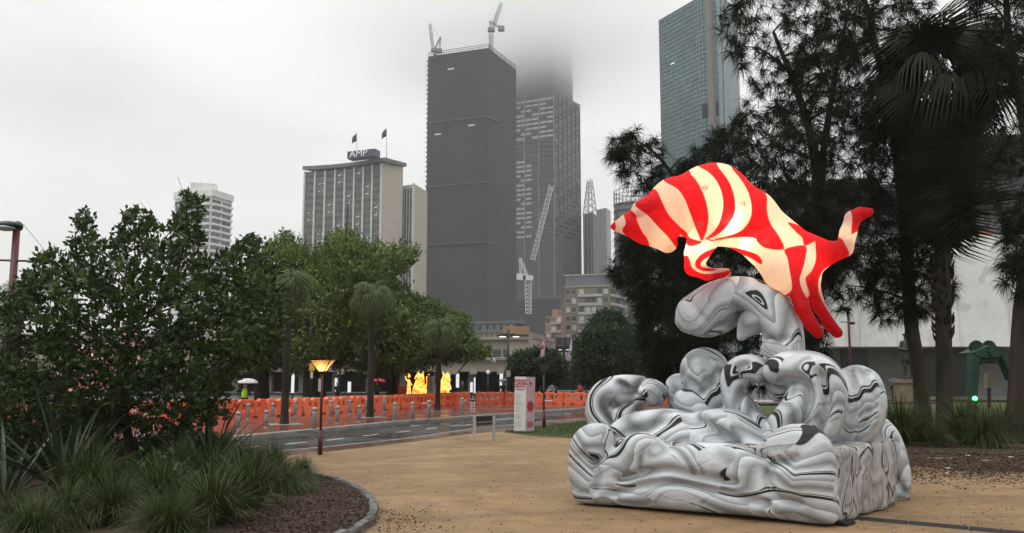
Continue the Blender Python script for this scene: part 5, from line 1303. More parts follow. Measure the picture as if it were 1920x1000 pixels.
# sword leaved plants
def sword(L, w, bend, seed):
    V = []; F = []; n = 7; rg = np.random.default_rng(seed)
    for i in range(n + 1):
        s = i / n; x = L * (s * math.cos(bend * s * 0.6)); z = -L * bend * 0.35 * s * s
        ww = w * (0.45 + 1.3 * s - 1.7 * s * s) if i < n else 0.004
        V += [(x, -ww / 2, z + ww * 0.22), (x, 0, z), (x, ww / 2, z + ww * 0.22)]
    for i in range(n):
        a = 3 * i; F += [(a, a + 1, a + 4, a + 3), (a + 1, a + 2, a + 5, a + 4)]
    me = mesh_np('leaf', V, F, True); at = me.attributes.new('tint', 'FLOAT', 'POINT'); at.data.foreach_set('value', np.full(len(V), rg.uniform(0.05, 0.6), np.float32)); me.materials.append(L_FLAX)
    return me
SW = [sword(random.uniform(1.15, 1.6), random.uniform(0.09, 0.13), random.uniform(0.1, 0.9), 60 + i) for i in range(9)]
def sword_plant(label, p, n, s=1.0):
    r_ = thing('sword_leaf_plant', label, 'plant', p)
    for k in range(n):
        o = bpy.data.objects.new('leaf', SW[k % len(SW)]); COL.objects.link(o); o.parent = r_
        az = k * 2.39996 + RNG.normal(0, 0.2); el = R(RNG.uniform(28, 86)); o.location = (0.08 * math.cos(az), 0.08 * math.sin(az), 0); o.rotation_euler = (RNG.normal(0, 0.2), -el, az)
        q = s * RNG.uniform(0.75, 1.15); o.scale = (q, q, q)
BZ = GZ + 0.05
sword_plant('largest sword leaved plant in the shade at far left of the garden bed', G(120, 925, BZ), 46, 1.0)
sword_plant('sword leaved plant at the right side of the dark tree', G(392, 895, BZ), 38, 0.95)
sword_plant('smaller sword leaved plant cut by the left picture edge', G(10, 935, BZ), 26, 0.85)

def tuft_mesh(n, Lr, seed, spread=0.12, w=0.007, lean=0.9):
    rg = np.random.default_rng(seed); az = rg.uniform(0, 6.283, n); tilt = rg.beta(1.4, 1.6, n) * lean; L = rg.uniform(*Lr, n)
    d0 = np.stack([np.cos(az) * np.sin(tilt), np.sin(az) * np.sin(tilt), np.cos(tilt)], 1); rr = rg.uniform(0, spread, n)
    p = np.stack([np.cos(az) * rr, np.sin(az) * rr, np.zeros(n)], 1); s = np.stack([-np.sin(az + rg.normal(0, .8, n)), np.cos(az), np.zeros(n)], 1) * w / 2
    g = np.array([0, 0, -1.0]); V = []
    d1 = unit(d0 + g * (0.35 + 0.5 * tilt[:, None])); d2 = unit(d1 + g * (0.5 + 0.6 * tilt[:, None]))
    p1 = p + d0 * L[:, None] * 0.45; p2 = p1 + d1 * L[:, None] * 0.3; p3 = p2 + d2 * L[:, None] * 0.25
    V = np.stack([p - s, p + s, p1 + s, p1 - s, p2 + s * .8, p2 - s * .8, p3], 1).reshape(-1, 3)
    i = np.arange(n)[:, None] * 7
    F = np.concatenate([i + np.array([[0, 1, 2]]), i + np.array([[0, 2, 3]]), i + np.array([[3, 2, 4]]), i + np.array([[3, 4, 5]]), i + np.array([[5, 4, 6]])])
    me = mesh_np('blades', V, F, False); at = me.attributes.new('tint', 'FLOAT', 'POINT'); at.data.foreach_set('value', np.repeat(rg.random(n).astype(np.float32) ** 1.5, 7)); me.materials.append(L_GRASS)
    return me
TM = [tuft_mesh(n_, l_, 100 + i, 0.16, w_, a_) for i, (n_, l_, w_, a_) in enumerate(((1500, (0.6, 1.15), 0.007, 1.15), (900, (0.5, 1.3), 0.009, 0.95), (1700, (0.4, 0.95), 0.006, 1.3), (700, (0.6, 1.4), 0.011, 0.8)))]
def tuft(label, p, s, k, group):
    o = bpy.data.objects.new('grass_tuft', TM[k % 4]); COL.objects.link(o); o.location = p; o.scale = (s * random.uniform(.85, 1.2), s * random.uniform(.85, 1.2), s * random.uniform(0.8, 1.1)); o.rotation_euler = (random.gauss(0, .08), random.gauss(0, .08), k * 1.3)
    tag(o, label, 'grass tuft', group)
BT = [(120, 990, 1.05, 'fine leaved grass tuft in the bottom left corner below the big sword plant'), (400, 985, 1.15, 'largest grass tuft at the bottom of the bed left of the mulch'), (530, 925, 1.0, 'rightmost garden bed grass tuft leaning over the bark mulch'), (300, 955, 1.0, 'grass tuft in front of the dark tree trunk'), (460, 900, 1.0, 'grass tuft at the back of the bed below the lit lamp'), (215, 985, 1.0, 'grass tuft between the two lowest bed tufts'), (25, 985, 1.0, 'grass tuft touching the left picture edge'), (465, 955, 1.0, 'grass tuft beside the open mulch'), (565, 902, 0.7, 'wispy grass tuft at the far tip of the bed'), (345, 925, 0.95, 'grass tuft under the right sword plant'), (310, 1010, 1.1, 'grass tuft cut by the bottom edge left of the mulch'), (160, 945, 1.0, 'grass tuft under the largest sword plant'), (505, 890, 0.85, 'grass tuft close to the road behind the mulch'), (410, 925, 1.0, 'grass tuft in the middle of the bed'), (60, 1015, 1.0, 'grass tuft at the bottom edge near the left corner'), (240, 930, 0.9, 'grass tuft at the foot of the dark tree')]
for k, (x, y, s, lab) in enumerate(BT): tuft(lab, G(x, y, BZ), s * (0.62 + 0.2 * ((k * 7) % 5) / 4), k, 'grass tufts in the garden bed')
RT = [(1690, 836, 0.95, 'grass tuft just right of the inflatable wave'), (1722, 828, 0.9, 'grass tuft at the foot of the leaning casuarina'), (1815, 832, 0.95, 'grass tuft right of the fan palm trunk'), (1850, 838, 1.05, 'broad grass tuft below the green lantern animal'), (1885, 830, 0.9, 'grass tuft beside the trunk at right picture edge'), (1760, 838, 0.5, 'small grass tuft before the fan palm trunk')]
for k, (x, y, s, lab) in enumerate(RT): tuft(lab, G(x, y, GZ), s * 1.25, k + 3, 'grass tufts under the right hand trees')
# leafy ground shrubs with a few red flowers
def low_bush(label, poly, n, d0, thick, flowers):
    c = P(sum(p[0] for p in poly) / len(poly), max(p[1] for p in poly), d0)
    r_ = thing('low_shrub', label, 'shrub', (c.x, d0, BZ))
    C_ = sample_region(poly, n, d0, thick, 40); m = n * 14
    pos = np.repeat(C_, 14, 0) + RNG.normal(0, 0.06, (m, 3)); pos[:, 2] = np.maximum(pos[:, 2], BZ)
    link('crown', leaves('crown', pos, RNG.normal(0, 1, (m, 3)) + [0, 0, 0.6], RNG.uniform(0.07, 0.15, m), RNG.uniform(0.025, 0.055, m), RNG.random(m) * 0.45), L_SHRUB, r_)
    st = MB()
    for k in range(14): e = C_[RNG.integers(n)]; st.tube([(c.x + RNG.normal(0, .1), d0 + RNG.normal(0, .1), BZ - 0.05), e], [0.015, 0.006], 4)
    st.build('stems', BARK, r_)
    for k in range(flowers):
        e = C_[RNG.integers(n)] + np.array([0, -0.1, 0.05]); f = MB()
        for a in range(5): t_ = a * 1.257; f.add([e, e + np.array([math.cos(t_), -0.4, math.sin(t_)]) * 0.03, e + np.array([math.cos(t_ + .6), -0.5, math.sin(t_ + .6)]) * 0.045, e + np.array([math.cos(t_ + 1.2), -0.4, math.sin(t_ + 1.2)]) * 0.03], [(0, 1, 2, 3)])
        f.build('flower', M('red_petal', (0.28, 0.02, 0.02), 0.6), r_)
low_bush('low dark shrub with a few red flowers under the tree', [(220, 960), (230, 890), (290, 860), (360, 875), (400, 920), (380, 975), (290, 985)], 420, 11.5, 0.6, 4)
low_bush('low dark shrub filling the shade behind the tree trunk', [(-40, 900), (-30, 810), (60, 800), (150, 795), (240, 830), (330, 810), (420, 825), (470, 870), (430, 910), (250, 915), (100, 920)], 1500, 15.0, 0.5, 0)

# --- lawn blades
def lawn_blades(name, poly, n, label, hgt):
    xs = [p.x for p in poly]; ys = [p.y for p in poly]; pl = [(p.x, p.y) for p in poly]
    x = RNG.uniform(min(xs), max(xs), n * 4); y = RNG.uniform(min(ys), min(max(ys), 45), n * 4); ok = poly_sdf(x, y, pl) < -0.02; x, y = x[ok][:n], y[ok][:n]; m = len(x)
    pos = np.stack([x, y, np.full(m, GZ + 0.01)], 1)
    me = leaves(name, pos, RNG.normal(0, 0.45, (m, 3)) + [0, 0, 1], RNG.uniform(*hgt, m), RNG.uniform(0.008, 0.014, m), RNG.random(m) * 0.7)
    o = stuff(link(name, me, leaf_mat(name + '_blade', (0.028, 0.05, 0.010), (0.10, 0.13, 0.03), 0.5, 0.2))); o['label'] = label; o['category'] = 'grass'
lawn_blades('lawn_grass', LAWN1, 26000, 'short green grass beside the festival sign', (0.05, 0.11))
lawn_blades('lawn_grass', LAWN2, 45000, 'short olive grass behind the right hand trunks', (0.05, 0.12))

# ================================================================== barriers, bollards, lamps
PZ = 0.09
t = NT('orange_plastic'); oi = t.n('ShaderNodeObjectInfo'); c = t.coord(); nz = t.noise(2.5, 4, 0.65, c, 0.5); gr = t.noise(7, 4, 0.7, t.coord((1, 1, 0.4)), 0.6)
col = t.mixc(oi.outputs['Random'], (0.66, 0.075, 0.022), (0.84, 0.19, 0.075)); col = t.mixc(t.mapr(nz, 0.5, 0.7, 0, 0.35), col, (0.85, 0.30, 0.16)); col = t.mixc(t.mapr(gr, 0.58, 0.74, 0, 0.5), col, (0.22, 0.06, 0.03))
t.l(col, t.b.inputs['Base Color']); t.b.inputs['Roughness'].default_value = 0.42; t.bump(nz, 0.1, 0.02); m_orange = t.m
BL, BH = 1.95, 0.74
def ell(cx, cz, rx, rz, ang, n=12):
    return [(cx + rx * math.cos(t) * math.cos(ang) - rz * math.sin(t) * math.sin(ang), cz + rx * math.cos(t) * math.sin(ang) + rz * math.sin(t) * math.cos(ang)) for t in [2 * math.pi * k / n for k in range(n)]]
hl = BL / 2
outl = [(-hl + .10, 0), (-hl + .42, 0), (-hl + .46, .07), (-.30, .07), (-.26, 0), (.26, 0), (.30, .07), (hl - .46, .07), (hl - .42, 0), (hl - .10, 0), (hl, .12), (hl - .03, .40), (hl - .10, .55), (hl - .05, BH), (hl - .30, BH + .02), (hl - .36, BH - .06), (.36, BH - .08), (.30, BH), (-.30, BH), (-.36, BH - .08), (-hl + .36, BH - .06), (-hl + .30, BH + .02), (-hl + .05, BH), (-hl + .10, .55), (-hl + .03, .40), (-hl, .12)]
holes = [ell(-.58, .45, .105, .19, R(30)), ell(-.20, .41, .125, .21, R(10)), ell(.20, .41, .125, .21, R(-10)), ell(.58, .45, .105, .19, R(-30))]
bar_me = plate_with_holes(outl, [list(reversed(h_)) for h_ in holes], 0.24, 0.03, 2); bar_me.materials.append(m_orange)
conn = MB().tube([(hl, 0, 0.1), (hl, 0, 0.62)], 0.06, 8).mesh('coupling_pin'); conn.materials.append(M('orange_dark', (0.55, 0.06, 0.02)))
strip = MB().box((0, -0.158, 0.22), (0.5, 0.012, 0.09)).mesh('reflective_strip'); strip.materials.append(M('reflector_pale', (0.75, 0.72, 0.66), 0.3))
line = [G(x, y, PZ) for x, y in ((-60, 797), (150, 794), (300, 789.5), (445, 784), (520, 780.5), (580, 777.5), (680, 771.5), (760, 766), (815, 761.5), (868, 757.5), (920, 757), (1000, 757.5), (1090, 758.5), (1190, 759), (1300, 759))]
pos = 0.0; spots = []; acc = 0.0; need = 0.0; STEP = 2.02
for a, c in zip(line[:-1], line[1:]):
    L = (c - a).length; u = (c - a) / L
    while need <= acc + L:
        spots.append((a + u * (need - acc), math.atan2(u.y, u.x))); need += STEP
    acc += L
vis = 0
for i, (p, rz) in enumerate(spots):
    sx_ = 960 + F_PX * p.x / p.y
    r_ = thing('water_barrier', f'orange plastic barrier with four holes, {ORD[i]} from the left end of the row', 'barrier', p, 'orange barriers closing the plaza', rz + random.uniform(-0.11, 0.11))
    o = bpy.data.objects.new('barrier_body', bar_me); COL.objects.link(o); o.parent = r_; o.rotation_euler = (R(90), 0, 0)
    for nm, me_ in (('coupling_pin', conn), ('reflective_strip', strip)):
        if nm == 'reflective_strip' and i % 3: continue
        o = bpy.data.objects.new(nm, me_); COL.objects.link(o); o.parent = r_
m_steel = M('brushed_steel', (0.36, 0.355, 0.34), 0.42, 0.5, 0.2, 3, metal=0.35)
def bollard(x, yt, yb, lab):
    p = G(x, yb, PZ); top = P(x, yt, p.y).z; hh = top - PZ
    r_ = thing('bollard', lab, 'bollard', p, 'steel bollards along the plaza edge')
    MB().lathe([(0.075, 0), (0.075, hh - 0.03), (0.062, hh - 0.005), (0.03, hh)], (0, 0, 0), 12).build('post', m_steel, r_, world=False)
    MB().lathe([(0.085, 0), (0.085, 0.035), (0.078, 0.04)], (0, 0, 0), 12).build('foot_ring', m_steel, r_, world=False)
    MB().lathe([(0.0765, 0), (0.0785, 0.005), (0.0785, 0.05), (0.0765, 0.055)], (0, 0, hh - 0.12), 12).build('collar', M('collar_dark', (0.1, 0.1, 0.1)), r_, world=False)
fr = [(446, 772, 806), (499, 769, 803), (589, 764, 807), (632, 761, 795), (673, 760, 792), (740, 755, 791), (773, 754, 789), (804, 751, 787), (866, 746, 781)]
bk_ = [(465, 757, 786), (511, 756, 785), (553, 752, 782), (620, 751, 785), (655, 750, 777), (687, 747, 773), (720, 743, 773)]
for k, (x, a, c) in enumerate(fr): bollard(x, a, c, f'steel bollard, {ORD[k]} from left in the front row by the road')
for k, (x, a, c) in enumerate(bk_): bollard(x, a, c, f'steel bollard, {ORD[k]} from left in the row close to the orange barriers')

m_redp = M('maroon_paint', (0.085, 0.018, 0.016), 0.4, 0.4, 0.2, 4); m_blk = M('black_paint', (0.012, 0.012, 0.013), 0.4, 0.4, 0.2)
def pyramid_lamp(label, x, yb, ysl, yt, ybot, half, lit, plate=False):
    p = G(x, yb, GZ); s = p.y / F_PX; zt = P(x, yt, p.y).z; zb = P(x, ybot, p.y).z; zs = P(x, ysl, p.y).z
    r_ = thing('path_lamp', label, 'lamp post', p)
    MB().tube([p, Vector((p.x, p.y, zs))], 0.052 if lit else 0.06, 8).build('sleeve', m_redp, r_); MB().tube([Vector((p.x, p.y, zs)), Vector((p.x, p.y, zb))], 0.03, 8).build('pole', m_redp, r_)
    hw = half * s; hb = hw * 0.26
    q = MB(); vs = [(p.x + a * hb, p.y + b_ * hb, zb) for a, b_ in ((-1, -1), (1, -1), (1, 1), (-1, 1))] + [(p.x + a * hw, p.y + b_ * hw, zt) for a, b_ in ((-1, -1), (1, -1), (1, 1), (-1, 1))]
    t_ = NT('lamp_glass_lit' if lit else 'lamp_glass_off')
    if lit:
        t_.b.inputs['Base Color'].default_value = (0.8, 0.5, 0.25, 1); tr_ = t_.n('ShaderNodeBsdfTranslucent'); tr_.inputs[0].default_value = (0.9, 0.62, 0.34, 1)
        ms_ = t_.n('ShaderNodeMixShader'); ms_.inputs[0].default_value = 0.7; t_.l(t_.b.outputs[0], ms_.inputs[1]); t_.l(tr_.outputs[0], ms_.inputs[2]); t_.l(ms_.outputs[0], t_.o.inputs[0])
    else: t_.b.inputs['Base Color'].default_value = (0.10, 0.105, 0.10, 1); t_.b.inputs['Roughness'].default_value = 0.15
    n_ = t_.noise(9, 2, 0.5, t_.coord()); t_.bump(n_, 0.08, 0.01)
    for k in range(4): MB().add([vs[k], vs[(k + 1) % 4], vs[4 + (k + 1) % 4], vs[4 + k]], [(0, 1, 2, 3)]).build('glass_pane', t_.m, r_)
    fr_ = MB()
    for k in range(4): fr_.bar(vs[k], vs[4 + k], 0.012); fr_.bar(vs[4 + k], vs[4 + (k + 1) % 4], 0.014); fr_.bar(vs[k], vs[(k + 1) % 4], 0.012)
    fr_.build('lamp_frame', m_blk, r_)
    c = (p.x, p.y, zt + 0.02); MB().box(c, (hw * 2.3, hw * 2.3, 0.03)).build('lamp_cap', m_blk, r_)
    MB().lathe([(hb * 0.7, 0), (hb * 0.9, 0.05), (0.03, 0.06)], (p.x, p.y, zb - 0.05), 8).build('lamp_socket', m_blk, r_)
    if lit:
        MB().sphere((p.x, p.y, (zt * 0.55 + zb * 0.45)), hw * 0.24, 10, 8).build('bulb', M('lamp_bulb', (1, 0.8, 0.5), emit=(1.0, 0.70, 0.34), estr=22.0), r_)
        L = bpy.data.lights.new('bulb_light', 'POINT'); L.energy = 9; L.color = (1, 0.62, 0.28); L.shadow_soft_size = hw * 0.25
        lo_ = bpy.data.objects.new('bulb_light', L); COL.objects.link(lo_); lo_.parent = r_; lo_.matrix_parent_inverse = Matrix.Translation(-p); lo_.location = (p.x, p.y - 0.0, (zt * 0.5 + zb * 0.5))
    if plate: MB().box((p.x - 0.045, p.y, P(x, 722, p.y).z), (0.06, 0.06, 0.29)).build('white_plate', M('plate_white', (0.5, 0.5, 0.48)), r_)
pyramid_lamp('lit path lamp with glowing inverted pyramid shade on maroon post', 600, 853, 807, 675, 697, 20, True, True)
pyramid_lamp('unlit path lamp with inverted pyramid shade beside the festival sign', 1020, 803, 771, 683, 698, 13, False)

def ray_pole(x, y, d, z0=0.0): q = P(x, y, d); return Vector((q.x, d, z0))
# tall street lamp at far left
d0 = 15.5; top = P(31, 432, d0); b0 = Vector((top.x, d0, GZ - .02))
r_ = thing('street_lamp', 'tall maroon street lamp with black floodlight at the left edge', 'street lamp', b0)
MB().tube([b0, top], [0.075, 0.065], 10).build('pole', m_redp, r_)
ax = P(-8, 488, d0); bx = P(62, 490, d0); MB().tube([ax, bx], 0.022, 6).build('cross_arm', m_redp, r_)
for q in (ax, bx): MB().sphere(q, 0.032, 8, 6).build('arm_cap', m_redp, r_)
hd = P(16, 424, d0)
MB().sphere(hd, 0.24, 16, 10, sc=(1.15, 0.8, 0.40)).build('lamp_head', m_blk, r_)
MB().sphere(P(33, 425, d0 + 0.1), 0.10, 12, 8, sc=(1, 1, 1.1)).build('lamp_gear', m_blk, r_)
MB().sphere(hd - Vector((0.02, 0.05, 0.05)), 0.2, 14, 8, sc=(1.1, 0.8, 0.3)).build('lens', M('lamp_lens', (0.35, 0.37, 0.38), 0.15), r_)
MB().tube([top - Vector((0, 0, 0.02)), top + Vector((-0.08, 0, 0.10))], 0.03, 6).build('bracket', m_steel, r_)
# twin armed lamps
def twin(label, x, ytop, d0, arm_y, xl, xr, lit, camera=False, z0=PZ):
    tp = P(x, ytop, d0); b0 = Vector((tp.x, d0, z0)); r_ = thing('twin_lamp_post', label, 'lamp post', b0); s = d0 / F_PX
    MB().tube([b0, tp], 2.2 * s, 8).build('pole', m_blk, r_)
    for xx, sg in ((xl, -1), (xr, 1)):
        e = P(xx, arm_y, d0); a = Vector((tp.x, d0, e.z + 0.1)); MB().tube([a, e + Vector((-sg * 0.2, 0, 0.1))], 0.05, 6).build('arm', m_blk, r_)
        hd_ = e + Vector((-sg * 0.2, 0, 0.02)); MB().box(hd_, (0.6, 0.3, 0.12)).build('lamp_head', m_blk if lit else m_steel, r_)
        MB().box(hd_ + Vector((0, 0, -0.075)), (0.4, 0.22, 0.03)).build('lens', M('lens_lit', (0.9, 0.9, 0.9), emit=(1, 0.98, 0.92), estr=3.0) if lit else m_steel, r_)
    if camera:
        e = P(925, 672, d0); a = Vector((tp.x, d0, e.z)); MB().tube([a, e], 0.06, 6).build('camera_arm', m_steel, r_); MB().sphere(P(925.5, 677, d0), 0.18, 10, 8, sc=(1, 1, 1.2)).build('camera_dome', M('dome_white', (0.5, 0.5, 0.5), 0.3), r_)
        c = P(953, 701, d0); MB().box((c.x, d0 - 0.15, c.z), (0.28, 0.2, 0.42)).build('control_box', m_steel, r_)
twin('twin armed black lamp post with security camera before the station', 953, 618, 54, 630, 937, 973, True, True)
twin('twin armed lamp post with pale heads in front of the largest fig tree', 585, 577, 44, 582, 561, 613, False)
d0 = 31; tp = P(1590, 582, d0); b0 = Vector((tp.x, d0, GZ)); r_ = thing('street_lamp', 'maroon lamp post with twin floodlights behind the inflatable wave', 'street lamp', b0)
MB().tube([b0, tp], 0.05, 8).build('pole', m_redp, r_); MB().tube([P(1576, 604, d0), P(1604, 605, d0)], 0.02, 6).build('cross_arm', m_redp, r_)
for x in (1581, 1589): MB().sphere(P(x, 580, d0), 0.15, 10, 8, sc=(1.2, 0.8, 0.5)).build('lamp_head', m_blk, r_)
MB().box(P(1598, 607, d0), (0.15, 0.1, 0.08)).build('camera', m_blk, r_)

# yellow sign on a pole
d0 = 40; p = P(583, 750, d0); b0 = Vector((p.x, d0, PZ)); r_ = thing('sign_post', 'slim sign post with yellow and white plates left of the lit lamp', 'sign', b0); zt = P(583, 678, d0).z
MB().tube([b0, Vector((p.x, d0, zt))], 0.035, 6).build('pole', m_blk, r_)
def plate(y0, y1, x0, x1, mat, nm): a = P(x0, y1, d0 - .05); c = P(x1, y0, d0 - .05); return MB().box(((a.x + c.x) / 2, d0 - .06, (a.z + c.z) / 2), (c.x - a.x, 0.02, c.z - a.z)).build(nm, mat, r_)
pl = plate(681.5, 695.5, 580, 590.5, M('sign_yellow', (0.62, 0.34, 0.03), 0.5), 'yellow_plate')
for k in range(3): a = P(582, 684.5 + k * 3.6, d0 - .08); c = P(588.5, 686 + k * 3.6, d0 - .08); MB().box(((a.x + c.x) / 2, d0 - .074, (a.z + c.z) / 2), (c.x - a.x, 0.006, a.z - c.z)).build('print_line', m_blk, pl)
plate(697, 709.5, 582, 587, M('plate_white', (0.5, 0.5, 0.48)), 'white_plate')

# small board on two posts
a = G(889.5, 829, GZ); c = G(925.5, 826, GZ); r_ = thing('notice_board', 'low dark notice board on two pale posts at the sand edge', 'sign', (a + c) / 2)
m_post = M('pale_post', (0.36, 0.34, 0.29), 0.6)
for q, x, yt in ((a, 889.5, 781), (c, 925.5, 780)): zt = P(x, yt, q.y).z; MB().box((q.x, q.y, (zt + GZ) / 2), (0.085, 0.085, zt - GZ)).build('post', m_post, r_)
u = (c - a).normalized(); z0, z1 = P(905, 798, a.y).z, P(905, 781.5, a.y).z
MB().box3(a + u * 0.05 + Vector((0, -0.02, z0 - GZ)), (c - a) - u * 0.1, Vector((-u.y, u.x, 0)) * 0.04, Vector((0, 0, z1 - z0))).build('board', M('board_green_black', (0.016, 0.018, 0.016), 0.3, 0.5), r_)
MB().box3(a + u * 0.05 + Vector((0, -0.03, z0 - GZ + 0.07)), (c - a) - u * 0.1, Vector((-u.y, u.x, 0)) * 0.06, Vector((0, 0, 0.015))).build('rail', m_post, r_)

# festival column
base = G(975, 812, GZ); dS_ = base.y; r_ = thing('festival_sign', 'leaning white and pink triangular column sign with red lettering', 'sign', base, rz=0.0)
s = dS_ / F_PX; W1, W2, HH = 21 * s, 17 * s, P(975, 706.5, dS_).z - GZ
ang1, ang2 = R(-12), R(32)
f0 = Vector((-W1 * 0.55, 0.06, 0)); f1 = f0 + Vector((math.cos(ang1), math.sin(ang1), 0)) * W1 * 1.03; f2 = f1 + Vector((math.cos(ang2), math.sin(ang2), 0)) * W2 * 1.18
m_sw = M('sign_white', (0.60, 0.60, 0.58), 0.4, 0.3, 0.05); m_spk = M('sign_pink', (0.52, 0.36, 0.38), 0.4, 0.3, 0.15, 5); m_sred = M('sign_red', (0.42, 0.03, 0.05), 0.4)
tilt = Matrix.Rotation(R(1.2), 4, 'Y')
def sgn(o): o.matrix_basis = tilt @ o.matrix_basis; return o
nrm = lambda a_, b_: Vector(((b_ - a_).y, -(b_ - a_).x, 0)).normalized()
core = MB().prism([(q.x, q.y) for q in (f0, f1, f2)], 0.05, HH).build('column', m_sw, r_, world=False); sgn(core)
pk = MB().box3(f1 + Vector((0, 0, 0.05)) + (f2 - f1) * 0.01, (f2 - f1) * 0.98, nrm(f1, f2) * 0.006, Vector((0, 0, HH - 0.05))).build('pink_panel', m_spk, r_, world=False); sgn(pk)
sgn(MB().prism([(q.x, q.y) for q in (f0 + Vector((-.01, 0, 0)), f1, f2)], 0.0, 0.048).build('base_plate', m_blk, r_, world=False))
def put_text(body, size, a_, b_, fx, z, mat, off=0.012):
    me_ = text_mesh(body, size, 0.0015, bold=size * 0.035); o = link('lettering', me_, mat, r_, world=False); dn_ = (b_ - a_).normalized(); nn = nrm(a_, b_)
    rot_ = Matrix(((dn_.x, 0, nn.x), (dn_.y, 0, nn.y), (0, 1, 0))).to_4x4(); c_ = a_ + (b_ - a_) * fx + nn * off + Vector((0, 0, z)); o.matrix_basis = tilt @ Matrix.Translation(c_) @ rot_
for k, tx in enumerate(('SYDNEY', 'LUNAR', 'FESTIVAL')): put_text(tx, (0.105, 0.125, 0.083)[k], f0, f1, 0.5, HH - 0.13 - k * 0.095, m_sred)
for k, tx in enumerate(('SYDNEY', 'LUNAR', 'FESTIVAL')): put_text(tx, (0.062, 0.072, 0.050)[k], f1, f2, 0.52, 0.32 - k * 0.06, m_sred)
fp = MB(); dn_ = (f1 - f0); nn = nrm(f0, f1)
for k in range(26):
    z = HH - 0.52 - k * 0.042; L_ = random.uniform(0.3, 0.62) if k % 5 else 0.0
    if L_: fp.box3(f0 + dn_ * 0.12 + nn * 0.004 + Vector((0, 0, z)), dn_ * L_, nn * 0.001, Vector((0, 0, 0.010)))
stuff(sgn(fp.build('fine_print', M('print_grey', (0.33, 0.33, 0.33)), r_, world=False)))
put = MB()
for (fx, z, w) in ((0.12, HH - 0.42, 0.75), (0.10, 0.26, 0.05), (0.10, 0.17, 0.06), (0.5, 0.17, 0.06)): put.box3(f0 + dn_ * fx + nn * 0.004 + Vector((0, 0, z)), dn_ * w, nn * 0.001, Vector((0, 0, 0.022)))
stuff(sgn(put.build('fine_print', m_blk, r_, world=False)))
dn_ = (f2 - f1).normalized(); nn = nrm(f1, f2)
def disc(cz, rx, rz, mat, off): 
    c_ = f1 + (f2 - f1) * 0.5 + nn * off + Vector((0, 0, cz)); v_ = [c_ + dn_ * rx * math.cos(2 * math.pi * k / 20) + Vector((0, 0, rz * math.sin(2 * math.pi * k / 20))) for k in range(20)]
    o = MB(); o.add(v_ + [q + nn * 0.003 for q in v_], [tuple(range(20, 40))] + [(k, (k + 1) % 20, 20 + (k + 1) % 20, 20 + k) for k in range(20)]); sgn(o.build('printed_disc', mat, r_, world=False))
disc(0.83, 0.125, 0.17, m_sred, 0.008); disc(0.83, 0.07, 0.10, M('sign_rose', (0.30, 0.05, 0.06)), 0.013); disc(1.55, 0.045, 0.05, m_sred, 0.008); disc(1.13, 0.012, 0.014, m_blk, 0.008)

# feather flags
m_fl = M('pink_flag', (0.60, 0.40, 0.50), 0.6, 0.2, 0.2, 1.5); m_fl2 = M('lilac_flag', (0.58, 0.44, 0.58), 0.6, 0.2, 0.2, 1.5); m_pat = M('flag_red_print', (0.45, 0.08, 0.15), 0.6)
for (x, y0, y1, w, lab, mt) in ((1022, 630, 668, 10, 'pink feather flag with red print above the low dark tree', m_fl), (1073, 632, 672, 9, 'lilac feather flag left of the round small tree', m_fl2), (1226, 655, 692, 7, 'lilac feather flag right of the round small tree', m_fl2), (1250, 672, 700, 5, 'small pink flag in the dark gap left of the wave bulbs', m_fl)):
    d0 = 59; tp = P(x, y0, d0); b0 = Vector((tp.x, d0, -0.2)); r_ = thing('feather_flag', lab, 'flag', b0); s = d0 / F_PX
    MB().tube([b0, tp + Vector((0, 0, 0.15))], 0.035, 6).build('pole', m_blk, r_)
    lz = (y1 - y0) * s; q = MB(); n = 8
    for k in range(n):
        pr = []
        for f in (k / n, (k + 1) / n):
            wd = w * s * (0.25 + 0.9 * f - 0.15 * f * f); pr.append((Vector((tp.x - 0.02, d0, tp.z - lz * f)), Vector((tp.x - wd, d0 + 0.12 * math.sin(f * 6), tp.z - lz * f - 0.15))))
        q.add([pr[0][0], pr[0][1], pr[1][1], pr[1][0]], [(0, 1, 2, 3)], 0, True)
    fo = q.build('cloth', mt, r_); md = fo.modifiers.new('thickness', 'SOLIDIFY'); md.thickness = 0.02
    if mt is m_fl: MB().sphere((tp.x - w * s * 0.55, d0 - 0.05, tp.z - lz * 0.55), 0.13, 8, 6, sc=(1, 0.2, 1.6)).build('print_motif', m_pat, r_)

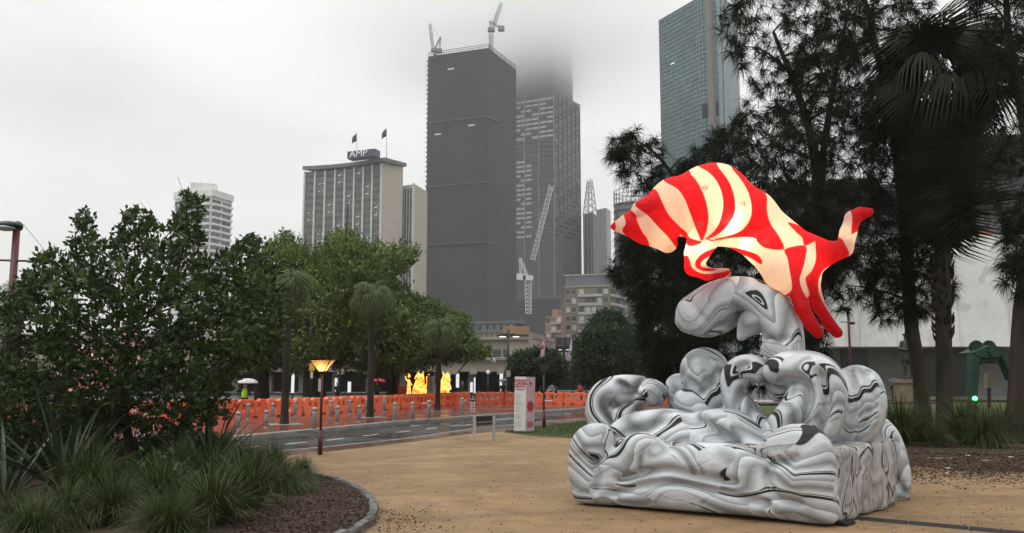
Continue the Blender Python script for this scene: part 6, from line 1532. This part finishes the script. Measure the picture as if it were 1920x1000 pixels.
# ================================================================== people
def person(label, x, d0, z0, hgt, shirt, trousers, face=0.0, umb=None, hair=(0.02, 0.015, 0.012), walk=0.12, vest=None, arms='down', extra=None):
    k = hgt / 1.72; p0 = Vector((P(x, 720, d0).x, d0, z0))
    r_ = thing('person', label, 'person', p0, rz=face)
    h = 0.028; lo = (-0.45, -0.42, -0.03); X, Y, Z = grid(lo, (0.45, 0.42, 1.78), h)
    parts = []
    A = lambda pts, kk=0.03: chain(X, Y, Z, pts, kk)
    trs = [A([(sg * 0.09, 0, 0.90, 0.095), (sg * 0.10, sg * walk * 0.5, 0.50, 0.07), (sg * 0.10, sg * walk, 0.09, 0.05)]) for sg in (-1, 1)] + [A([(-0.06, 0, 0.95, 0.12), (0.06, 0, 0.95, 0.12)])]
    shoe = [A([(sg * 0.10, sg * walk + 0.02, 0.045, 0.045), (sg * 0.10, sg * walk - 0.14, 0.035, 0.035)]) for sg in (-1, 1)]
    tor = [A([(0, 0, 1.02, 0.135), (0, 0.01, 1.22, 0.15), (0, 0, 1.36, 0.12)], 0.06), A([(-0.16, 0, 1.385, 0.065), (0.16, 0, 1.385, 0.065)])]
    slv, skn = [], []
    for sg in (-1, 1):
        if arms == 'hold' and sg == 1: pts = [(sg * 0.20, 0, 1.38, 0.058), (sg * 0.26, -0.06, 1.12, 0.048), (sg * 0.16, -0.26, 1.25, 0.038)]
        else: pts = [(sg * 0.20, 0, 1.38, 0.058), (sg * 0.25, 0.02, 1.10, 0.046), (sg * 0.24, -0.08 + sg * 0.06, 0.86, 0.036)]
        slv.append(A(pts[:2])); slv.append(A(pts[1:])); e = pts[2]
        skn.append(A([(e[0], e[1], e[2], 0.038), (e[0], e[1] - 0.03, e[2] - 0.07 if arms != 'hold' else e[2] + 0.05, 0.03)]))
        for f in range(3): skn.append(A([(e[0] + (f - 1) * 0.025, e[1] - 0.03, e[2] - 0.07, 0.014), (e[0] + (f - 1) * 0.026, e[1] - 0.05, e[2] - 0.14, 0.011)]))
    head = [A([(0, 0, 1.44, 0.055), (0, -0.01, 1.52, 0.055)]), A([(0, -0.015, 1.57, 0.075), (0, -0.005, 1.63, 0.088)]), A([(0, -0.10, 1.58, 0.016), (0, -0.085, 1.61, 0.014)]), A([(-0.09, 0, 1.595, 0.018), (-0.092, 0.01, 1.615, 0.018)]), A([(0.09, 0, 1.595, 0.018), (0.092, 0.01, 1.615, 0.018)])]
    hr = [A([(0, 0.025, 1.645, 0.092), (0, 0.04, 1.58, 0.085)])]
    groups = [(trs, 1), (shoe, 3), (tor, 0), (slv, 0), (skn, 2), (head, 2), (hr, 3)]
    d = None; G_ = []
    for arrs, mi in groups:
        m_ = None
        for a_ in arrs: m_ = a_ if m_ is None else np.minimum(m_, a_)
        G_.append((m_, mi)); d = m_ if d is None else smin(d, m_, 0.03)
    V, F = surface_nets(d, lo, h)
    ci = np.clip(np.round((V[F].mean(1) - np.array(lo)) / h).astype(int), 0, np.array(X.shape) - 1)
    vals = np.stack([g[0][ci[:, 0], ci[:, 1], ci[:, 2]] for g in G_], 1); mi = np.array([g[1] for g in G_])[vals.argmin(1)]
    V = smooth_mesh(V, F, 1, 0.3) * k
    mm = [M('cloth_%d_%d_%d' % tuple(int(c * 999) for c in shirt), shirt, 0.8), M('cloth_%d_%d_%d' % tuple(int(c * 999) for c in trousers), trousers, 0.8), M('skin_tone', (0.38, 0.24, 0.17), 0.6), M('hair_%d' % int(hair[0] * 999), hair, 0.6)]
    link('body', mesh_np('body', V, F, True, mi), mm, r_, world=False)
    if vest:
        vs_ = A([(0, 0, 1.04, 0.15), (0, 0.01, 1.22, 0.165), (0, 0, 1.36, 0.135)], 0.06); vs_ = np.maximum(vs_, 1.0 - Z); V2, F2 = surface_nets(vs_, lo, h); link('vest', mesh_np('vest', V2 * k, F2), M('hi_vis', vest, 0.6), r_, world=False)
    if umb:
        u_ = thing('umbrella', extra, 'umbrella', p0 + Vector((0.10, -0.2, 0)), rz=face); q = MB(); n = 12; rr = 0.52
        for j in range(4):
            for i in range(n):
                f = lambda a_, b_: Vector((rr * math.sin(b_ * math.pi / 8 * 1.0) / math.sin(math.pi / 2) * math.cos(2 * math.pi * a_ / n), rr * math.sin(b_ * math.pi / 8) * math.sin(2 * math.pi * a_ / n), 0.25 * math.cos(b_ * math.pi / 8)))
                q.add([f(i, j), f(i + 1, j), f(i + 1, j + 1), f(i, j + 1)], [(3, 2, 1, 0)], 0, True)
        zc = 1.74 * k
        q.v = [(a_ , b_, c_ + zc) for a_, b_, c_ in q.v]; co = q.build('canopy', M('umbrella_%d_%d' % (int(umb[0] * 999), int(umb[2] * 999)), umb, 0.5), u_, world=False); md = co.modifiers.new('thickness', 'SOLIDIFY'); md.thickness = 0.01
        MB().tube([(0, 0, 1.08 * k), (0, 0, zc + 0.29)], 0.012, 6).build('shaft', m_blk, u_, world=False)
        u_.location = p0 + Matrix.Rotation(face, 3, 'Z') @ Vector((0.15 * k, -0.28 * k, 0))
    return r_
DK, WH, BLU = (0.02, 0.02, 0.025), (0.62, 0.62, 0.60), (0.33, 0.42, 0.62)
person('person in white shirt walking just right of the festival sign', 1003, 63, -0.2, 1.70, WH, DK, 0.4)
person('person in pale blue shirt walking beside the white shirted person', 1018, 62, -0.2, 1.80, BLU, DK, 0.3)
person('person in white top behind the unlit path lamp', 1033, 65, -0.2, 1.68, WH, (0.05, 0.05, 0.06), -0.5)
person('dark clad person under a black umbrella right of the unlit lamp', 1040, 68, -0.2, 1.68, (0.25, 0.25, 0.25), DK, 0.2, (0.015, 0.015, 0.017), arms='hold', extra='black umbrella held right of the unlit path lamp')
person('dark clad person under a grey blue umbrella left of the festival sign', 943, 64, -0.2, 1.68, (0.03, 0.03, 0.04), DK, 0.1, (0.10, 0.12, 0.16), arms='hold', extra='grey blue umbrella held left of the festival sign')
person('person in dark coat standing in front of the station', 867, 66, -0.2, 1.70, DK, DK, 0.9)
person('dark clad person under a red umbrella behind the barriers', 707, 60, -0.2, 1.68, (0.04, 0.04, 0.05), DK, 0.0, (0.50, 0.02, 0.03), arms='hold', extra='red umbrella held behind the orange barriers')
person('person in red and orange top close to the left wave curl', 1088, 66, -0.2, 1.65, (0.45, 0.09, 0.05), DK, 0.0)
person('person in dark coat under the fig trees', 633, 60, -0.2, 1.65, DK, (0.03, 0.03, 0.03), 0.5)
person('worker in yellow green hi-vis vest under a pale umbrella', 460, 41, PZ - 0.3, 1.70, (0.05, 0.05, 0.06), DK, 0.2, (0.62, 0.62, 0.60), vest=(0.42, 0.80, 0.04), arms='hold', extra='pale umbrella held by the hi-vis worker')
person('person in black standing by the statue pedestal', 1676, 57, GZ, 1.45, DK, DK, -0.6, (0.05, 0.05, 0.20), arms='hold', extra='dark blue umbrella held beside the statue pedestal')

# ================================================================== statue on pedestal
d0 = 54; c = P(1703, 700, d0); b0 = Vector((c.x, d0, GZ)); m_ped = M('sandstone', (0.19, 0.145, 0.10), 0.8, 0.2, 0.25, 1.2, bump=0.3)
r_ = thing('statue_pedestal', 'sandstone pedestal carrying the bronze statue beside the leaning trunk', 'pedestal', b0)
zt = P(1703, 711, d0).z; zz = lambda y: P(1703, y, d0).z; s = d0 / F_PX
MB().box((c.x, d0, (zz(757) + zt) / 2), (40 * s, 40 * s, zt - zz(757))).build('block', m_ped, r_)
MB().box((c.x, d0, zt - 0.14), (46 * s, 46 * s, 0.22)).build('cap', m_ped, r_); MB().box((c.x, d0, zz(752) - 0.05), (48 * s, 48 * s, 0.26)).build('foot', m_ped, r_)
MB().box((c.x, d0, 0.12), (90 * s, 60 * s, 0.16)).build('step', M('step_dark', (0.07, 0.06, 0.05)), r_)
m_brz = M('dark_bronze', (0.035, 0.030, 0.022), 0.45, 0.5, 0.3, 3, metal=0.5)
hgt = zz(624) - zt; k = hgt / 1.74; st = thing('bronze_statue', 'dark bronze statue of a standing figure in a hat on the pedestal', 'statue', (c.x, d0, zt))
h = 0.03; lo = (-0.5, -0.4, -0.05); X, Y, Z = grid(lo, (0.5, 0.4, 1.85), h); A = lambda pts, kk=0.04: chain(X, Y, Z, pts, kk)
d = A([(-0.10, 0, 0.9, .1), (-0.11, -.02, 0.5, .075), (-0.12, 0, 0.07, .055)])
for e in (A([(0.10, 0, 0.9, .1), (0.12, -.1, 0.5, .075), (0.12, -.05, 0.07, .055)]), A([(0, 0, 0.95, .15), (0, 0, 1.2, .17), (0, 0, 1.36, .14)], .08), A([(-.18, 0, 1.38, .07), (-.28, -.02, 1.12, .055), (-.12, -.2, 1.08, .045)]), A([(.18, 0, 1.38, .07), (.26, .03, 1.1, .055), (.25, -.05, .86, .05)]), A([(0, 0, 1.42, .06), (0, -.01, 1.55, .085), (0, 0, 1.6, .09)]), A([(-.13, 0, 1.67, .04), (.13, 0, 1.67, .04)]), A([(0, 0, 1.67, .08), (0, 0, 1.73, .06)]), A([(0, .05, 1.2, .2), (0, .05, .75, .22)], .1), A([(-.12, -.02, .05, .06), (-.12, -.18, .04, .045)]), A([(.12, -.05, .05, .06), (.12, -.22, .04, .045)])): d = smin(d, e, .04)
V, F = surface_nets(d, lo, h); V = smooth_mesh(V, F, 1) * k; V[:, 2] = np.maximum(V[:, 2], 0); link('figure', mesh_np('figure', V, F), m_brz, st, world=False)
MB().box((0, 0, 0.03), (0.62 * k, 0.55 * k, 0.07)).build('base_plate', m_brz, st, world=False)

# ================================================================== green faceted lantern animal
d0 = G(1822, 783, GZ).y; F0 = lambda x, y, dy=0: P(x, y, d0) + Vector((0, dy, 0)); b0 = Vector((F0(1850, 780).x, d0, GZ))
r_ = thing('lantern_animal', 'green faceted lantern animal with disc muzzle on the right lawn', 'lantern', b0)
m_gr = M('green_lantern_panel', (0.009, 0.042, 0.026), 0.5, 0.3, 0.45, 3.5, bump=0.3, bscale=8); m_grd = M('green_lantern_dark', (0.010, 0.040, 0.022), 0.6)
def solid(ptsf, dy0, dy1, mat, nm, taper=1.0):
    a = [F0(x, y, dy0) for x, y in ptsf]; cc_ = sum(a, Vector()) / len(a); b_ = [cc_ + (q - cc_) * taper + Vector((0, dy1 - dy0, 0)) for q in a]; n = len(a)
    return MB().add(a + b_, [tuple(reversed(range(n))), tuple(range(n, 2 * n))] + [(i, (i + 1) % n, n + (i + 1) % n, n + i) for i in range(n)]).build(nm, mat, r_)
solid([(1814, 662), (1828, 671), (1850, 672), (1868, 668), (1879, 656), (1862, 651), (1845, 648)], -0.45, 0.9, m_gr, 'shoulder', 0.9)
solid([(1828, 671.5), (1850, 672.5), (1868, 668.5), (1862, 682), (1848, 676), (1834, 684)], -0.30, 0.7, m_grd, 'chest', 0.9)
solid([(1814, 662), (1827.5, 671), (1823, 744), (1812, 744)], -0.42, 0.1, m_gr, 'front_leg', 0.9); solid([(1879, 657), (1868.5, 668.5), (1888, 716), (1896, 716)], -0.42, 0.1, m_gr, 'front_leg', 0.9)
solid([(1812, 744.5), (1816, 744.5), (1816, 780), (1812, 779)], -0.30, -0.15, m_blk, 'leg_post'); solid([(1821, 744.5), (1826, 744.5), (1824, 784), (1820, 783)], -0.30, -0.15, m_blk, 'leg_post')
solid([(1889, 716.5), (1894, 716.5), (1898, 770), (1894, 770)], -0.30, -0.15, m_blk, 'leg_post'); solid([(1873, 700), (1886, 700), (1888, 728), (1872, 728)], 0.8, 1.1, M('hind_panel', (0.2, 0.16, 0.12)), 'hind_panel'); solid([(1876, 728), (1880, 728), (1880, 768), (1876, 768)], 0.85, 1.0, m_blk, 'leg_post')
c = F0(1852, 660, -0.52); MB().tube([c, c + Vector((0, 0.12, 0))], [10 * d0 / F_PX, 10 * d0 / F_PX], 16).build('muzzle_disc', m_gr, r_)
for x in (1834, 1858):
    c = F0(x, 651, 0.1); MB().tube([c, c + Vector((0, 0.2, 0))], [11 * d0 / F_PX, 11 * d0 / F_PX], 14).build('curled_horn', m_grd, r_)
    for k in range(7): a = math.pi * (k + 0.5) / 7; q = c + Vector((math.cos(a), 0.1, math.sin(a))) * (11 * d0 / F_PX); MB().sphere(q, 2.6 * d0 / F_PX, 8, 6).build('horn_bead', m_grd, r_)
MB().sphere(F0(1817, 747, -0.46), 0.095, 10, 8).build('green_lamp', M('green_lamp', (0.1, 1, 0.3), emit=(0.12, 1.0, 0.3), estr=7), r_)

# ================================================================== glowing lanterns near the station
t = NT('glowing_yellow_silk'); v = t.coord(); n1 = t.noise(2.6, 2, 0.5, v, 0.5)
col = t.ramp(n1, [(0.36, (0.9, 0.10, 0.01)), (0.45, (1.0, 0.42, 0.03)), (0.55, (1.0, 0.72, 0.14)), (0.64, (1.0, 0.25, 0.02))]); t.l(col, t.b.inputs['Base Color']); t.l(col, t.b.inputs['Emission Color']); t.b.inputs['Emission Strength'].default_value = 1.0
m_glowy = t.m; m_plinth = M('lantern_plinth', (0.25, 0.24, 0.22))
def lantern(label, x, prims, d0=58.6, name='silk_lantern'):
    b0 = Vector((P(x, 740, d0).x, d0, -0.2)); r_ = thing(name, label, 'lantern', b0); s = d0 / F_PX
    h = 0.05; pts = [[(P(px_, py_, d0).x - b0.x, dy, P(px_, py_, d0).z - b0.z, rr * s) for px_, py_, dy, rr in ch] for ch in prims]
    al = [q for c_ in pts for q in c_]; lo = tuple(min(q[i] - q[3] for q in al) - .15 for i in range(3)); hi = tuple(max(q[i] + q[3] for q in al) + .15 for i in range(3))
    X, Y, Z = grid(lo, hi, h); d = None
    for c_ in pts: e = chain(X, Y, Z, c_, .05); d = e if d is None else smin(d, e, .06)
    V, F = surface_nets(d, lo, h); link('silk_body', mesh_np('silk_body', smooth_mesh(V, F, 1, .4), F), m_glowy, r_, world=False)
    w = (hi[0] - lo[0]); zc = min(q[2] - q[3] for q in al); MB().box(((lo[0] + hi[0]) / 2, 0, zc / 2), (w * 0.9, 0.9, max(zc, 0.1))).build('plinth', m_plinth, r_, world=False)
lantern('glowing yellow lantern animal sitting left of the lilac column', 785, [[(785, 730, 0, 11), (787, 720, 0, 9), (789, 708, 0, 6.5)], [(784, 707, -.2, 5), (781, 710, -.4, 3)], [(785, 702, 0, 2), (784, 697, 0, 1)], [(793, 702, 0, 2), (795, 697, 0, 1)], [(779, 726, -.3, 3.4), (777, 738, -.4, 2.8)], [(788, 728, -.4, 3.6), (789, 739, -.5, 2.8)], [(795, 732, 0, 5), (800, 736, 0, 3.5)], [(797, 728, .2, 2.6), (802, 718, .2, 2.4), (800, 709, .2, 2), (804, 702, .2, 1.4)]])
lantern('glowing yellow lantern animal rearing behind the short palm', 836, [[(830, 732, 0, 9), (832, 721, 0, 8), (836, 709, 0, 6.5)], [(840, 710, -.2, 4), (844, 713, -.3, 2.6)], [(832, 703, 0, 2), (830, 697, 0, 1)], [(838, 702, 0, 2), (841, 697, 0, 1)], [(837, 720, -.3, 3), (844, 724, -.4, 2.4), (846, 730, -.4, 1.8)], [(836, 732, -.3, 4), (842, 738, -.3, 3)], [(825, 722, .1, 3), (822, 737, .1, 3)]])
lantern('thin glowing yellow lantern figure beside the red stall', 766, [[(764, 738, 0, 2), (766, 726, 0, 2.8), (767, 714, 0, 2.6)], [(769, 738, 0, 2), (767, 726, 0, 2.6)], [(767, 706, 0, 2.8), (767, 704, 0, 2.6)], [(766, 716, 0, 1.6), (761, 711, 0, 1.4), (760, 705, 0, 1.2)], [(768, 716, 0, 1.6), (772, 722, 0, 1.4)], [(766, 702, 0, 1.2), (765, 697, 0, .6)]])
lantern('small glowing lantern figure left of the red stall', 741, [[(740, 738, 0, 3), (742, 724, 0, 3.2), (745, 716, 0, 2.4)], [(742, 724, 0, 2), (737, 722, 0, 1.6)]])
d0 = 59.5; c = P(754, 728, d0); r_ = thing('red_stall', 'dark red box stall beside the glowing lanterns', 'stall', (c.x, d0, -0.2))
MB().box((c.x, d0, 0.45), (0.86, 0.7, 1.45)).build('cabinet', M('stall_red', (0.16, 0.012, 0.012)), r_); MB().box((c.x + .2, d0, -0.1), (1.6, 0.8, 0.36)).build('base', m_blk, r_)
c = P(808, 725, 57.2); r_ = thing('column_sign', 'lilac and white column sign between the glowing lanterns', 'sign', (c.x, 57.2, PZ)); z1 = P(808, 706, 57.2).z
MB().box((c.x - 0.08, 57.2, (z1 + PZ) / 2), (0.38, 0.3, z1 - PZ)).build('lilac_panel', M('sign_lilac', (0.24, 0.20, 0.25)), r_); MB().box((c.x + 0.2, 57.25, (z1 + PZ) / 2), (0.18, 0.3, z1 - PZ)).build('white_panel', M('sign_cream', (0.5, 0.48, 0.47)), r_)
# pale advertising panels and globe lamps in the concourse
m_pan = M('backlit_panel', (0.7, 0.7, 0.7), 0.5, emit=(1, 1, 1), estr=0.35)
for (x, y0, y1, w, lab) in ((549, 701, 737, 6, 'backlit white panel left of the lit lamp, under the figs'), (604, 712, 737, 6, 'backlit white panel right behind the lit lamp post'), (630, 709, 735, 5, 'backlit white panel under the largest fig tree'), (655, 716, 736, 6, 'backlit white panel left of the middle palm trunk'), (731, 716, 730, 5, 'short backlit panel left of the red stall'), (841, 701, 733, 6, 'backlit white panel right of the rearing lantern'), (858, 701, 727, 6, 'backlit white panel before the station, left of the globe lamp'), (884, 717, 736, 5, 'small backlit panel under the globe lamp'), (890, 708, 738, 3, 'thin backlit strip under the globe lamp'), (940, 701, 734, 6, 'backlit white panel left of the twin armed post')):
    d0 = 78; a = P(x - w / 2, y1, d0); c = P(x + w / 2, y0, d0); r_ = thing('advertising_panel', lab, 'panel', ((a.x + c.x) / 2, d0, -0.2))
    MB().box(((a.x + c.x) / 2, d0, (a.z + c.z) / 2), (c.x - a.x, 0.2, c.z - a.z)).build('backlit_face', m_pan, r_); MB().box(((a.x + c.x) / 2, d0 + .02, (a.z - 0.4) / 2), (0.12, 0.12, a.z + 0.4)).build('leg', m_blk, r_)
for x, y, lab in ((915, 698, 'white globe lamp before the station undercroft'), (1099, 700, 'white globe lamp left of the round small tree trunk')):
    d0 = 70; c = P(x, y, d0); r_ = thing('globe_lamp', lab, 'lamp', (c.x, d0, -0.2)); MB().tube([(c.x, d0, -0.2), (c.x, d0, c.z - 0.2)], 0.05, 6).build('pole', m_blk, r_); MB().sphere(c, 0.19, 12, 8).build('globe', M('globe_white', (0.6, 0.6, 0.6), 0.3, emit=(1, 1, 1), estr=0.3), r_)
    for k in range(4): a = k * math.pi / 4; MB().tube([(c.x + 0.2 * math.cos(a) * math.cos(u_), d0 + 0.2 * math.sin(a) * math.cos(u_), c.z + 0.2 * math.sin(u_)) for u_ in [2 * math.pi * j / 12 for j in range(13)]], 0.015, 4, caps=False).build('cage_ring', m_blk, r_)
# pink ribbed lantern behind the dark tree
d0 = 31; b0 = Vector((P(185, 740, d0).x, d0, PZ)); r_ = thing('pink_lantern', 'pink ribbed lantern animal glimpsed through the dark tree', 'lantern', b0)
BPk = lambda x, y, r, dy=0: (P(x, y, d0).x - b0.x, dy, P(x, y, d0).z - b0.z, r * d0 / F_PX)
h = 0.04; pr = [[BPk(150, 690, 42), BPk(190, 688, 46), BPk(225, 680, 36)], [BPk(235, 665, 26), BPk(245, 640, 22)], [BPk(250, 625, 6), BPk(254, 612, 2)], [BPk(150, 715, 14, -.3), BPk(148, 752, 9, -.3)], [BPk(215, 715, 14, -.3), BPk(217, 752, 9, -.3)], [BPk(150, 715, 14, .3), BPk(148, 752, 9, .3)], [BPk(215, 715, 14, .3), BPk(217, 752, 9, .3)]]
al = [q for c_ in pr for q in c_]; lo = tuple(min(q[i] - q[3] for q in al) - .1 for i in range(3)); hi = tuple(max(q[i] + q[3] for q in al) + .1 for i in range(3)); X, Y, Z = grid(lo, hi, h); d = None
for c_ in pr: e = chain(X, Y, Z, c_, .05); d = e if d is None else smin(d, e, .08)
d = d + 0.02 * np.sin(Z * 42); V, F = surface_nets(d, lo, h); V[:, 2] = np.maximum(V[:, 2], 0.0)
link('ribbed_body', mesh_np('ribbed_body', V, F), M('pink_silk', (0.72, 0.36, 0.36), 0.5, emit=(1, 0.6, 0.6), estr=0.12), r_, world=False)

# ================================================================== small things on the ground
a = G(1600, 972, GZ); c = G(1960, 1006, GZ); u = (c - a).normalized(); n_ = Vector((-u.y, u.x, 0)); Lc = (c - a).length
r_ = thing('cable_cover', 'low black cable cover strip crossing the sand from the wave base', 'cable cover', a); k = 0; p_ = 0.0; m_rub = M('black_rubber', (0.014, 0.014, 0.015), 0.6, 0.3, 0.4, 6)
while p_ < Lc:
    L_ = min(0.62, Lc - p_); o = a + u * p_ + n_ * random.uniform(-0.02, 0.02)
    vs = [o - n_ * .09, o + u * (L_ - .02) - n_ * .09, o + u * (L_ - .02) + n_ * .09, o + n_ * .09]; vt = [q + (n_ * .05 if i < 2 else -n_ * .05) + Vector((0, 0, .028)) for i, q in enumerate(vs)]
    MB().add([q - Vector((0, 0, .01)) for q in vs] + vt, [(4, 5, 6, 7), (0, 1, 5, 4), (1, 2, 6, 5), (2, 3, 7, 6), (3, 0, 4, 7)]).build('cover_segment', m_rub, r_); p_ += L_
for k, (x, y, rz, lab) in enumerate(((1654, 949, .6, 'flat timber pad under the open side of the wave'), (1684, 939, .5, 'flat timber pad by the rear scroll of the wave'), (1583, 984, .8, 'dark flat pad at the near corner of the wave'))):
    p = G(x, y, GZ); o = MB().box((0, 0, .02), (.26, .16, .04), rz).box((0, 0, .045), (.24, .05, .012), rz).build('timber_pad', M('pad_wood', (.16, .12, .07)) if k < 2 else m_rub, None, loc=p); tag(o, lab, 'pad')
rnd = random.Random(3)
m_lit_ = M('litter_white', (.55, .54, .5), .7)
for (x, y, L_, w, lab) in ((1749, 838, .14, .10, 'crumpled white paper scrap under the fan palm'), (1763, 860, .55, .03, 'long pale stick on the dark soil right of the wave'), (1815, 856, .08, .05, 'small white scrap left of the broad grass tuft'), (1850, 864, .22, .03, 'short pale stick below the broad grass tuft'), (1895, 859, .10, .07, 'white scrap near the right picture edge'), (1777, 880, .09, .05, 'white scrap at the edge of the sand and soil')):
    p = G(x, y, GZ); q = MB(); n = 5
    for i in range(n):
        for j in range(2):
            f = lambda a_, b_: Vector((L_ * (a_ / n - .5), w * (b_ / 2 - .5), .012 + .02 * abs(math.sin(a_ * 2.3 + b_ * 1.7 + x)) * (w > .04)))
            q.add([f(i, j), f(i + 1, j), f(i + 1, j + 1), f(i, j + 1)], [(0, 1, 2, 3)])
    o = q.build('paper_scrap' if w > .04 else 'stick', m_lit_, None, loc=p); o.rotation_euler = (0, 0, rnd.uniform(-.4, .4)); md = o.modifiers.new('thickness', 'SOLIDIFY'); md.thickness = 0.008; tag(o, lab, 'litter')
# dead leaves and grit
n = 1100; x = RNG.uniform(380, 1900, n); y = 812 + RNG.random(n) ** 0.8 * 190; n2 = 500; x = np.concatenate([x, RNG.normal(735, 45, n2)]); y = np.concatenate([y, RNG.normal(975, 14, n2)])
pp = np.array([tuple(G(a_, min(b_, 1010), GZ + .006)) for a_, b_ in zip(x, y)]); sp_ = [(p.x, p.y) for p in SAND]; ok = (poly_sdf(pp[:, 0], pp[:, 1], sp_) < -.1) & (poly_sdf(pp[:, 0], pp[:, 1], bp2) > .05); pp = pp[ok]; m = len(pp)
lit = stuff(link('leaf_litter', leaves('leaf_litter', pp, RNG.normal(size=(m, 3)) * [1, 1, .12], RNG.uniform(.012, .05, m), RNG.uniform(.008, .022, m), RNG.random(m)), tt)); lit['label'] = 'scattered dead leaves and bark bits on the sand'; lit['category'] = 'leaf litter'
n = 9000; x = RNG.uniform(1560, 1930, n); y = RNG.normal(868, 17, n)
pp = np.array([tuple(G(a_, min(max(b_, 832), 930), GZ + .010)) for a_, b_ in zip(x, y)]); m = len(pp)
lit = stuff(link('leaf_litter', leaves('leaf_litter', pp, RNG.normal(size=(m, 3)) * [1, 1, .15], RNG.uniform(.03, .09, m), RNG.uniform(.010, .03, m), RNG.random(m)), tt)); lit['label'] = 'dark fallen needles and leaves under the right hand trees'; lit['category'] = 'leaf litter'

# ================================================================== haze and low cloud
hz = MB().box((0, 418, 159), (1770, 930, 322)).build('haze', None)
t = NT('haze_air'); t.t.nodes.remove(t.b); pv = t.n('ShaderNodeVolumePrincipled'); pv.inputs['Color'].default_value = (0.98, 0.99, 1.0, 1); pv.inputs['Density'].default_value = 0.00022; pv.inputs['Anisotropy'].default_value = 0.2
t.l(pv.outputs[0], t.o.inputs['Volume']); hz.data.materials.append(t.m); stuff(hz); hz['label'] = 'thin grey haze filling the air over the city'; hz['category'] = 'haze'
cc_ = Vector((5, 610, 270)); cl = MB().sphere((0, 0, 0), 1.0, 24, 16).build('low_cloud', None, loc=cc_); cl.scale = (340, 260, 54)
t = NT('cloud_vapour'); t.t.nodes.remove(t.b); pv = t.n('ShaderNodeVolumePrincipled'); pv.inputs['Color'].default_value = (1, 1, 1, 1); pv.inputs['Anisotropy'].default_value = 0.75
c = t.n('ShaderNodeTexCoord'); ln = t.n('ShaderNodeVectorMath', operation='LENGTH'); t.l(c.outputs['Object'], ln.inputs[0])
f = t.math('POWER', t.math('MAXIMUM', t.math('SUBTRACT', 1.0, ln.outputs['Value']), 0.0), 1.2)
n = t.mapr(t.noise(3.0, 3, 0.55, c.outputs['Object']), 0.3, 0.7, 0.35, 1.5)
t.l(t.math('MULTIPLY', t.math('MULTIPLY', f, n), 0.075), pv.inputs['Density'])
t.l(pv.outputs[0], t.o.inputs['Volume']); cl.data.materials.append(t.m); stuff(cl); cl['label'] = 'low grey cloud hiding the top of the far office tower'; cl['category'] = 'cloud'
